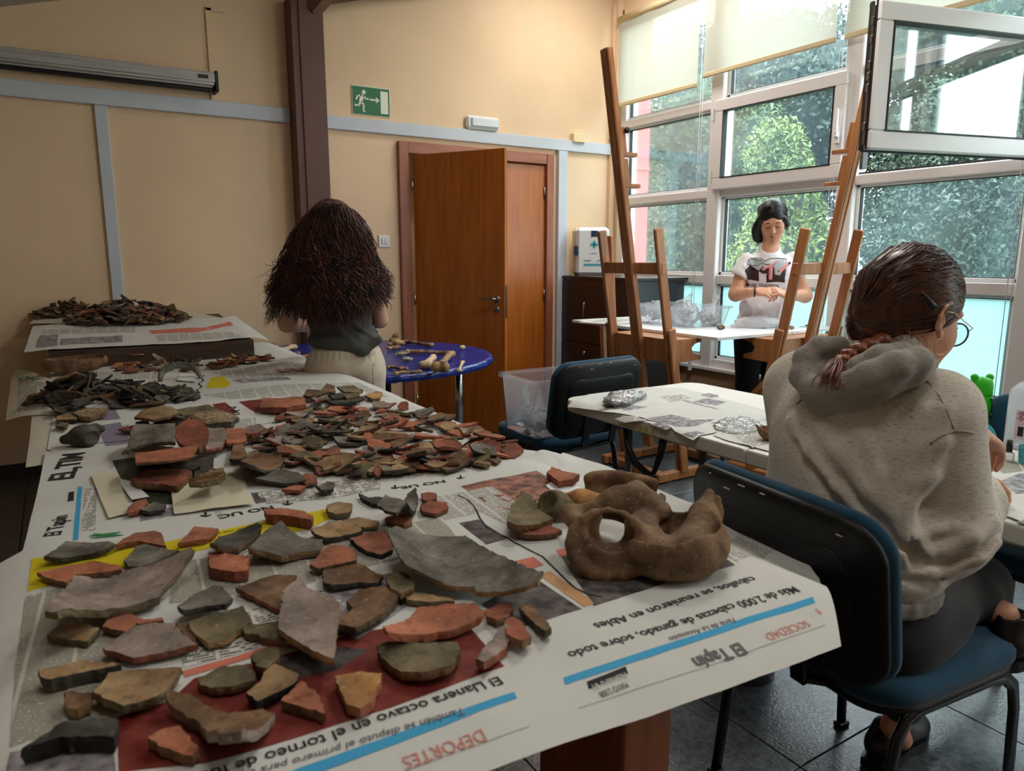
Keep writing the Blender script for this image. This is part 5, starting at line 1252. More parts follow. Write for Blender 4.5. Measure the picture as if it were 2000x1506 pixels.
class Sheet:
    def __init__(s, label, px, layer=0, hfun=None, m='paper', ang=175.0, amp=.0026, grid=.028, cat='newspaper', group=None, curl=None):
        s.layer = layer; s.curl = curl or []; s.amp = amp; s.seed = random.uniform(0, 50); s.hf = hfun; s.ang = math.radians(ang); s.k = 0
        W_ = [s.at(u, v) for u, v in px]; s.out = [(p[0], p[1]) for p in W_]
        cx = sum(p[0] for p in s.out)/len(s.out); cy = sum(p[1] for p in s.out)/len(s.out); s.c = (cx, cy, s.h(cx, cy))
        s.o = empty('newspaper' if cat == 'newspaper' else cat.replace(' ', '_'), s.c, label=label, cat=cat, group=group)
        s.fill('sheet', s.out, M[m], 0.0, grid)
    def h(s, x, y):
        z = (TZ+.002+s.layer*.0014) if s.hf is None else s.hf(x, y)+s.layer*.0012
        z += s.amp*(mnoise.noise(Vector((x*9, y*9, s.seed)))+.5*mnoise.noise(Vector((x*24, y*24, s.seed))))
        if s.hf is None:
            ox = max(0, x-(.985 if y < 1.6 else 1.085), -.075-x); oy = max(0, .705-y); z -= min(.05, 2.0*(ox*ox+oy*oy)+.06*(ox+oy))
        for (cx, cy, r, a) in s.curl:
            d = math.hypot(x-cx, y-cy)/r
            if d < 1: z += a*(1-d)**2
        return z
    def at(s, u, v):
        z = TZ+.003
        for _ in range(40): p = at_z(u, v, z); z = .8*z+.2*s.h(p[0], p[1])
        return at_z(u, v, z)
    def fill(s, name, poly, m, off, grid=.02, label=None):
        P = [Vector(q) for q in poly]; n = len(P); pts = []; 
        for i in range(n):
            a, b = P[i], P[(i+1) % n]; k = max(1, int((b-a).length/grid))
            for j in range(k): pts.append(a+(b-a)*j/k)
        nb = len(pts); E_ = [(i, (i+1) % nb) for i in range(nb)]
        xs = [p.x for p in P]; ys = [p.y for p in P]; x = min(xs)+grid*.5
        while x < max(xs):
            y = min(ys)+grid*.5
            while y < max(ys): pts.append(Vector((x, y))); y += grid
            x += grid
        r = delaunay_2d_cdt(pts, E_, [list(range(nb))], 1, 1e-6)
        mb = MB(); mb.add([(p.x, p.y, s.h(p.x, p.y)+off) for p in r[0]], [tuple(f) for f in r[2]], True)
        me = mb.mesh(name); ca, sa = math.cos(s.ang), math.sin(s.ang)
        uvl = me.uv_layers.new(name='UVMap'); co = me.vertices
        for lp in me.loops: q = co[lp.vertex_index].co; uvl.data[lp.index].uv = (q.x*ca+q.y*sa, -q.x*sa+q.y*ca)
        if me.polygons and me.polygons[0].normal.z < 0: me.flip_normals()
        return add_obj(name, me, m, s.o, True)
    def decal(s, name, px, m, lvl=1): s.k += 1; return s.fill(name, [tuple(s.at(u, v)[:2]) for u, v in px], M[m], .0003+.00018*lvl+.000012*(s.k % 10), .03)
    def text(s, body, a, b, hgt, m='ink', bold=.0, flip=False, name='lettering', lvl=3, shear=0):
        A = np.array(s.at(*a)[:2]); B = np.array(s.at(*b)[:2]); d = B-A; L_ = np.linalg.norm(d); d = d/L_; up = np.array([-d[1], d[0]])*(-1 if flip else 1)
        v, f = text_mesh(body, 1.0, bold=bold, shear=shear, res=3); w = max(q[0] for q in v); mb = MB()
        pts = [A+d*(q[0]/w*L_)+up*q[1]*hgt*1.38 for q in v]
        mb.add([(p[0], p[1], s.h(p[0], p[1])+.0010+.0001*lvl) for p in pts], f); return mb.build(name, M[m], s.o, True, fix=False)
    def line(s, px, w, m='ink', name='marker_line'):
        P = [s.at(u, v) for u, v in px]; Q = []
        for i in range(len(P)-1):
            for j in range(4): Q.append(P[i]+(P[i+1]-P[i])*j/4)
        Q.append(P[-1]); V = []; n = len(Q)
        for i, p in enumerate(Q):
            t = Q[min(i+1, n-1)]-Q[max(i-1, 0)]; t = t/np.linalg.norm(t[:2]); nx = np.array([-t[1], t[0]])*w/2
            for sg in (-1, 1): x, y = p[0]+sg*nx[0], p[1]+sg*nx[1]; V.append((x, y, s.h(x, y)+.0012))
        mb = MB(); mb.add(V, [(2*i, 2*i+2, 2*i+3, 2*i+1) for i in range(n-1)]); return mb.build(name, M[m], s.o, True, fix=False)
# far sheets
SA = Sheet('wide newspaper spread before the dark wooden box with a yellow printed map', [(98, 716), (560, 677), (605, 704), (705, 742), (838, 800), (560, 822), (100, 806)], 0, ang=172)
SA.decal('printed_text', [(410, 728), (560, 705), (640, 722), (480, 748)], 'body'); SA.decal('printed_text', [(395, 772), (540, 752), (700, 748), (760, 775), (560, 790)], 'body')
SA.decal('printed_map', [(402, 758), (412, 738), (436, 735), (452, 750), (440, 758)], 'yellow'); SA.decal('printed_photo', [(452, 742), (560, 736), (570, 741), (470, 748)], 'photogrey'); SA.decal('printed_photo', [(535, 722), (600, 718), (612, 726), (545, 729)], 'photomix')
SA.decal('printed_text', [(150, 728), (330, 722), (320, 738), (160, 745)], 'body'); SA.line([(400, 733), (392, 738), (398, 743), (388, 750), (394, 756), (384, 762), (390, 768), (378, 776), (384, 782), (376, 786)], .006)
SB = Sheet('newspaper sheet with green letters hanging off the left edge, one corner curled up', [(11, 822), (22, 737), (30, 722), (92, 738), (130, 742), (140, 800), (98, 812)], 1, ang=172, m='paper2')
SB.decal('printed_text', [(36, 745), (90, 748), (92, 800), (34, 805)], 'body2'); SB.text('HO', (80, 741), (46, 735), .035, 'greenink', bold=.03)
SC = Sheet('pale newspaper sheet hanging off the left edge below the green-lettered one', [(50, 913), (58, 860), (62, 814), (104, 808), (230, 800), (150, 850), (96, 906)], 0, ang=172, m='paper2')
SD = Sheet('newspaper spread with mauve printed tables, left of the orange heap', [(92, 878), (104, 812), (130, 796), (560, 774), (838, 800), (940, 845), (900, 872), (500, 876), (120, 884)], 2, ang=172)
SD.decal('printed_table', [(188, 832), (235, 825), (256, 866), (206, 872)], 'purple'); SD.decal('printed_table', [(185, 806), (226, 801), (236, 818), (192, 822)], 'purple')
SD.decal('printed_photo', [(414, 790), (440, 786), (466, 806), (440, 812)], 'photored'); SD.decal('printed_photo', [(466, 785), (520, 778), (545, 795), (500, 806)], 'photored'); SD.decal('printed_photo', [(520, 800), (600, 796), (625, 806), (545, 812)], 'photogrey')
SD.decal('printed_text', [(425, 826), (500, 815), (500, 835), (440, 845)], 'body'); SD.decal('printed_text', [(640, 800), (740, 793), (770, 806), (650, 815)], 'bigprint'); SD.decal('printed_text', [(850, 830), (910, 845), (920, 860), (870, 850)], 'bigprint')
SD.text('TELETRABAJO', (238, 832), (256, 862), .018, 'greyink'); SD.text('No', (442, 795), (458, 812), .035, 'ink')
SD.line([(170, 868), (240, 862), (330, 850), (390, 838)], .004); SD.line([(480, 835), (530, 826), (580, 823)], .003)
SE = Sheet('newspaper spread beneath the orange sherd heap with NO UE written on it', [(44, 1078), (78, 938), (88, 884), (120, 876), (500, 868), (1022, 878), (1100, 915), (1105, 945), (900, 965), (640, 1010), (400, 1052), (300, 1078)], 4, ang=172)
SE.decal('colour_bar', [(152, 951), (161, 950), (153, 1055), (142, 1056)], 'blueink')
SE.text('El Tapin', (118, 1046), (133, 1006), .030, 'ink', bold=.02, flip=False); SE.text('EL,TIM', (142, 936), (166, 884), .055, 'ink', bold=.03)
SE.decal('printed_text', [(166, 955), (190, 953), (186, 1036), (158, 1038)], 'bigprint'); SE.decal('printed_label', [(134, 962), (145, 960), (144, 978), (132, 980)], 'ink')
SE.decal('printed_ad', [(219, 900), (270, 893), (345, 905), (352, 985), (262, 985)], 'photogreen'); SE.decal('printed_photo', [(272, 1000), (338, 992), (344, 1006), (274, 1018)], 'photogrey')
SE.line([(175, 1048), (236, 1040), (178, 1052), (240, 1046), (182, 1044)], .006, 'greenink', 'green_scribble')
SE.decal('printed_text', [(500, 962), (620, 945), (740, 930), (745, 955), (640, 975), (520, 985)], 'bigprint'); SE.decal('printed_text', [(760, 918), (840, 905), (850, 925), (770, 940)], 'bigprint')
SE.decal('printed_photo', [(490, 963), (510, 962), (522, 980), (500, 984)], 'photo')
SE.decal('printed_photo', [(420, 1000), (430, 998), (440, 1012), (428, 1014)], 'body')
SE.decal('printed_text', [(900, 890), (980, 884), (1010, 890), (930, 903)], 'body')
def arrow(S_, u, v, s):
    S_.line([(u-.1*s, v-.5*s), (u, v), (u+.05*s, v+.35*s)], .005, 'ink', 'marker_arrow'); S_.line([(u-s, v+.1*s), (u+.05*s, v+.38*s), (u+s, v+.0*s)], .005, 'ink', 'marker_arrow')
SE.text('NO UE', (868, 938), (780, 952), .020, 'ink', bold=.02, name='handwriting'); arrow(SE, 900, 933, 8); arrow(SE, 772, 952, 8)
SE.text('NO UC', (532, 988), (425, 1008), .024, 'ink', bold=.02, name='handwriting'); arrow(SE, 562, 983, 10); arrow(SE, 402, 1006, 10)
# front spread
SF = Sheet('newspaper spread at the near end of the table, headline about two thousand head of cattle', [(-60, 1150), (0, 1100), (45, 1075), (300, 1062), (420, 1034), (640, 986), (900, 936), (1040, 900), (1100, 884), (1190, 912), (1300, 962), (1450, 1022), (1545, 1058), (1600, 1130), (1643, 1262), (1530, 1306), (1300, 1388), (1100, 1452), (940, 1512), (700, 1600), (300, 1700), (-100, 1750)], 6, ang=175, amp=.0022, grid=.022, curl=[(1.15, 1.58, .14, .012)])
SF.decal('colour_bar', [(1100, 1324), (1588, 1166), (1592, 1178), (1104, 1338)], 'blueink'); SF.decal('colour_bar', [(585, 1500), (1004, 1352), (1010, 1364), (632, 1506), (560, 1532), (540, 1520)], 'blueink')
SF.text('Más de 2.000 cabezas de ganado, sobre todo', (1549, 1146), (1106, 1276), .0185, 'ink', bold=.008, name='headline'); SF.text('caballos, se reunieron en Ables', (1468, 1127), (1157, 1220), .0185, 'ink', bold=.008, name='headline')
SF.text('Feria de La Ascensión', (1432, 1207), (1304, 1246), .011, 'greyink', shear=.3, name='subheading', bold=.006); SF.text('SOCIEDAD', (1573, 1212), (1492, 1240), .013, 'redink', name='section_title'); SF.text('El Tapín', (1444, 1256), (1350, 1288), .020, 'greyink', bold=.03, name='masthead'); SF.text('8', (1597, 1190), (1591, 1192), .011, 'redink', name='page_number')
SF.decal('printed_label', [(1146, 1332), (1222, 1302), (1227, 1316), (1150, 1347)], 'ink'); SF.text('Número 81', (1220, 1315), (1155, 1341), .0085, 'paper', name='label_lettering', lvl=8, bold=.01); SF.text('MAYO 2.008', (1222, 1333), (1168, 1354), .009, 'ink', name='date')
SF.line([(1130, 1385), (1250, 1345), (1420, 1290), (1612, 1222)], .0006, 'greyink', 'ruled_line'); SF.line([(790, 1508), (900, 1468), (1035, 1420)], .0006, 'greyink', 'ruled_line')
SF.text('El Llanera octavo en el torneo de fútbol', (974, 1322), (334, 1528), .0185, 'ink', bold=.008, name='headline'); SF.text('También se disputó el primero para equipos', (905, 1383), (400, 1532), .0125, 'greyink', shear=.2, name='subheading', bold=.006); SF.text('DEPORTES', (942, 1424), (783, 1482), .0170, 'redink', name='section_title')
SF.decal('printed_photo', [(1092, 1082), (1300, 1048), (1372, 1062), (1436, 1104), (1300, 1140), (1160, 1184)], 'photo'); SF.decal('printed_photo', [(900, 950), (1048, 920), (1118, 958), (1010, 1002), (965, 992)], 'photomix')
SF.decal('printed_photo', [(896, 1022), (934, 1015), (992, 1052), (950, 1064)], 'photo'); SF.decal('printed_text', [(1370, 1060), (1460, 1030), (1545, 1062), (1500, 1082), (1440, 1098)], 'body'); SF.decal('printed_text', [(870, 1015), (820, 975), (960, 950), (1060, 1010), (1000, 1030), (940, 1000)], 'body')
SF.decal('printed_band', [(1000, 1098), (1042, 1088), (1062, 1104), (1022, 1116)], 'salmon', 2); SF.decal('printed_band', [(1085, 1075), (1130, 1066), (1140, 1076), (1094, 1088)], 'salmon', 2)
SF.decal('printed_panel', [(1052, 1122), (1075, 1116), (1150, 1168), (1160, 1180), (1140, 1186)], 'peach', 2); SF.decal('printed_photo', [(1046, 1130), (1136, 1190), (1000, 1232), (940, 1180)], 'photo')
SF.line([(895, 968), (912, 976), (926, 990), (938, 1014), (952, 1032), (985, 1048), (1008, 1062), (1034, 1075), (1060, 1088), (1080, 1108), (1104, 1132), (1124, 1150), (1150, 1162), (1178, 1167)], .0035)
SF.decal('printed_photo', [(232, 1510), (228, 1400), (330, 1370), (380, 1325), (700, 1235), (900, 1205), (985, 1302), (760, 1384), (400, 1492)], 'photored'); SF.decal('printed_photo', [(560, 1330), (545, 1285), (640, 1262), (720, 1270), (660, 1310)], 'photo', 3); SF.decal('printed_photo', [(640, 1150), (760, 1120), (800, 1180), (700, 1250), (640, 1235)], 'photogrey', 2)
SF.decal('printed_band', [(355, 1312), (560, 1250), (700, 1212), (720, 1218), (560, 1262), (362, 1324)], 'salmon', 3); SF.decal('printed_text', [(340, 1240), (560, 1170), (640, 1150), (700, 1205), (360, 1305)], 'bigprint')
SF.decal('colour_banner', [(62, 1092), (120, 1084), (330, 1058), (430, 1036), (650, 992), (660, 1006), (600, 1035), (420, 1068), (300, 1096), (54, 1156)], 'yellow', 2)
SF.text('participan', (200, 1100), (80, 1124), .012, 'ink', bold=.02, name='headline', lvl=4); SF.text('con la mejor nota de la tempo', (520, 1022), (372, 1052), .010, 'ink', name='subheading', lvl=4)
SF.decal('printed_text', [(50, 1166), (300, 1110), (240, 1210), (235, 1400), (20, 1460), (30, 1300)], 'body2'); SF.decal('printed_text', [(340, 1100), (560, 1062), (700, 1040), (860, 1010), (900, 1060), (600, 1140), (330, 1180)], 'body2')
SF.decal('printed_text', [(20, 1470), (220, 1440), (228, 1520), (0, 1560)], 'photogrey', 2)
# slips of paper
def slip(lab, px, layer=8, m='cream', grid=.02, curl=None): return Sheet(lab, px, layer, m=m, cat='paper slip', amp=.003, grid=grid, curl=curl)
slip('long cream paper slip beside the dark green printed ad', [(178, 928), (214, 918), (230, 925), (254, 1002), (212, 1012)]); slip('small white folded slip under the red slab sherd', [(224, 932), (256, 940), (292, 970), (258, 976)], 9, 'white')
slip('cream kraft paper under the glazed brown sherd', [(334, 958), (372, 935), (418, 917), (478, 928), (482, 965), (498, 984), (340, 1004)], 9); slip('white paper slip under the arched rim sherd', [(345, 742), (352, 730), (378, 730), (384, 746)], 5, 'white', .01); slip('white slip by the dark sherd heap on the left', [(160, 786), (176, 770), (192, 776), (188, 786)], 5, 'white', .01)
slip('white paper under the jug fragments near the table edge', [(1066, 948), (1100, 930), (1150, 960), (1110, 985)], 9, 'white')
MB()
# sheets on the sloping box top
hb = lambda x, y: bz(y)+.004-max(0, 4.13-y)*.05-max(0, x-.905)*.25-max(0, -.055-x)*.05
class BoxSheet(Sheet):
    def at(s, u, v):
        z = .90
        for _ in range(40): p = at_z(u, v, z); z = .75*z+.25*s.h(p[0], min(p[1], 5.18))
        p = at_z(u, v, z); return p if p[1] < 5.19 else np.array([p[0]*5.19/p[1], 5.19, p[2]])
SG2 = BoxSheet('newspaper at the back of the box top, under the far heap of sherds', [(58, 632), (66, 606), (372, 606), (440, 622), (300, 640)], 1, hb, ang=175, m='paper2', amp=.002)
SG = BoxSheet('newspaper spread overhanging the front of the dark wooden box', [(47, 688), (64, 637), (250, 628), (440, 620), (458, 617), (525, 664), (400, 668), (290, 673), (170, 679)], 3, hb, ang=175, amp=.004)
SG.decal('printed_photo', [(72, 668), (78, 655), (114, 653), (112, 676), (70, 680)], 'photogrey'); SG.decal('printed_photo', [(118, 662), (238, 655), (240, 668), (116, 674)], 'photogrey'); SG.decal('printed_text', [(80, 645), (265, 636), (262, 650), (82, 653)], 'body'); SG.decal('printed_band', [(290, 645), (400, 640), (450, 628), (456, 636), (380, 650), (296, 652)], 'salmon')
SG.decal('printed_text', [(300, 655), (450, 648), (480, 660), (310, 667)], 'body')
# ---------------------------------------------------------------- pottery sherds
def clay(name, c, c2=None, rough=.82, bump=.5, scale=22, spec=.2):
    """fired clay: broad firing clouds, fine grain and pale encrusted specks"""
    c2 = c2 or tuple(min(255, x*1.28+6) for x in c)
    m, t, p = new_mat(name); N = t.nodes; L = t.links; tc = N.new('ShaderNodeTexCoord'); oi = N.new('ShaderNodeObjectInfo')
    ad = N.new('ShaderNodeVectorMath'); ad.operation = 'ADD'; sc = N.new('ShaderNodeVectorMath'); sc.operation = 'SCALE'; sc.inputs[0].default_value = (7, 3, 5); L.new(oi.outputs['Random'], sc.inputs['Scale'])
    L.new(tc.outputs['Object'], ad.inputs[0]); L.new(sc.outputs[0], ad.inputs[1])
    def nz(s_, d): n = N.new('ShaderNodeTexNoise'); n.inputs['Scale'].default_value = s_; n.inputs['Detail'].default_value = d; L.new(ad.outputs[0], n.inputs['Vector']); return n.outputs[0]
    def mx(f, a, b):
        q = N.new('ShaderNodeMix'); q.data_type = 'RGBA'; L.new(f, q.inputs[0])
        for i, v in ((6, a), (7, b)):
            if isinstance(v, tuple): q.inputs[i].default_value = v
            else: L.new(v, q.inputs[i])
        return q.outputs[2]
    def rg_(f, a, b, k=1.0): r = N.new('ShaderNodeMapRange'); r.inputs[1].default_value = a; r.inputs[2].default_value = b; r.inputs[4].default_value = k; L.new(f, r.inputs[0]); return r.outputs[0]
    c = tuple(min(255, x*1.2) for x in c); c2 = tuple(min(255, x*1.16) for x in c2); g_ = sum(c)/3; dk = tuple(.72*(x*.6+g_*.4) for x in c)
    col = mx(rg_(nz(scale, 8), .34, .68), lin(c), lin(c2)); col = mx(rg_(nz(9, 3), .44, .70, .75), col, lin(dk)); col = mx(rg_(nz(130, 4), .62, .74, .5), col, lin(tuple(min(255, x*.7+80) for x in c2))); col = mx(rg_(nz(55, 5), .56, .70, .5), col, lin(tuple(x*.6 for x in c)))
    L.new(col, p.inputs['Base Color']); p.inputs['Roughness'].default_value = rough; p.inputs['Specular IOR Level'].default_value = spec
    b = N.new('ShaderNodeBump'); b.inputs['Strength'].default_value = bump; b.inputs['Distance'].default_value = .005; L.new(nz(70, 6), b.inputs['Height']); L.new(b.outputs[0], p.inputs['Normal']); return m
CL = dict(orange=clay('orange_clay', (130, 78, 58), (160, 102, 78)), red=clay('red_clay', (108, 60, 46), (136, 82, 64)), brown=clay('brown_clay', (84, 62, 46), (124, 96, 72)), grey=clay('grey_clay', (74, 70, 64), (118, 112, 102)), dark=clay('dark_grey_clay', (46, 44, 40), (82, 78, 70)),
    tan=clay('tan_clay', (116, 92, 66), (156, 130, 98)), olive=clay('olive_grey_clay', (78, 70, 52), (116, 104, 80)), pink=clay('pinkish_grey_clay', (108, 94, 86), (146, 130, 120)), black=clay('blackish_clay', (28, 27, 26), (54, 52, 48)), coarse=clay('coarse_gritty_clay', (70, 62, 50), (176, 150, 118), bump=1.2, scale=90), ochre=clay('ochre_clay', (140, 98, 58), (176, 134, 88)))
CL['glaze'] = mat('brown_glaze', (70, 40, 16), .08, col2=(112, 70, 30), scale=30, bump=.3, bscale=60, coat=1)
EDGE = dict(orange='red', red='brown', brown='dark', grey='dark', dark='black', tan='olive', olive='brown', pink='red', black='black', coarse='dark', ochre='brown', glaze='olive')
def jag(P, rng, step=.007, amp=.0010):
    out = []; n = len(P)
    for i in range(n):
        a, b = np.array(P[i]), np.array(P[(i+1) % n]); d = b-a; L_ = np.linalg.norm(d); k = max(1, int(L_/step)); nn = np.array([-d[1], d[0]])/max(L_, 1e-9)
        for j in range(k): t = j/k; out.append(tuple(a+d*t+nn*(rng.gauss(0, amp) if j else 0)))
    return out
def sherd_mesh(P2, ztop, t, rng, grid=.008, rough=.0004, zmin=None, name='sherd', cm='orange', em=None, ribs=0, ribdir=0):
    """P2: outline (x,y); ztop(x,y); t thickness. Returns mesh with face and break materials"""
    if max(max(q[k] for q in P2)-min(q[k] for q in P2) for k in (0, 1)) > .6: print('HUGE', name, P2[:3])
    P = jag(P2, rng); n = len(P); pts = [Vector(p) for p in P]; xs = [p[0] for p in P]; ys = [p[1] for p in P]
    w = max(max(xs)-min(xs), max(ys)-min(ys)); grid = max(grid, w/14); x = min(xs)+grid*.5
    while x < max(xs):
        y = min(ys)+grid*.5
        while y < max(ys): pts.append(Vector((x+rng.uniform(-.2, .2)*grid, y+rng.uniform(-.2, .2)*grid))); y += grid
        x += grid
    r = delaunay_2d_cdt(pts, [(i, (i+1) % n) for i in range(n)], [list(range(n))], 1, 1e-7)
    V2, F2_ = r[0], [tuple(f) for f in r[2]]
    if F2_:
        a, b, c = [V2[i] for i in F2_[0][:3]]
        if (b-a).cross(c-a) < 0: F2_ = [tuple(reversed(f)) for f in F2_]
    m = len(V2); V = []; F = []; mi = []; sm = []
    cx = sum(xs)/n; cy = sum(ys)/n
    for p in V2:
        z = ztop(p.x, p.y)+rng.gauss(0, rough)
        if ribs: z += .0012*math.sin((p.x*math.cos(ribdir)+p.y*math.sin(ribdir))*ribs)
        V.append((p.x, p.y, z))
    for p in V2:
        z = ztop(p.x, p.y)-t; z = z if zmin is None else max(z, zmin); V.append((cx+(p.x-cx)*.97, cy+(p.y-cy)*.97, min(z, ztop(p.x, p.y)-.002)))
    F += F2_; F += [tuple(q+m for q in reversed(f)) for f in F2_]; mi += [0]*len(F2_)+[0]*len(F2_); sm += [True]*2*len(F2_)
    # break surface, own vertices
    b0 = len(V)
    for lvl in range(3):
        for (x_, y_) in P:
            zt = ztop(x_, y_); zb = max(zt-t, zmin) if zmin is not None else zt-t; zb = min(zb, zt-.002); f = (0, .5, 1)[lvl]; o = (1.0, 1.0+.0022/max(w, .02)*rng.uniform(-.6, 1.6), .97)[lvl]; f = f if lvl != 1 else rng.uniform(.3, .7)
            V.append((cx+(x_-cx)*o, cy+(y_-cy)*o, zt+(zb-zt)*f))
    area2 = sum(P[i][0]*P[(i+1) % n][1]-P[(i+1) % n][0]*P[i][1] for i in range(n))
    for l in range(2):
        for i in range(n):
            q = (b0+l*n+i, b0+(l+1)*n+i, b0+(l+1)*n+(i+1) % n, b0+l*n+(i+1) % n)
            F.append(q if area2 > 0 else tuple(reversed(q))); mi.append(1); sm.append(False)
    me = bpy.data.meshes.new(name); me.from_pydata(V, [], F); me.materials.append(CL[cm]); me.materials.append(CL[em or EDGE[cm]])
    me.polygons.foreach_set('material_index', mi); me.polygons.foreach_set('use_smooth', sm); me.update(); return me
srng = random.Random(42)
BASE = TZ+.013
def sherd(lab, px, cm, t=.008, curv=0.0, ang=0, lift=0.0, tilt=(0, 0), em=None, ribs=0, ribang=0, base=BASE, bowl=0.0, name='pottery_sherd', group=None, cat='sherd', zf=None):
    """px: outline of the upper face in the photo; placed on the table, thickness t, curved by curv along ang"""
    P0 = [at_z(u, v, base+lift+t) for u, v in px]; cx = sum(p[0] for p in P0)/len(P0); cy = sum(p[1] for p in P0)/len(P0); a = math.radians(ang); ca, sa = math.cos(a), math.sin(a)
    raw = lambda x, y: max(-.04, min(.05, raw0(x, y)))
    raw0 = lambda x, y: curv*((x-cx)*ca+(y-cy)*sa)**2+bowl*((x-cx)**2+(y-cy)**2)+tilt[0]*(x-cx)+tilt[1]*(y-cy)
    zo = 0.0
    for it in range(6):
        zt = lambda x, y: base+lift+t+raw(x, y)-zo
        P = []
        for u, v in px:
            z = base+lift+t
            for _ in range(30): p = at_z(u, v, z); z = .85*z+.15*zt(p[0], p[1])
            P.append(at_z(u, v, z))
        mn = min([raw(p[0], p[1]) for p in P]+[0.0]); zo = mn
    me = sherd_mesh([(p[0], p[1]) for p in P], zt, t, srng, zmin=base+lift-.0025 if curv >= 0 and bowl >= 0 and tilt == (0, 0) else base+lift-.004, cm=cm, em=em, ribs=ribs, ribdir=math.radians(ribang))
    o = bpy.data.objects.new(name, me); COL.objects.link(o); tagit(o, lab, cat, group)
    c = Vector((cx, cy, base+lift)); me.transform(Matrix.Translation(-c)); o.location = c; return o
# --- the nearest spread, traced one by one
sherd('long dark grey sherd on the yellow banner at the far left', [(86, 1086), (112, 1070), (128, 1057), (156, 1059), (212, 1057), (224, 1062), (214, 1069), (188, 1079), (160, 1084), (120, 1090)], 'grey', .010, 3, 0)
sherd('orange triangular sherd behind the yellow banner, right of the dark grey one', [(224, 1064), (240, 1052), (262, 1041), (300, 1036), (315, 1041), (324, 1066), (300, 1062), (270, 1056), (245, 1060)], 'orange', .009, 2, 20)
sherd('long orange sherd on the left of the yellow banner under the big grey one', [(72, 1118), (124, 1106), (180, 1096), (232, 1104), (238, 1112), (180, 1120), (148, 1122), (130, 1138), (110, 1134), (85, 1126)], 'orange', .009, 2, 20, em='brown')
sherd('large grey and tan curved sherd at the left, its right tip raised', [(130, 1146), (144, 1124), (172, 1126), (212, 1130), (246, 1114), (300, 1100), (352, 1076), (372, 1068), (380, 1074), (366, 1092), (340, 1128), (316, 1150), (312, 1166), (260, 1182), (212, 1190), (160, 1192), (112, 1196), (88, 1194), (96, 1180), (112, 1166)], 'pink', .013, 3.5, 15, .006, em='olive', ribs=240, ribang=80)
sherd('grey sherd tucked behind the large curved one', [(242, 1094), (266, 1066), (284, 1062), (312, 1070), (350, 1075), (300, 1098), (274, 1106), (250, 1106)], 'grey', .009, 3, 10)
sherd('orange sherd with raised lip under the left curved sherd', [(200, 1224), (220, 1196), (260, 1200), (280, 1210), (316, 1206), (320, 1211), (266, 1218), (246, 1234)], 'orange', .010, 2, 0, em='brown')
sherd('small tan rectangular sherd left of the pinkish slab', [(92, 1240), (112, 1224), (156, 1215), (194, 1226), (172, 1252), (128, 1248)], 'tan', .010, 1)
sherd('pinkish grey flat slab with a red broken edge', [(200, 1266), (224, 1248), (264, 1222), (300, 1215), (338, 1217), (358, 1240), (386, 1258), (340, 1270), (280, 1282), (260, 1285), (230, 1274)], 'pink', .010, 1, 20, .004)
sherd('narrow brown sherd leaning on the pinkish slab', [(342, 1217), (362, 1217), (378, 1236), (388, 1256), (376, 1250), (358, 1238)], 'brown', .008, 1)
sherd('long tan sherd with a thick dark edge at the far left', [(74, 1308), (128, 1298), (160, 1290), (200, 1294), (236, 1297), (190, 1308), (140, 1317), (100, 1327), (80, 1322)], 'tan', .017, 2, 10, em='dark')
sherd('large tan curved sherd left of the red printed photo', [(212, 1314), (240, 1308), (320, 1305), (354, 1303), (340, 1330), (320, 1352), (296, 1364), (240, 1378), (210, 1366), (180, 1350), (200, 1336)], 'tan', .012, 3, 20, .004, em='olive')
sherd('small curled brown sherd with a hollow, left of the large tan one', [(124, 1352), (140, 1348), (180, 1352), (178, 1372), (152, 1386), (136, 1384), (126, 1370)], 'brown', .012, 14, 0, em='tan')
sherd('long blackish sherd in the near left corner', [(42, 1462), (80, 1438), (124, 1409), (180, 1400), (232, 1404), (222, 1440), (180, 1437), (120, 1438), (84, 1450)], 'dark', .020, 1, 0, .0, em='black')
sherd('orange sherd on the red photo at the bottom left', [(288, 1440), (324, 1421), (352, 1417), (388, 1464), (376, 1476), (358, 1474), (320, 1460)], 'orange', .013, 1, 0, em='brown')
sherd('large brown folded sherd near the bottom, left of the football headline', [(322, 1352), (342, 1350), (371, 1354), (411, 1383), (444, 1394), (513, 1383), (537, 1394), (509, 1420), (472, 1442), (427, 1444), (391, 1412), (335, 1378)], 'brown', .014, 5, 60, .002, em='pink')
sherd('olive oblong sherd above the large brown folded one', [(387, 1324), (427, 1304), (484, 1296), (498, 1314), (496, 1328), (452, 1341), (411, 1343), (391, 1338)], 'olive', .011, 3, 70)
sherd('small olive sherd leaning between the oblong one and the big triangle', [(490, 1280), (525, 1262), (547, 1268), (543, 1287), (519, 1306), (500, 1300)], 'olive', .011, 3, 0, .006)
sherd('tan sherd with a bluish black edge beside the orange wedge', [(482, 1352), (509, 1330), (521, 1306), (535, 1295), (584, 1318), (580, 1330), (533, 1356), (503, 1370)], 'tan', .013, 2, 40, em='black')
sherd('orange wedge sherd on the red photo', [(549, 1368), (588, 1330), (625, 1360), (636, 1394), (594, 1382)], 'orange', .013, 0, em='brown')
sherd('thick orange tan sherd just above the football headline', [(654, 1320), (704, 1311), (746, 1315), (741, 1336), (727, 1368), (704, 1384), (677, 1376), (663, 1347)], 'ochre', .014, -1.5, 0, em='orange')
sherd('olive grey oblong sherd right of the grey photo patch', [(737, 1260), (760, 1252), (801, 1254), (893, 1254), (900, 1272), (881, 1300), (835, 1312), (783, 1312), (745, 1285)], 'olive', .013, 2, 90, .002)
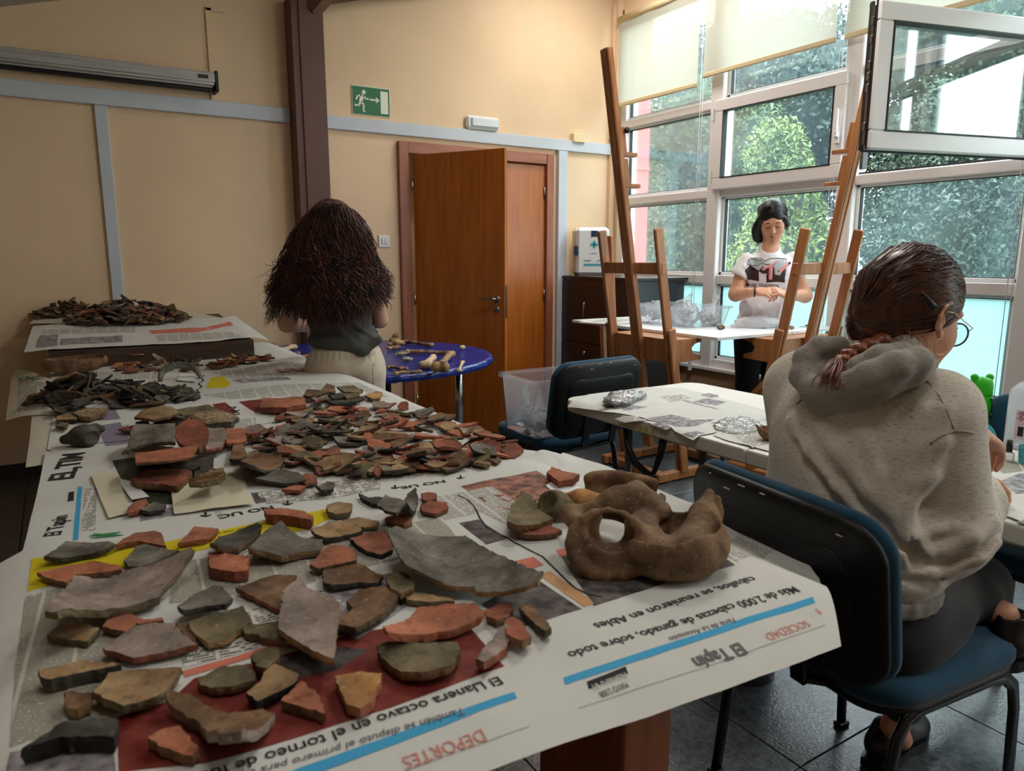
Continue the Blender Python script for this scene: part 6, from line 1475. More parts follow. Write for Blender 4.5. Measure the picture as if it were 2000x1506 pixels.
sherd('wide orange rim sherd under the big grey bowl fragment', [(748, 1224), (801, 1205), (815, 1186), (870, 1180), (925, 1177), (948, 1194), (939, 1206), (900, 1224), (847, 1237), (796, 1240), (755, 1236)], 'orange', .012, 3, 10, .004, em='orange')
sherd('grey brown angular sherd left of the wide orange rim', [(660, 1206), (691, 1188), (676, 1174), (700, 1152), (750, 1145), (769, 1156), (778, 1163), (760, 1188), (732, 1206), (695, 1226), (663, 1220)], 'brown', .012, 2, 30, em='olive')
sherd('rounded olive brown sherd against the left end of the bowl fragment', [(753, 1126), (769, 1115), (792, 1119), (808, 1136), (806, 1150), (783, 1160), (762, 1149)], 'olive', .010, 0, 0, .010)
sherd('brown sherd below the small orange five-sided one', [(630, 1116), (658, 1108), (702, 1100), (730, 1116), (748, 1124), (738, 1138), (700, 1137), (650, 1143), (632, 1138)], 'brown', .010, 2, 10)
sherd('orange five-sided sherd in the middle of the front spread', [(604, 1102), (630, 1076), (642, 1064), (676, 1066), (696, 1080), (696, 1094), (650, 1103), (620, 1110)], 'orange', .009, 1, 0, .004, em='brown')
sherd('orange red sherd touching the left end of the bowl fragment', [(682, 1052), (722, 1040), (750, 1036), (762, 1050), (768, 1073), (745, 1083), (715, 1076)], 'orange', .009, 1, 0, em='dark')
sherd('tan curved sherd above the orange red one', [(606, 1032), (642, 1019), (674, 1017), (706, 1030), (708, 1036), (670, 1046), (634, 1050), (616, 1043)], 'tan', .010, 4, 0, em='dark')
sherd('thick orange rim sherd at the top of the yellow banner', [(516, 994), (550, 992), (590, 997), (612, 1008), (608, 1016), (580, 1010), (548, 1006), (520, 1004)], 'orange', .020, 1, 0, em='red')
sherd('grey triangular sherd with a tall point, centre of the front spread', [(484, 1070), (506, 1050), (518, 1036), (548, 1016), (566, 1034), (590, 1050), (630, 1053), (626, 1072), (590, 1078), (550, 1086), (520, 1078)], 'grey', .013, 3, 10, .002, em='tan')
sherd('dark grey curved sherd left of the pointed triangular one', [(410, 1064), (426, 1048), (470, 1034), (502, 1020), (512, 1026), (502, 1048), (474, 1064), (466, 1072), (426, 1070)], 'dark', .010, 4, 20, em='brown')
sherd('orange sherd left of the dark grey curved one on the banner', [(348, 1060), (380, 1028), (400, 1030), (426, 1032), (416, 1046), (402, 1053), (370, 1057)], 'orange', .010, 1)
sherd('thick orange block sherd below the dark grey curved one', [(407, 1078), (442, 1080), (486, 1087), (484, 1114), (458, 1117), (430, 1113), (410, 1108)], 'orange', .020, 1, 0, em='red')
sherd('orange brown triangle sherd left of the big grey triangle', [(460, 1148), (510, 1130), (542, 1122), (580, 1124), (562, 1144), (553, 1174), (546, 1192), (500, 1168)], 'brown', .009, 1, em='red', ang=0)
sherd('brown strip sherd under the big grey triangle', [(470, 1224), (545, 1213), (560, 1225), (612, 1252), (618, 1262), (520, 1246), (478, 1236)], 'olive', .010, 0)
sherd('big grey triangular sherd lying on others at the centre front', [(546, 1198), (552, 1155), (566, 1140), (582, 1132), (606, 1150), (654, 1168), (668, 1196), (657, 1230), (652, 1286), (612, 1272), (544, 1228)], 'pink', .012, 2, 0, .018, em='tan')
sherd('dark olive sherd resting on another, left of the triangle', [(346, 1184), (380, 1160), (416, 1144), (434, 1146), (454, 1168), (442, 1180), (400, 1184), (360, 1192)], 'grey', .010, 2, 0, .010)
sherd('olive sherd underneath the dark olive one', [(364, 1216), (400, 1203), (474, 1182), (492, 1212), (462, 1233), (440, 1250), (407, 1256), (381, 1239)], 'olive', .010, 2, 0, em='tan')
sherd('dark boat-shaped sherd with raised point behind the bowl fragment', [(736, 985), (769, 986), (795, 965), (811, 952), (817, 972), (804, 1000), (775, 1003), (754, 998)], 'grey', .008, 9, 15)
sherd('narrow dark pointed sherd beside the boat-shaped one', [(701, 963), (720, 972), (740, 970), (756, 973), (745, 984), (728, 984), (708, 974)], 'dark', .008, 3)
sherd('small red sherd, upper of the pair near the wavy marker line', [(822, 964), (836, 961), (851, 963), (853, 974), (835, 979), (824, 975)], 'red', .008)
sherd('small red sherd, lower of the pair near the wavy marker line', [(821, 986), (840, 978), (873, 981), (875, 994), (850, 1004), (824, 998)], 'red', .008, 2)
sherd('small pale grey sherd right of the thick orange rim', [(638, 986), (660, 980), (688, 984), (684, 1000), (655, 1004), (640, 998)], 'tan', .012, em='olive')
sherd('slim tan rim sherd below the pale grey one', [(668, 1015), (700, 1010), (740, 1018), (736, 1029), (710, 1030), (680, 1022)], 'tan', .008, 2)
sherd('small mauve red sherd behind the bowl fragment', [(752, 1012), (780, 1004), (800, 1006), (805, 1020), (790, 1026), (755, 1019)], 'red', .007)
sherd('pale brown strip sherd peeping out under the bowl fragment', [(790, 1162), (820, 1158), (880, 1168), (888, 1174), (830, 1175), (795, 1171)], 'tan', .010)
sherd('large grey wheel-marked bowl fragment, concave side up', [(756, 1036), (773, 1026), (799, 1035), (836, 1045), (909, 1046), (954, 1074), (1005, 1096), (1062, 1119), (1050, 1138), (990, 1154), (932, 1156), (926, 1146), (880, 1144), (825, 1120), (791, 1102), (769, 1066)], 'grey', .010, 3.4, -20, .012, em='tan', ribs=420, ribang=60, name='bowl_fragment')
for lab, px, cm, t, l in (('dark red sherd below the right tip of the bowl fragment', [(948, 1192), (975, 1178), (1000, 1178), (995, 1203), (970, 1212), (950, 1204)], 'red', .009, 0), ('orange brown sherd on end near the black printed photo', [(985, 1214), (1000, 1204), (1020, 1215), (1038, 1243), (1020, 1252), (990, 1238)], 'red', .013, .004), ('long brown sliver sherd nearest the cattle headline', [(1014, 1184), (1034, 1178), (1060, 1203), (1077, 1226), (1065, 1232), (1035, 1209)], 'brown', .012, 0), ('grey brown channelled sherd beside the paper fold', [(930, 1286), (950, 1258), (985, 1216), (1000, 1232), (990, 1262), (965, 1282), (945, 1294)], 'pink', .012, 0)):
    sherd(lab, px, cm, t, 3, 45, l)
# --- left middle cluster
sherd('long flat rose sherd behind the ribbed crescent', [(230, 838), (258, 831), (290, 826), (304, 831), (285, 840), (255, 842)], 'red', .007, lift=.0)
sherd('olive tan dome-shaped sherd left of the gritty one', [(262, 815), (275, 803), (290, 797), (315, 793), (336, 794), (350, 806), (330, 815), (300, 820)], 'tan', .009, -4, 0, .022, em='brown')
sherd('dark rim sherd between the dome-shaped and gritty sherds', [(290, 832), (308, 824), (336, 812), (368, 810), (359, 819), (336, 828), (310, 836)], 'dark', .010, 2, 0, .010)
sherd('gritty coarse grey sherd with pale flecks', [(375, 812), (405, 798), (446, 805), (467, 815), (451, 824), (405, 829)], 'coarse', .016, -2)
sherd('dark ribbed wall sherd lying behind the gritty one', [(335, 800), (370, 795), (405, 790), (425, 797), (400, 808), (360, 812)], 'olive', .009, 2, 0, .004, ribs=500)
sherd('grey ribbed crescent sherd, left of the round orange base', [(237, 884), (251, 862), (281, 841), (324, 832), (345, 836), (343, 864), (313, 863), (285, 868), (258, 876)], 'grey', .010, -4, 60, .022, ribs=600, em='dark')
sherd('round orange pot base standing among grey sherds', [(375+33*math.cos(a), 846+28*math.sin(a)) for a in [2*PI*k/16 for k in range(16)]], 'red', .014, 0, 0, .030, tilt=(.1, .45), name='round_sherd', em='red')
sherd('grey curved sherd just right of the round orange base', [(405, 835), (437, 835), (446, 849), (433, 873), (402, 877)], 'pink', .010, 3, 0, .012)
sherd('orange sherd propped right of the grey curved one', [(442, 836), (479, 836), (481, 861), (465, 865), (442, 866)], 'orange', .008, 2, 0, .010)
sherd('small broken grey brown sherd below the propped orange one', [(449, 896), (456, 869), (474, 866), (482, 888), (472, 897)], 'brown', .010, 0, 0, .006)
sherd('little brown sherd to the right of the broken one', [(470, 897), (500, 878), (508, 884), (500, 893), (484, 898)], 'brown', .009)
sherd('flat orange slab under the ribbed crescent', [(262, 871), (300, 869), (336, 873), (396, 881), (377, 893), (318, 901), (265, 905)], 'orange', .009, 2, 90, .004, em='brown')
sherd('dark grey flake on the red slab', [(329, 897), (368, 892), (391, 911), (375, 917), (331, 912)], 'dark', .007, 0, 0, .012)
sherd('dark grey curved sherd behind the red slab', [(377, 897), (416, 888), (416, 914), (380, 930)], 'dark', .009, 3)
sherd('thick red slab sherd next to the white slip', [(255, 936), (272, 926), (290, 916), (340, 915), (373, 916), (375, 926), (345, 950), (320, 946), (267, 943)], 'red', .016, 0, 0, .002, em='brown')
sherd('shiny brown glazed ribbed sherd on the cream paper', [(370, 968), (382, 955), (410, 944), (433, 937), (442, 952), (428, 962), (395, 969)], 'glaze', .012, -3, 80, ribs=900, ribang=10, em='olive')
sherd('small orange rough sherd below the white slip', [(249, 992), (262, 980), (285, 974), (288, 983), (267, 998), (251, 1001)], 'orange', .010)
sherd('small grey ribbed sherd next to the orange rough one', [(274, 994), (301, 981), (324, 984), (322, 994), (290, 1000)], 'grey', .008, 3, 0, ribs=700, ribang=80)
sherd('wide brown sherd at the left end of the orange heap', [(448, 902), (480, 893), (506, 885), (549, 886), (553, 904), (539, 915), (492, 917)], 'brown', .009, 3, 20)
sherd('grey flat sherd in front of the orange heap', [(497, 933), (542, 914), (585, 923), (598, 938), (558, 944)], 'grey', .008, 2)
sherd('orange sherd at the front edge of the heap, beside the grey flat one', [(578, 930), (600, 925), (617, 928), (620, 942), (598, 946)], 'red', .007)
sherd('orange sliver sherd in front of the heap', [(549, 955), (578, 947), (598, 949), (585, 958)], 'orange', .008); sherd('small grey cup-like sherd in front of the heap', [(615, 947), (638, 940), (654, 943), (651, 954), (628, 956)], 'grey', .009, 12)
sherd('small tan sherd at the left edge, above the olive one', [(108, 815), (129, 807), (152, 813), (150, 819), (111, 820)], 'tan', .010, em='dark'); sherd('small olive sherd at the left edge', [(108, 831), (120, 824), (134, 826), (129, 835)], 'olive', .009)
sherd('rough orange brown strip sherd at the left', [(141, 805), (175, 796), (210, 796), (207, 804), (175, 814), (154, 813)], 'coarse', .016, em='brown')
# --- back rows near the box
sherd('folded orange tile sherd, left of the paper plate', [(508, 796), (512, 777), (545, 778), (595, 775), (597, 790), (560, 796)], 'orange', .022, -1, 0, base=TZ+.007)
# --- heaps: instances of a small library of shapes
def lib(cms, n, smin, smax, tmin=.006, tmax=.010, cmin=1, cmax=5, seed=1, long=0):
    r = random.Random(seed); out = []
    for i in range(n):
        k = r.randint(4, 7); s = r.uniform(smin, smax); asp = r.uniform(.45, .9) if not long else r.uniform(.22, .4)
        P = [(s*math.cos(a)*r.uniform(.75, 1.1), s*asp*math.sin(a)*r.uniform(.75, 1.1)) for a in [2*PI*(j+r.uniform(-.25, .25))/k for j in range(k)]]
        cv = r.uniform(cmin, cmax)*r.choice((1, 1, -1)); cm = cms[i % len(cms)]; t = r.uniform(tmin, tmax); aa = r.uniform(0, PI)
        out.append(sherd_mesh(P, lambda x, y, cv=cv, aa=aa, t=t: t*.5+cv*(x*math.cos(aa)+y*math.sin(aa))**2, t, r, grid=.014, cm=cm, rough=.0003, name='sherd'))
    return out
def inside(p, poly):
    c = False; n = len(poly)
    for i in range(n):
        a, b = poly[i], poly[(i+1) % n]
        if (a[1] > p[1]) != (b[1] > p[1]) and p[0] < (b[0]-a[0])*(p[1]-a[1])/(b[1]-a[1])+a[0]: c = not c
    return c
REST = MB(); REST_M = []
CW = {}
def heap(label, group, px, meshes, n, z0=BASE, top=.0, tilt=.18, seed=1, zf=None, single=False):
    r = random.Random(seed); us = [p[0] for p in px]; vs = [p[1] for p in px]; placed = []; um0, um1 = min(us), max(us); vm0, vm1 = min(vs), max(vs)
    for i in range(n):
        for _ in range(60):
            u, v = r.uniform(um0, um1), r.uniform(vm0, vm1)
            if not inside((u, v), px): continue
            p = at_z(u, v, z0 if zf is None else zf(u, v))
            if all((p[0]-q[0])**2+(p[1]-q[1])**2 > .022**2 for q in placed) or _ > 40: break
        dens = sum(1 for q in placed if (p[0]-q[0])**2+(p[1]-q[1])**2 < .045**2)
        p = np.array([min(p[0], 1.045), p[1], p[2]]); placed.append(p); me = r.choice(meshes); z = p[2]+.004+min(dens, 6)*(.0045+top); k = 1 if top == 0 else 1.8
        s_ = r.uniform(.85, 1.25); rot = (r.gauss(0, tilt*k), r.gauss(0, tilt*k), r.uniform(0, 2*PI)); gr_ = r.uniform(-1, 1)
        if single:
            o = bpy.data.objects.new('pottery_sherd', me); COL.objects.link(o); o.location = (p[0], p[1], z); o.rotation_euler = rot; o.scale = (s_, s_, 1)
            cw = me.materials[0].name.replace('_clay', '').replace('_', ' ')
            third = ['at the far left', 'in the left part', 'left of centre', 'right of centre', 'in the right part', 'at the far right'][min(5, int(6*(u-um0)/(um1-um0+1e-6)))]; row = ['back', 'rear middle', 'front middle', 'front'][min(3, int(4*(v-vm0)/(vm1-vm0+1e-6)))]
            tagit(o, ('big ' if s_ > 1.14 else 'small ' if s_ < .95 else '')+cw+' sherd '+('tilted, ' if abs(rot[0]) > .25 else '')+third+' of the '+label+', '+row+' row', 'sherd', group)
        else:
            from mathutils import Euler
            Mx = Matrix.Translation((p[0], p[1], z)) @ Euler(rot).to_matrix().to_4x4() @ Matrix.Diagonal((s_, s_, 1, 1))
            for pl_ in me.polygons: REST_M.append(me.materials[pl_.material_index])
            REST.add([tuple(Mx @ q.co) for q in me.vertices], [tuple(pl_.vertices) for pl_ in me.polygons], True)
def mound(px0, px1, h, meshes, n, zf, depth, seed, sc=1.0, tilt=.35):
    """a heap: sherds lie all over a low mound; px0, px1 its left and right foot"""
    from mathutils import Euler
    r = random.Random(seed); A = zf(*px0); B = zf(*px1); c = (A+B)/2; ax = (B-A)/2; rx = np.linalg.norm(ax[:2]); ax = ax/np.linalg.norm(ax); ay = np.array([-ax[1], ax[0], 0])
    for i in range(n):
        a = r.uniform(0, 2*PI); q = math.sqrt(r.random())*.97; u, w = q*math.cos(a), q*math.sin(a)
        p = c+ax*u*rx+ay*w*depth; lump = .75+.5*mnoise.noise(Vector((u*2.2+seed, w*2, 0))); hh = h*max(0, 1-q*q)*lump; z = c[2]+(p[2]-c[2])+hh*(1 if r.random() < .7 else r.random())+.003
        if p[1] > 5.16: p[1] = 5.16-r.uniform(0, .04)
        me = r.choice(meshes); s_ = sc*r.uniform(.8, 1.2); Mx = Matrix.Translation((p[0], p[1], z)) @ Euler((r.gauss(0, tilt)-.2*w, r.gauss(0, tilt)+.2*u, r.uniform(0, 2*PI))).to_matrix().to_4x4() @ Matrix.Diagonal((s_, s_, 1, 1))
        for pl_ in me.polygons: REST_M.append(me.materials[pl_.material_index])
        REST.add([tuple(Mx @ q_.co) for q_ in me.vertices], [tuple(pl_.vertices) for pl_ in me.polygons], True)
LA = lib(['orange', 'brown', 'red', 'brown', 'olive', 'orange', 'tan', 'grey', 'orange', 'red', 'brown', 'pink', 'tan'], 40, .028, .060, tmin=.006, tmax=.010, cmax=6, seed=3)
heap('broad heap', 'orange and brown sherds in the broad middle heap', [(505, 830), (560, 808), (700, 797), (790, 792), (850, 808), (940, 835), (1000, 865), (1020, 880), (985, 905), (900, 915), (830, 925), (740, 930), (650, 925), (560, 915), (500, 880), (470, 868), (490, 845)], LA, 165, tilt=.17, seed=4, single=True)
LB = lib(['brown', 'tan', 'olive', 'dark', 'brown', 'pink', 'grey', 'red', 'tan'], 27, .020, .040, seed=5)
zfb = lambda u, v: .955+(640-v)*.0009
def zbox(u, v):
    z = .93
    for _ in range(10): p = at_z(u, v, z); z = .5*z+.5*(hb(p[0], min(p[1], 5.15))+.008)
    return z
ZB = lambda u, v: np.array(at_z(u, v, zbox(u, v)))
mound((125, 628), (375, 624), .115, LB, 300, ZB, .20, 6, 1.45)
mound((70, 614), (185, 614), .095, LB, 110, ZB, .16, 7, 1.3)
LC = lib(['dark', 'black', 'grey', 'olive', 'dark'], 15, .020, .048, seed=8)
ZT = lambda u, v: np.array(at_z(u, v, TZ+.008))
mound((92, 778), (205, 776), .075, LC, 60, ZT, .17, 9, 1.6, .5)
mound((208, 782), (368, 780), .045, LC+lib(['olive', 'brown', 'pink'], 6, .02, .045, seed=10), 70, ZT, .15, 11, 1.45, .35)
heap('curved dark handle sherd in the thin row behind', 'dark sherds in the thin row behind the heaps', [(195, 750), (230, 742), (275, 744), (270, 756), (205, 758)], lib(['dark', 'black', 'brown'], 6, .03, .05, seed=12, long=1), 12, z0=TZ+.008, seed=13)
LO = lib(['orange', 'ochre', 'red', 'brown'], 12, .03, .06, seed=14)
heap('orange flat sherd in the row before the box, right half', 'orange sherds in front of the box', [(400, 715), (430, 704), (480, 698), (528, 696), (520, 706), (450, 716), (410, 722)], LO, 26, z0=TZ+.008, seed=15)
heap('orange red sherd in the row before the box, left half', 'orange red sherds in front of the box', [(226, 724), (240, 712), (296, 710), (296, 724), (250, 728)], LO, 12, z0=TZ+.008, seed=16)
heap('brown rim sherd stacked at the middle of the box front', 'brown rim sherds before the box', [(300, 722), (310, 706), (360, 704), (392, 708), (385, 722), (340, 728)], lib(['brown', 'pink', 'tan', 'brown'], 8, .045, .08, seed=17, long=1), 18, z0=TZ+.010, top=.006, seed=18)
heap('brown curved rim sherd at the front of the orange heap', 'grey and brown rims inside the middle heap', [(640, 835), (700, 830), (730, 845), (690, 852), (650, 848)], lib(['dark', 'olive'], 4, .05, .07, seed=19, long=1), 6, z0=BASE+.014, seed=20)
heap('dark chunk among the sherds at the left edge', 'dark chunks at the left edge', [(100, 800), (150, 795), (165, 803), (130, 810), (104, 808)], LC, 9, z0=TZ+.012, top=.006, seed=21)
heap('brown or grey broken sherd around the round orange base', 'sherds around the round orange base', [(270, 830), (330, 820), (420, 826), (440, 838), (360, 850), (300, 845)], lib(['brown', 'dark', 'olive', 'red'], 8, .025, .045, seed=22), 16, z0=TZ+.012, top=.003, seed=23)
heap('small grey or brown sherd near the tapered end of the orange heap', 'small sherds in front of the middle heap', [(600, 925), (700, 918), (850, 905), (960, 900), (930, 915), (800, 925), (660, 940)], lib(['grey', 'olive', 'red', 'tan'], 8, .02, .036, seed=24), 22, seed=25)
rs_ = empty('sherd_heap', (.4, 4.5, TZ), label='small sherds heaped by the hundred on the wooden box and before it', cat='sherds', kind='stuff')
me = REST.mesh('sherds'); mats = []
for q in REST_M:
    if q not in mats: mats.append(q)
for q in mats: me.materials.append(q)
me.polygons.foreach_set('material_index', [mats.index(q) for q in REST_M]); me.update()
ro = add_obj('sherd_heap', me); tagit(ro, 'small sherds heaped by the hundred on the wooden box and before it', 'sherds', None, 'stuff'); bpy.data.objects.remove(rs_)
# white paper plate with sherds
pl = empty('paper_plate', (0, 0, 0), label='white paper plate under flat brown sherds near the right edge of the long table', cat='plate')
pp = at_z(655, 776, TZ+.006); pl.location = (pp[0], pp[1], TZ+.006)
MB().lathe([(.001, 0), (.075, 0), (.10, .010), (.115, .013), (.115, .0145), (.10, .0115), (.075, .0015), (.001, .0015)], c=(pp[0], pp[1], TZ+.007), n=40).build('dish', M['white'], pl, world=True)
for lab, px, cm, l in (('brown triangular sherd on top of the paper plate pile', [(618, 770), (638, 748), (654, 754), (655, 764), (640, 766)], 'brown', .026), ('flat grey brown sherd at the back of the paper plate', [(658, 755), (690, 752), (710, 762), (700, 766), (672, 765)], 'olive', .016), ('brown red sherd at the left of the paper plate', [(592, 772), (600, 760), (628, 762), (620, 772), (604, 774)], 'brown', .014), ('pinkish narrow sherd at the front left of the paper plate', [(608, 778), (625, 766), (640, 765), (636, 776), (616, 782)], 'pink', .018), ('dark sherd in the centre of the paper plate', [(640, 770), (670, 766), (680, 774), (650, 778)], 'dark', .014), ('thick dark curved rim sherd in front of the paper plate', [(638, 783), (650, 777), (690, 776), (710, 774), (712, 778), (690, 785), (650, 788)], 'dark', .004), ('small ochre sherd right of the paper plate', [(712, 772), (735, 764), (747, 766), (742, 778), (726, 778)], 'ochre', .0), ('flat olive sherd at the right of the paper plate', [(668, 769), (696, 767), (702, 773), (676, 776)], 'olive', .014)):
    sherd(lab, px, cm, .010, 1, 0, l, base=TZ+.010)
# --- vessel fragments on the right
def onT(u, v, h=0.0): return np.array(at_z(u, v, BASE+h))
def vessel(name, lab, sd, h, m, it=1):
    e = empty(name, tuple(sd_c), label=lab, cat='pottery'); soft('clay_body', [(sd, h)], m, e, it); return e
cj = onT(1330, 1090); sd_c = (cj[0], cj[1], BASE); X, Y = cj[0], cj[1]
pt_ = lambda u, v, h: at_z(u, v, BASE+h)
jug = Sdf()
A_ = pt_(1320, 1060, .045)
jug.e(A_, (.100, .085, .062), .01).e(A_+np.array([-.005, .004, .035]), (.088, .072, .075), .004, None, True)
jug.e(A_+np.array([-.02, .03, .095]), (.085, .075, .060), .01, None, True)
jug.c(pt_(1300, 1090, .03), pt_(1345, 1075, .045), .022, .026, .03).c(pt_(1345, 1075, .05), pt_(1378, 1010, .075), .024, .016, .025).c(pt_(1378, 1010, .07), pt_(1385, 965, .10), .016, .006, .02)
jug.c(pt_(1385, 1010, .05), pt_(1400, 975, .085), .014, .008, .02).c(pt_(1385, 1060, .02), pt_(1398, 1000, .06), .018, .014, .02)
jug.c(pt_(1180, 985, .055), pt_(1240, 970, .085), .020, .018, .02).c(pt_(1240, 970, .085), pt_(1290, 1000, .075), .018, .012, .02)
jug.c(pt_(1250, 1010, .06), pt_(1265, 1060, .04), .020, .018, .025).c(pt_(1265, 1060, .04), pt_(1290, 1090, .03), .018, .02, .03)
# flared mouth facing the viewer
mc = pt_(1187, 1066, .046); vw = mc-_C; vw = vw/np.linalg.norm(vw); rx = np.cross(vw, [0, 0, 1.]); rx /= np.linalg.norm(rx); uy = np.cross(rx, vw); MF = np.stack([vw, rx, uy], 1)
jug.e(mc, (.017, .066, .058), .012, MF).e(mc+vw*.012, (.022, .055, .050), .02, MF)
for k in range(16):
    a0_, a1_ = 2*PI*k/16, 2*PI*(k+1)/16; q = lambda a: mc+rx*.062*math.cos(a)+uy*.054*math.sin(a)-vw*(.008+.004*math.sin(2*a)); jug.c(q(a0_), q(a1_), .0085, .0085, .012)
jug.c(pt_(1110, 1004, .064), pt_(1140, 1040, .056), .015, .018, .025).c(pt_(1112, 1002, .066), pt_(1190, 992, .078), .013, .016, .02)
jug.e(pt_(1228, 985, .082), (.018, .060, .036), .02, MF).c(pt_(1200, 985, .082), pt_(1244, 958, .098), .020, .012, .02).c(pt_(1244, 958, .098), pt_(1292, 1000, .080), .012, .012, .02)
jug.c(pt_(1255, 1030, .062), pt_(1275, 1075, .046), .022, .022, .03)
hc_ = pt_(1195, 1036, .064); jug.c(hc_-vw*.06, hc_+vw*.07, .023, .019, .012, True); jug.e(hc_-vw*.022+np.array([0, 0, -.006]), (.018, .040, .034), .014, MF, True)
jug.c(pt_(1345, 1060, .05), pt_(1375, 1010, .075), .026, .020, .02).c(pt_(1372, 1015, .07), pt_(1386, 962, .108), .020, .007, .02)
M['jugclay'] = clay('brown_jug_clay', (84, 64, 46), (130, 104, 80), rough=.75, bump=.6, scale=16)
vessel('jug_neck_fragment', 'large brown jug fragment with flared mouth and a jagged open side, on the cattle newspaper', jug, .0032, M['jugclay'])
sd_c = tuple(onT(1215, 945)); rm = Sdf(); a0, a1 = pt_(1150, 952, .045), pt_(1275, 962, .045)
for k in range(10):
    t0, t1 = k/10, (k+1)/10; q0 = a0+(a1-a0)*t0+np.array([.01, .03, 0])*math.sin(PI*t0); q1 = a0+(a1-a0)*t1+np.array([.01, .03, 0])*math.sin(PI*t1)
    for hz, rr in ((-.022, .009), (-.008, .010), (.008, .009), (.020, .012)): rm.c(q0+np.array([0, 0, hz]), q1+np.array([0, 0, hz]), rr, rr, .008)
vessel('rim_fragment', 'brown ribbed vessel rim fragment standing behind the jug fragment', rm, .0032, CL['brown'])
sd_c = tuple(onT(1140, 975)); hn_ = Sdf(); hn_.chain([pt_(1105, 975, .03), pt_(1135, 975, .038), pt_(1170, 978, .035)], [.014, .018, .016], .02); vessel('handle_fragment', 'orange brown round handle fragment left of the jug mouth', hn_, .0032, CL['ochre'])
sd_c = tuple(onT(1085, 985)); kn = Sdf(); kn.e(pt_(1080, 985, .03), (.030, .035, .030), .01).e(pt_(1068, 975, .045), (.020, .022, .026), .01, None, True).c(pt_(1095, 975, .04), pt_(1112, 990, .03), .012, .014, .015); vessel('spout_fragment', 'small hollow grey brown spout fragment left of the orange handle', kn, .003, CL['olive'])
sherd('angular olive sherd left of the spout fragment', [(990, 1018), (1000, 985), (1018, 958), (1040, 970), (1060, 1000), (1080, 1012), (1050, 1024), (1010, 1026)], 'olive', .016, 2, 0, .004, em='brown')
sherd('orange curved strip sherd in front of the spout fragment', [(1004, 1036), (1030, 1030), (1050, 1022), (1075, 1026), (1098, 1036), (1070, 1044), (1030, 1044)], 'red', .010, 2, 0)
sherd('small orange lump sherd near the rear corner of the front newspaper', [(1068, 922), (1078, 912), (1100, 920), (1132, 926), (1120, 936), (1090, 940)], 'orange', .018)
sherd('dark brown sherd leaning behind the jug fragment', [(1262, 985), (1290, 962), (1300, 968), (1298, 990), (1280, 995)], 'brown', .012, 0, 0, .006)
cup = Sdf(); cc_ = at_z(165, 852, TZ+.035); sd_c = (cc_[0], cc_[1], TZ+.012); cup.e(cc_, (.040, .045, .034), .01).e(cc_+np.array([.022, -.03, .0]), (.022, .022, .018), .006, None, True).c(cc_+np.array([-.05, .03, -.01]), cc_, .014, .02, .02).c(cc_+np.array([.03, .02, .02]), cc_+np.array([.045, .0, .015]), .012, .01, .01)
vessel('spouted_cup_fragment', 'small dark hollow spout at the left side beside the mauve printed tables', cup, .004, CL['dark'])

def onF(u, v, h): return at_z(u, v, TZ+.006+h)
cb_ = onF(150, 733, 0); sd_c = tuple(cb_); bw = Sdf()
bw.e(cb_+np.array([0, .07, .055]), (.135, .09, .055), .005).e(cb_+np.array([0, .07, .066]), (.126, .082, .055), .003, None, True).e(cb_+np.array([.0, .06, .125]), (.16, .12, .055), .004, None, True)
bw.c(cb_+np.array([-.12, .05, .06]), cb_+np.array([-.08, .02, .03]), .012, .014, .02).c(cb_+np.array([.10, .05, .05]), cb_+np.array([.125, .06, .068]), .010, .007, .01)
vessel('bowl_fragment', 'brown half bowl fragment in the left corner before the wooden box', bw, .004, CL['brown'])
ac = onF(354, 742, 0); sd_c = tuple(ac); ar = Sdf(); AP = [ac+np.array([.082*math.cos(a)*1.0, .02+.03*math.sin(a), .012+.055*math.sin(a)]) for a in [PI*k/10 for k in range(11)]]
ar.chain(AP, .010, .004); ar.chain([q-np.array([0, .0, .012]) for q in AP], .009, .006); vessel('rim_fragment', 'arched grey rim sherd standing over a white slip', ar, .0035, CL['grey'])
# ---------------------------------------------------------------- bones on the blue table
M['bone'] = mat('stained_bone', (176, 140, 98), .6, col2=(84, 52, 30), scale=22, bump=.5, bscale=60, detail=7, contrast=(.40, .66)); M['bone2'] = mat('pale_bone', (212, 190, 152), .6, col2=(160, 122, 80), scale=20, bump=.3, bscale=60, contrast=(.45, .75))
M['bag'] = film_mat('clear_polythene', (.86, .88, .92), .22, .35, .12, .9)
def rb(u, v, h=.015): return np.array(at_z(u, v, RZ+.004+h))
def bone(lab, a, b, r, k0=1.7, k1=1.6, m='bone', sub='bone'):
    A, B = rb(*a, h=r*1.3), rb(*b, h=r*1.3); d = (B-A)/np.linalg.norm(B-A); s_ = np.cross(d, [0, 0, 1.]); sd = Sdf()
    sd.chain([A, A+(B-A)*.3+np.array([0, 0, .004]), A+(B-A)*.7, B], [r*1.05, r*.8, r*.78, r*1.0], .01)
    if k0:
        for q in (-1, 1): sd.e(A+s_*q*r*.9, r*k0*.62, .008)
    if k1:
        for q in (-1, 1): sd.e(B+s_*q*r*.8, r*k1*.62, .008)
    z = min((p[1][2]-p[2].max()) if p[0] == 'e' else min(p[1][2], p[2][2])-max(p[3], p[4]) for p in sd.p)
    o = soft(sub, [(sd, max(.0028, r*.22))], M[m], None, 1); o.location.z = RZ+.002-z; tagit(o, lab, 'bone')
def lump(lab, u, v, pts, m='bone', sub='bone', h=.0035):
    c = rb(u, v, .0); sd = Sdf()
    for (dx, dy, dz, r) in pts: sd.e(c+np.array([dx, dy, dz]), np.array([r, r*.8, r*.7]), .012)
    o = soft(sub, [(sd, h)], M[m], None, 1); tagit(o, lab, 'bone')
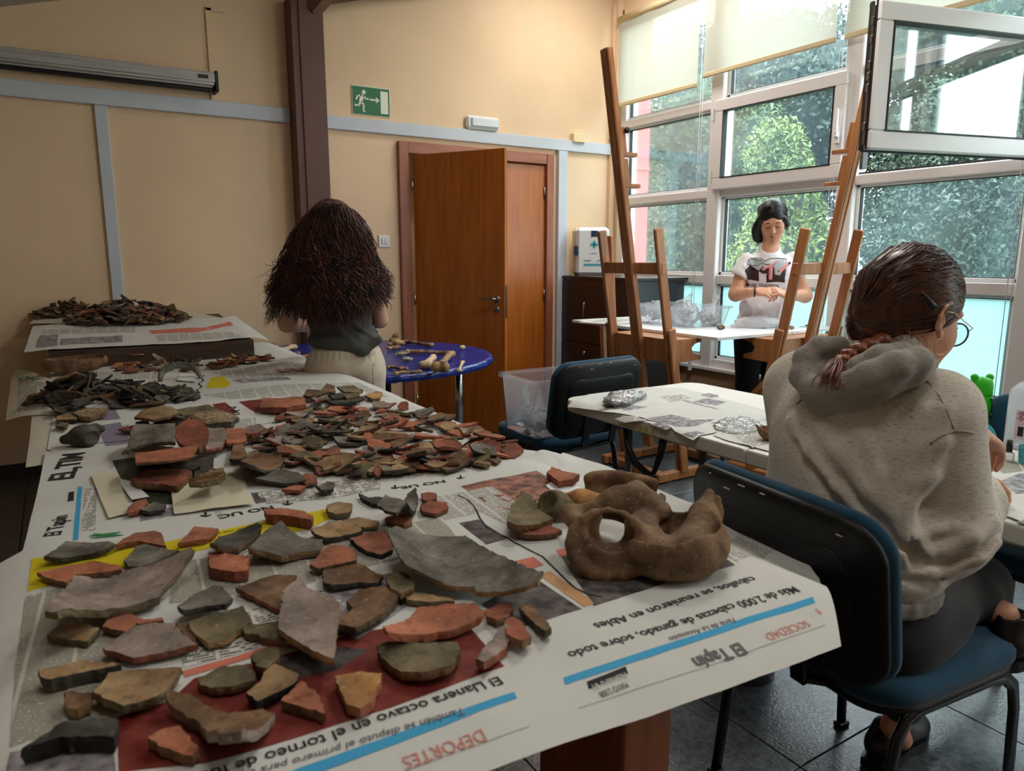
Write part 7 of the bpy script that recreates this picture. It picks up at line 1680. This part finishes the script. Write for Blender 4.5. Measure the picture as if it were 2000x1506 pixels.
lump('large yellowish vertebra-like bone at the back of the blue table', 775, 678, [(0, 0, .03, .035), (-.02, .02, .05, .025), (.0, .01, .075, .024), (.03, .0, .025, .028), (-.045, 0, .02, .02)])
lump('stained knobbly bone in front of the vertebra', 770, 684, [(0, 0, .018, .022), (.03, .01, .018, .02), (-.04, -.01, .018, .018)])
bone('long stained bone lying behind the vertebra', (790, 666), (842, 672), .014, 1.3, 1.5)
bone('very long stained leg bone across the blue table', (796, 686), (884, 688), .014, 1.8, 1.6)
bone('short bone with a pale shaft and dark knob, second from the right', (832, 710), (846, 696), .022, 1.6, 0, 'bone2')
bone('thick double-knobbed bone pointing away from us', (860, 716), (878, 692), .022, 2.2, 1.4)
lump('pale ball-shaped bone end at the back right of the blue table', 903, 684, [(0, 0, .018, .021)], 'bone2')
bone('slender small bone at the right edge of the blue table', (897, 722), (903, 706), .009, 1.4, 1.5, 'bone2')
bone('stained jaw fragment with teeth at the front of the blue table', (772, 728), (820, 724), .010, 1.6, 1.3); bone('short stained fragment left of the jaw piece', (760, 716), (784, 718), .009); bone('small bone fragment behind the jaw piece', (786, 718), (794, 719), .007)
bone('pale bone at the left, behind the dark wooden box corner', (532, 688), (572, 676), .016, 1.4, 1.8, 'bone2'); lump('brown knobbly bone at the far left of the blue table', 528, 678, [(0, 0, .015, .018), (.03, .0, .018, .018)]); bone('stained bone just left of the beige shorts', (566, 700), (600, 694), .012); lump('upright stained bone piece left of the beige shorts', 584, 702, [(0, 0, .02, .015), (.0, 0, .04, .010)])
def bagblob(name, lab, sd, h, m, inner=None, cat='bag', loc=None):
    e = empty(name, loc, label=lab, cat=cat); V, Q = sd.mesh(h)
    N_ = np.array([mnoise.noise_vector(Vector(p*38)) for p in V]); N2 = np.array([mnoise.noise_vector(Vector(p*90)) for p in V]); V = V+N_*.009+N2*.004; V[:, 2] = np.maximum(V[:, 2], loc[2]+.001)
    np_mesh('bag_film', V, Q, m, e, True, False)
    for nm, sdi, hi, mi in (inner or []): soft(nm, [(sdi, hi)], mi, e, 0)
    return e
for lab, u, v, w in (('clear bag with pale bones on the blue table, the rear one', 785, 694, .045), ('clear bag with small bones on the blue table, the front one', 795, 705, .036)):
    c = rb(u, v, .0); sd = Sdf(); sd.e(c+np.array([0, 0, .012]), (w, w*.7, .013), .01); si = Sdf(); si.c(c+np.array([-w*.6, 0, .012]), c+np.array([w*.5, .01, .012]), .008, .010, .005).c(c+np.array([-w*.4, -.012, .010]), c+np.array([w*.2, -.01, .012]), .007, .006, .005)
    bagblob('bone_bag', lab, sd, .005, M['bag'], [('bone', si, .003, M['bone2'])], loc=tuple(c))

# ---------------------------------------------------------------- tubs with bagged finds
M['tub'] = film_mat('clear_blueish_tub', (.80, .86, .96), .14, .10, .15); M['sherdgrey'] = clay('dusty_finds', (88, 80, 76), (140, 132, 126), scale=40); M['milkbag'] = film_mat('milky_bag', (.88, .88, .90), .26, .2, .2, .9)
def tub(lab, x0, y0, x1, y1, z0, z1, flare, rim):
    e = empty('storage_tub', ((x0+x1)/2, (y0+y1)/2, z0), label=lab, cat='tub'); mb = MB(); cx, cy = (x0+x1)/2, (y0+y1)/2
    def ring(f, z, g=0): return [(cx+(px-cx)*f, cy+(py-cy)*f, z) for px, py in rounded(x0-g, y0-g, x1+g, y1+g, .03, n=4)]
    R = [ring(1-flare, z0), ring(1-flare*.5, (z0+z1)/2), ring(1, z1), ring(1, z1, rim), ring(1, z1-.018, rim), ring(1, z1-.018, rim-.003), ring(1, z1-.004, rim-.004), ring(.985, z1-.004), ring(1-flare-.02, z0+.004)]
    n = len(R[0]); mb.add(sum(R, []), [(i*n+k, i*n+(k+1) % n, (i+1)*n+(k+1) % n, (i+1)*n+k) for i in range(len(R)-1) for k in range(n)]+[tuple(reversed(range(n))), tuple((len(R)-1)*n+k for k in range(n))]); mb.build('tub_shell', M['tub'], e, world=True); return e
tb1 = tub('large clear plastic tub of bagged sherds standing on the teal chair seat', 1.79, 2.655, 2.16, 2.965, .499, .775, .10, .012)
def finds_bag(lab, c, r, peak, seed, frac=.55, z0=None):
    rg = random.Random(seed); sd = Sdf(); c = np.array(c); z0 = c[2] if z0 is None else z0
    sd.e(c+np.array([0, 0, r*.75]), (r, r*.85, r*.85), .02).c(c+np.array([0, 0, r*1.3]), c+np.array([peak[0], peak[1], peak[2]]), r*.45, .012, .03)
    si = Sdf()
    for i in range(16): a = rg.uniform(0, 6.28); q = rg.uniform(0, .62)*r; si.e(c+np.array([q*math.cos(a), q*math.sin(a), rg.uniform(.25, frac+.3)*r]), np.array([rg.uniform(.15, .3), rg.uniform(.12, .25), rg.uniform(.08, .18)])*r, .004)
    return bagblob('finds_bag', lab, sd, .008, M['milkbag'], [('sherd_heap', si, .005, M['sherdgrey'])], loc=(c[0], c[1], z0))['label']
finds_bag('milky bag of sherds in the left near corner of the large tub', (1.875, 2.74, .506), .070, (.0, .0, .20), 1); finds_bag('milky bag of sherds at the middle of the large tub', (2.03, 2.75, .506), .070, (.02, .02, .21), 2); finds_bag('milky bag of sherds at the back of the large tub', (1.90, 2.885, .506), .066, (-.01, .0, .20), 3); finds_bag('milky bag of sherds at the right of the large tub', (2.08, 2.885, .506), .060, (.0, .0, .22), 4)
lb = empty('finds_label', (1.95, 2.685, .53), label='white paper label with handwriting inside the large tub', cat='label'); LP = MB(); LP.add([(1.915, 2.682, .53), (2.0, 2.682, .53), (2.0, 2.686, .635), (1.915, 2.686, .635)], [(0, 1, 2, 3)]); LP.build('sheet', M['paper'], lb, world=True)
for i, (t_, z_) in enumerate((('LOS CASTROS', .615), ('n. 3005', .575), ('CAJA n', .545))):
    v, f = text_mesh(t_, .018 if i else .011); mb = MB(); mb.add([(1.920+x, 2.679, z_+y) for x, y, z in v], f); mb.build('handwriting', M['ink'], lb, world=True, fix=False)
q0, q1 = at_z(1365, 643, .876), at_z(1255, 632, .876)
tb2 = tub('clear plastic tub of bagged sherds on the large drawing board', 3.36, 3.24, 3.74, 3.80, .8765, 1.01, .12, .008)
for i, (x, y, r, pk) in enumerate(((3.47, 3.66, .085, (-.02, .10, .12)), (3.50, 3.42, .095, (.02, .0, .15)), (3.64, 3.34, .075, (.05, -.02, .19)), (3.64, 3.60, .085, (.06, -.03, .19)))):
    finds_bag('bag of sherds in the tub on the board, '+['left end', 'bulging at the middle front', 'right end', 'behind the middle one'][i], (x, y, .882), r, pk, 10+i, .7)
# ---------------------------------------------------------------- things on the drawing board
c = at_z(1482, 640, .876); sd = Sdf(); sd.e(c+np.array([.03, .03, .030]), (.15, .11, .042), .02, frame3((.85, -.53, 0))).c(c+np.array([-.16, .08, .01]), c+np.array([-.04, .05, .02]), .012, .025, .03)
M['whitebag'] = film_mat('white_thin_bag', (.90, .91, .94), .86, .05, .3, .5); bagblob('plastic_bag', 'white plastic bag lying flat on the board before the woman in the white T-shirt', sd, .008, M['whitebag'], loc=(c[0], c[1], .876))
HB = lambda x, y: .8765
SH = Sheet('newspaper at the left end of the large drawing board', [(1130, 629), (1180, 622), (1250, 620), (1262, 630), (1200, 634)], 1, HB, ang=100, amp=.002); SH.decal('printed_text', [(1150, 628), (1190, 623), (1235, 624), (1200, 631)], 'bigprint')
for lab, px, cm in (('small dark sherd between the tub and the white bag', [(1384, 628), (1394, 626), (1402, 630), (1392, 633)], 'dark'), ('small brown sherd between the tub and the white bag', [(1400, 636), (1410, 634), (1416, 638), (1406, 641)], 'brown')):
    sherd(lab, px, cm, .010, 0, 0, .002, base=.877)
pn = at_z(1600, 634, .877); MB()
sc_ = empty('scissors', (4.14, 2.93, .877), label='black-handled scissors on the narrow board by the right easel', cat='scissors'); S0 = np.array([4.12, 2.93, .882])
MB().tube([S0+np.array([.03*math.cos(a)+.06, .018*math.sin(a), 0]) for a in [2*PI*k/12 for k in range(13)]], .004, 6).build('handle', M['black'], sc_, world=True); MB().tube([S0+np.array([.03*math.cos(a)+.05, .018*math.sin(a)+.04, 0]) for a in [2*PI*k/12 for k in range(13)]], .004, 6).build('handle', M['black'], sc_, world=True)
MB().beam(S0+np.array([.03, .0, 0]), S0+np.array([-.08, .02, 0]), .008, .002).beam(S0+np.array([.02, .04, 0]), S0+np.array([-.08, .01, 0]), .008, .002).build('blades', M['steel'], sc_, world=True)
for i, (x, y) in enumerate(((3.90, 2.90), (3.96, 2.95), (3.87, 2.97))):
    sd = Sdf(); sd.e((x, y, .885), (.022-.004*i, .014, .008), .004).e((x+.015, y+.008, .883), (.012, .01, .006), .004); tagit(soft('bone_fragment', [(sd, .003)], M[('bone', 'sherdgrey', 'bone2')[i]], None), ('small stained fragment on the narrow board', 'small grey fragment on the narrow board', 'small pale fragment on the narrow board')[i], 'fragment')

# ---------------------------------------------------------------- things on the folding table
HF_ = lambda x, y: FZ+.0015-min(.05, 4*max(0, FX0-x)**2+.35*max(0, FX0-x))
class TSheet(Sheet):
    def at(s, u, v):
        z = FZ
        for _ in range(40): p = at_z(u, v, z); z = .8*z+.2*s.h(p[0], p[1])
        return at_z(u, v, z)
T1 = TSheet('newspaper with bicycle pictures on the far half of the folding table', [(1108, 795), (1150, 770), (1262, 756), (1335, 758), (1476, 795), (1560, 822), (1470, 842), (1330, 812), (1200, 806)], 1, HF_, ang=-60, amp=.002)
T1.decal('printed_photo', [(1168, 800), (1210, 790), (1265, 795), (1210, 808)], 'photogrey'); T1.decal('printed_photo', [(1352, 785), (1380, 778), (1420, 785), (1400, 792)], 'photogrey'); T1.decal('printed_photo', [(1368, 771), (1385, 768), (1405, 773), (1388, 778)], 'photogrey'); T1.text('VELÓDROMO', (1330, 782), (1398, 800), .02, 'greyink'); T1.decal('printed_text', [(1290, 775), (1330, 770), (1350, 778), (1310, 786)], 'bigprint')
T2 = TSheet('newspaper hanging over the marked edge of the folding table', [(1176, 804), (1290, 796), (1352, 810), (1420, 838), (1392, 846), (1354, 860), (1318, 842), (1290, 824), (1262, 817), (1200, 806)], 3, HF_, ang=-60, amp=.004)
T2.decal('printed_photo', [(1255, 818), (1310, 810), (1350, 818), (1300, 826)], 'photogrey'); T2.decal('printed_photo', [(1270, 828), (1350, 820), (1395, 818), (1360, 832), (1300, 840)], 'photogrey'); T2.decal('printed_photo', [(1330, 848), (1360, 842), (1380, 847), (1355, 855)], 'photogrey'); T2.decal('printed_text', [(1200, 818), (1240, 812), (1260, 822), (1220, 826)], 'body')
T3 = TSheet('newspaper on the folding table beside the small pot fragment', [(1392, 850), (1430, 826), (1540, 840), (1640, 900), (1580, 902), (1490, 878), (1420, 860)], 2, HF_, ang=-60, amp=.004); T3.decal('printed_text', [(1430, 850), (1480, 840), (1520, 860), (1470, 875)], 'body')
T4 = TSheet('newspaper under the hands of the woman in the hoodie', [(1860, 890), (1960, 888), (2080, 900), (2120, 1000), (2040, 1040), (1962, 1006), (1870, 960)], 2, HF_, ang=-60, amp=.003); T4.decal('printed_photo', [(1955, 940), (1990, 925), (2060, 930), (2060, 960), (1985, 965)], 'photogrey'); T4.decal('printed_photo', [(1985, 1020), (2010, 1012), (2060, 1030), (2040, 1036)], 'photogrey'); T4.decal('printed_text', [(1930, 905), (2000, 900), (2060, 915), (1960, 925)], 'body2')
c = at_z(1212, 790, FZ+.001); sd = Sdf(); fr_ = frame3((.75, .45, 0)); sd.e(c+np.array([.02, .02, .020]), (.13, .06, .024), .02, fr_).e(c+np.array([.12, .06, .016]), (.08, .05, .014), .02, fr_); si = Sdf(); si.e(c+np.array([-.035, -.002, .016]), (.062, .035, .018), .02, fr_)
bagblob('finds_bag', 'crumpled clear bag holding a dark sherd at the far end of the folding table', sd, .006, film_mat('glossy_clear_bag', (.9, .9, .92), .34, .55, .08, 1.0), [('sherd', si, .005, M['sherdgrey'])], loc=(c[0], c[1], FZ+.001))
c = at_z(1440, 840, FZ+.001); sd = Sdf(); sd.e(c+np.array([.04, .03, .006]), (.13, .08, .010), .02, fr_); bagblob('plastic_bag', 'flat empty clear bag on the folding table newspapers', sd, .006, M['bag'], loc=(c[0], c[1], FZ+.001))
c = at_z(1512, 822, FZ+.001); sd = Sdf(); sd.e(c+np.array([.02, .0, .014]), (.05, .035, .016), .02); bagblob('finds_bag', 'small silvery bag against the arm of the woman in the hoodie', sd, .005, M['bag'], [('sherd', Sdf().e(c+np.array([.02, 0, .012]), (.025, .02, .01), .004), .004, M['sherdgrey'])], loc=(c[0], c[1], FZ+.001))
c = at_z(1503, 858, FZ+.006); sd = Sdf(); sd.e(c+np.array([.0, .0, .026]), (.038, .034, .028), .005).e(c+np.array([0, 0, .036]), (.032, .028, .026), .003, None, True).e(c+np.array([0, 0, .064]), (.06, .05, .026), .003, None, True).c(c+np.array([-.028, .016, .030]), c+np.array([-.040, .024, .048]), .008, .003, .008).c(c+np.array([.0, -.03, .030]), c+np.array([.004, -.034, .044]), .006, .003, .006)
e = empty('pot_fragment', tuple(c), label='small jagged brown pot fragment on the folding table beside the hoodie', cat='pottery'); soft('clay_body', [(sd, .0025)], CL['brown'], e, 1)
# green bear bottle
M['green_sil'] = mat('bright_green_silicone', (38, 176, 20), .45, spec=.4)
bp_ = at_z(1908, 842, FZ+.001); bx, by = bp_[0]+.02, bp_[1]+.012; gb = empty('bear_bottle', (bx, by, FZ+.001), label='bright green bottle with a bear-eared cap on the folding table', cat='bottle')
MB().lathe([(.001, 0), (.030, 0), (.034, .006), (.034, .118), (.033, .122), (.001, .122)], c=(bx, by, FZ+.001), n=32).build('body', M['green_sil'], gb, world=True)
MB().lathe([(.001, .1225), (.0345, .1225), (.036, .128), (.036, .155), (.033, .172), (.024, .182), (.001, .186)], c=(bx, by, FZ+.001), n=32).build('cap', M['green_sil'], gb, world=True)
for s_ in (-1, 1):
    ec = np.array([bx, by, FZ+.184])+_R*s_*.026; MB().lathe([(.0125*math.sin(a)+.0001, .0125*math.cos(a)) for a in [PI*(1-k/8) for k in range(9)]], c=ec, n=14).build('ear', M['green_sil'], gb, world=True)
fc = np.array([bx, by, 0])-_fh*.034; MB().tube([fc+_R*.018+np.array([0, 0, FZ+.118]), fc+_R*.020+np.array([0, 0, FZ+.095])-_fh*.003, fc+_R*.018+np.array([0, 0, FZ+.06])-_fh*.002], .003, 8).build('strap', M['black'], gb, world=True)
MB().lathe([(.001, 0), (.009, 0), (.009, .004), (.001, .005)], c=fc+_R*.018+np.array([0, 0, FZ+.058])-_fh*.003, n=14, M=Matrix.Rotation(PI/2, 3, 'X')).build('strap_button', M['black'], gb, world=True)
# solvent bottle at the frame edge
jp = at_z(1990, 878, FZ+.001); jx, jy = jp[0]+.05, jp[1]+.0; jb = empty('solvent_bottle', (jx, jy, FZ+.001), label='translucent white solvent bottle with a pink hazard label at the right edge', cat='bottle')
M['hdpe_t'] = film_mat('milky_bottle', (.86, .89, .93), .75, .08, .25)
MB().lathe([(.001, 0), (.055, 0), (.062, .006), (.062, .16), (.058, .18), (.040, .20), (.026, .208), (.024, .222), (.001, .222)], c=(jx, jy, FZ+.001), n=36).build('bottle_body', M['hdpe_t'], jb, world=True)
MB().lathe([(.001, .218), (.026, .218), (.027, .244), (.001, .246)], c=(jx, jy, FZ+.001), n=24).build('cap', M['white'], jb, world=True)
def curved(name, a0, a1, z0, z1, r, m, par):
    mb = MB(); n = 14; ph = math.atan2(-jy, -jx); V = []
    for k in range(n+1):
        a = ph+math.radians(a0+(a1-a0)*k/n)
        for z in (z0, z1): V.append((jx+r*math.cos(a), jy+r*math.sin(a), FZ+z))
    mb.add(V, [(2*k, 2*k+2, 2*k+3, 2*k+1) for k in range(n)]); return mb.build(name, m, par, world=True, fix=False)
lbq = curved('label', -35, 70, .035, .125, .0626, mat('pale_pink_label', (214, 184, 204), .5), jb); curved('label_band', -5, 70, .035, .085, .0630, mat('magenta_label', (176, 70, 140), .5), jb); curved('barcode', -26, -12, .045, .075, .0632, M['ink'], jb)
for zz in (.10, .115):
    mb = MB(); ph = math.atan2(-jy, -jx)+math.radians(-22); cc_ = Vector((jx+.0634*math.cos(ph), jy+.0634*math.sin(ph), FZ+zz)); tt = Vector((-math.sin(ph), math.cos(ph), 0)); mb.tube([cc_+tt*.008, cc_+Vector((0, 0, .007)), cc_-tt*.008, cc_-Vector((0, 0, .007)), cc_+tt*.008], .0009, 4); mb.tube([cc_+tt*.002, cc_+Vector((0, 0, .003))], .0012, 4); mb.build('hazard_diamond', mat('hazard_red', (150, 40, 40), .5), jb, world=True)
# turquoise box of cotton buds with its lid upright
M['turq'] = film_mat('turquoise_clear_plastic', (.10, .62, .66), .55, .12, .12); cp_ = at_z(2004, 912, FZ+.004); kx, ky = cp_[0]+.045, cp_[1]-.01
kb = empty('cotton_bud_box', (kx, ky, FZ+.004), label='turquoise clear box of cotton buds beside the solvent bottle', cat='box'); MB().lathe([(.001, 0), (.046, 0), (.050, .05), (.048, .05), (.044, .003), (.001, .003)], c=(kx, ky, FZ+.004), n=30).build('box', M['turq'], kb, world=True)
rg = random.Random(9)
for i in range(18): a = rg.uniform(0, 6.28); x, y = kx+.025*math.cos(a), ky+.025*math.sin(a); MB().tube([(x, y, FZ+.01+rg.random()*.02), (kx-.03*math.cos(a+rg.uniform(-.6, .6)), ky-.03*math.sin(a), FZ+.015+rg.random()*.035)], .0016, 5).build('cotton_bud', M['turq'], kb, world=True)
lc = np.array(at_z(1950, 905, FZ+.004))+_fh*.10; Rm = Matrix.Rotation(-YAW, 3, 'Z') @ Matrix.Rotation(math.radians(75), 3, 'X'); MB().lathe([(.001, 0), (.050, 0), (.050, .008), (.048, .008), (.047, .002), (.001, .002)], c=lc+np.array([0, 0, .049]), n=30, M=Rm).build('lid', M['turq'], kb, world=True)
# small lacquer bottle held by the hand
vb = at_z(1968, 902, FZ+.003); vx, vy = vb[0], vb[1]; nb_ = empty('lacquer_bottle', (vx, vy, FZ+.003), label='small clear bottle with a black cap held by the seated woman', cat='bottle'); MB().box((vx, vy, FZ+.018), (.026, .026, .028), bev=.005).build('glass_body', film_mat('clear_thick_glass', (.8, .88, .88), .25, .3, .05), nb_, world=True)
MB().lathe([(.001, 0), (.0085, 0), (.0075, .034), (.001, .035)], c=(vx, vy, FZ+.034), n=18).build('cap', M['black'], nb_, world=True); MB().box((vx, vy, FZ+.034), (.012, .012, .006)).build('neck', M['white'], nb_, world=True)
MB()
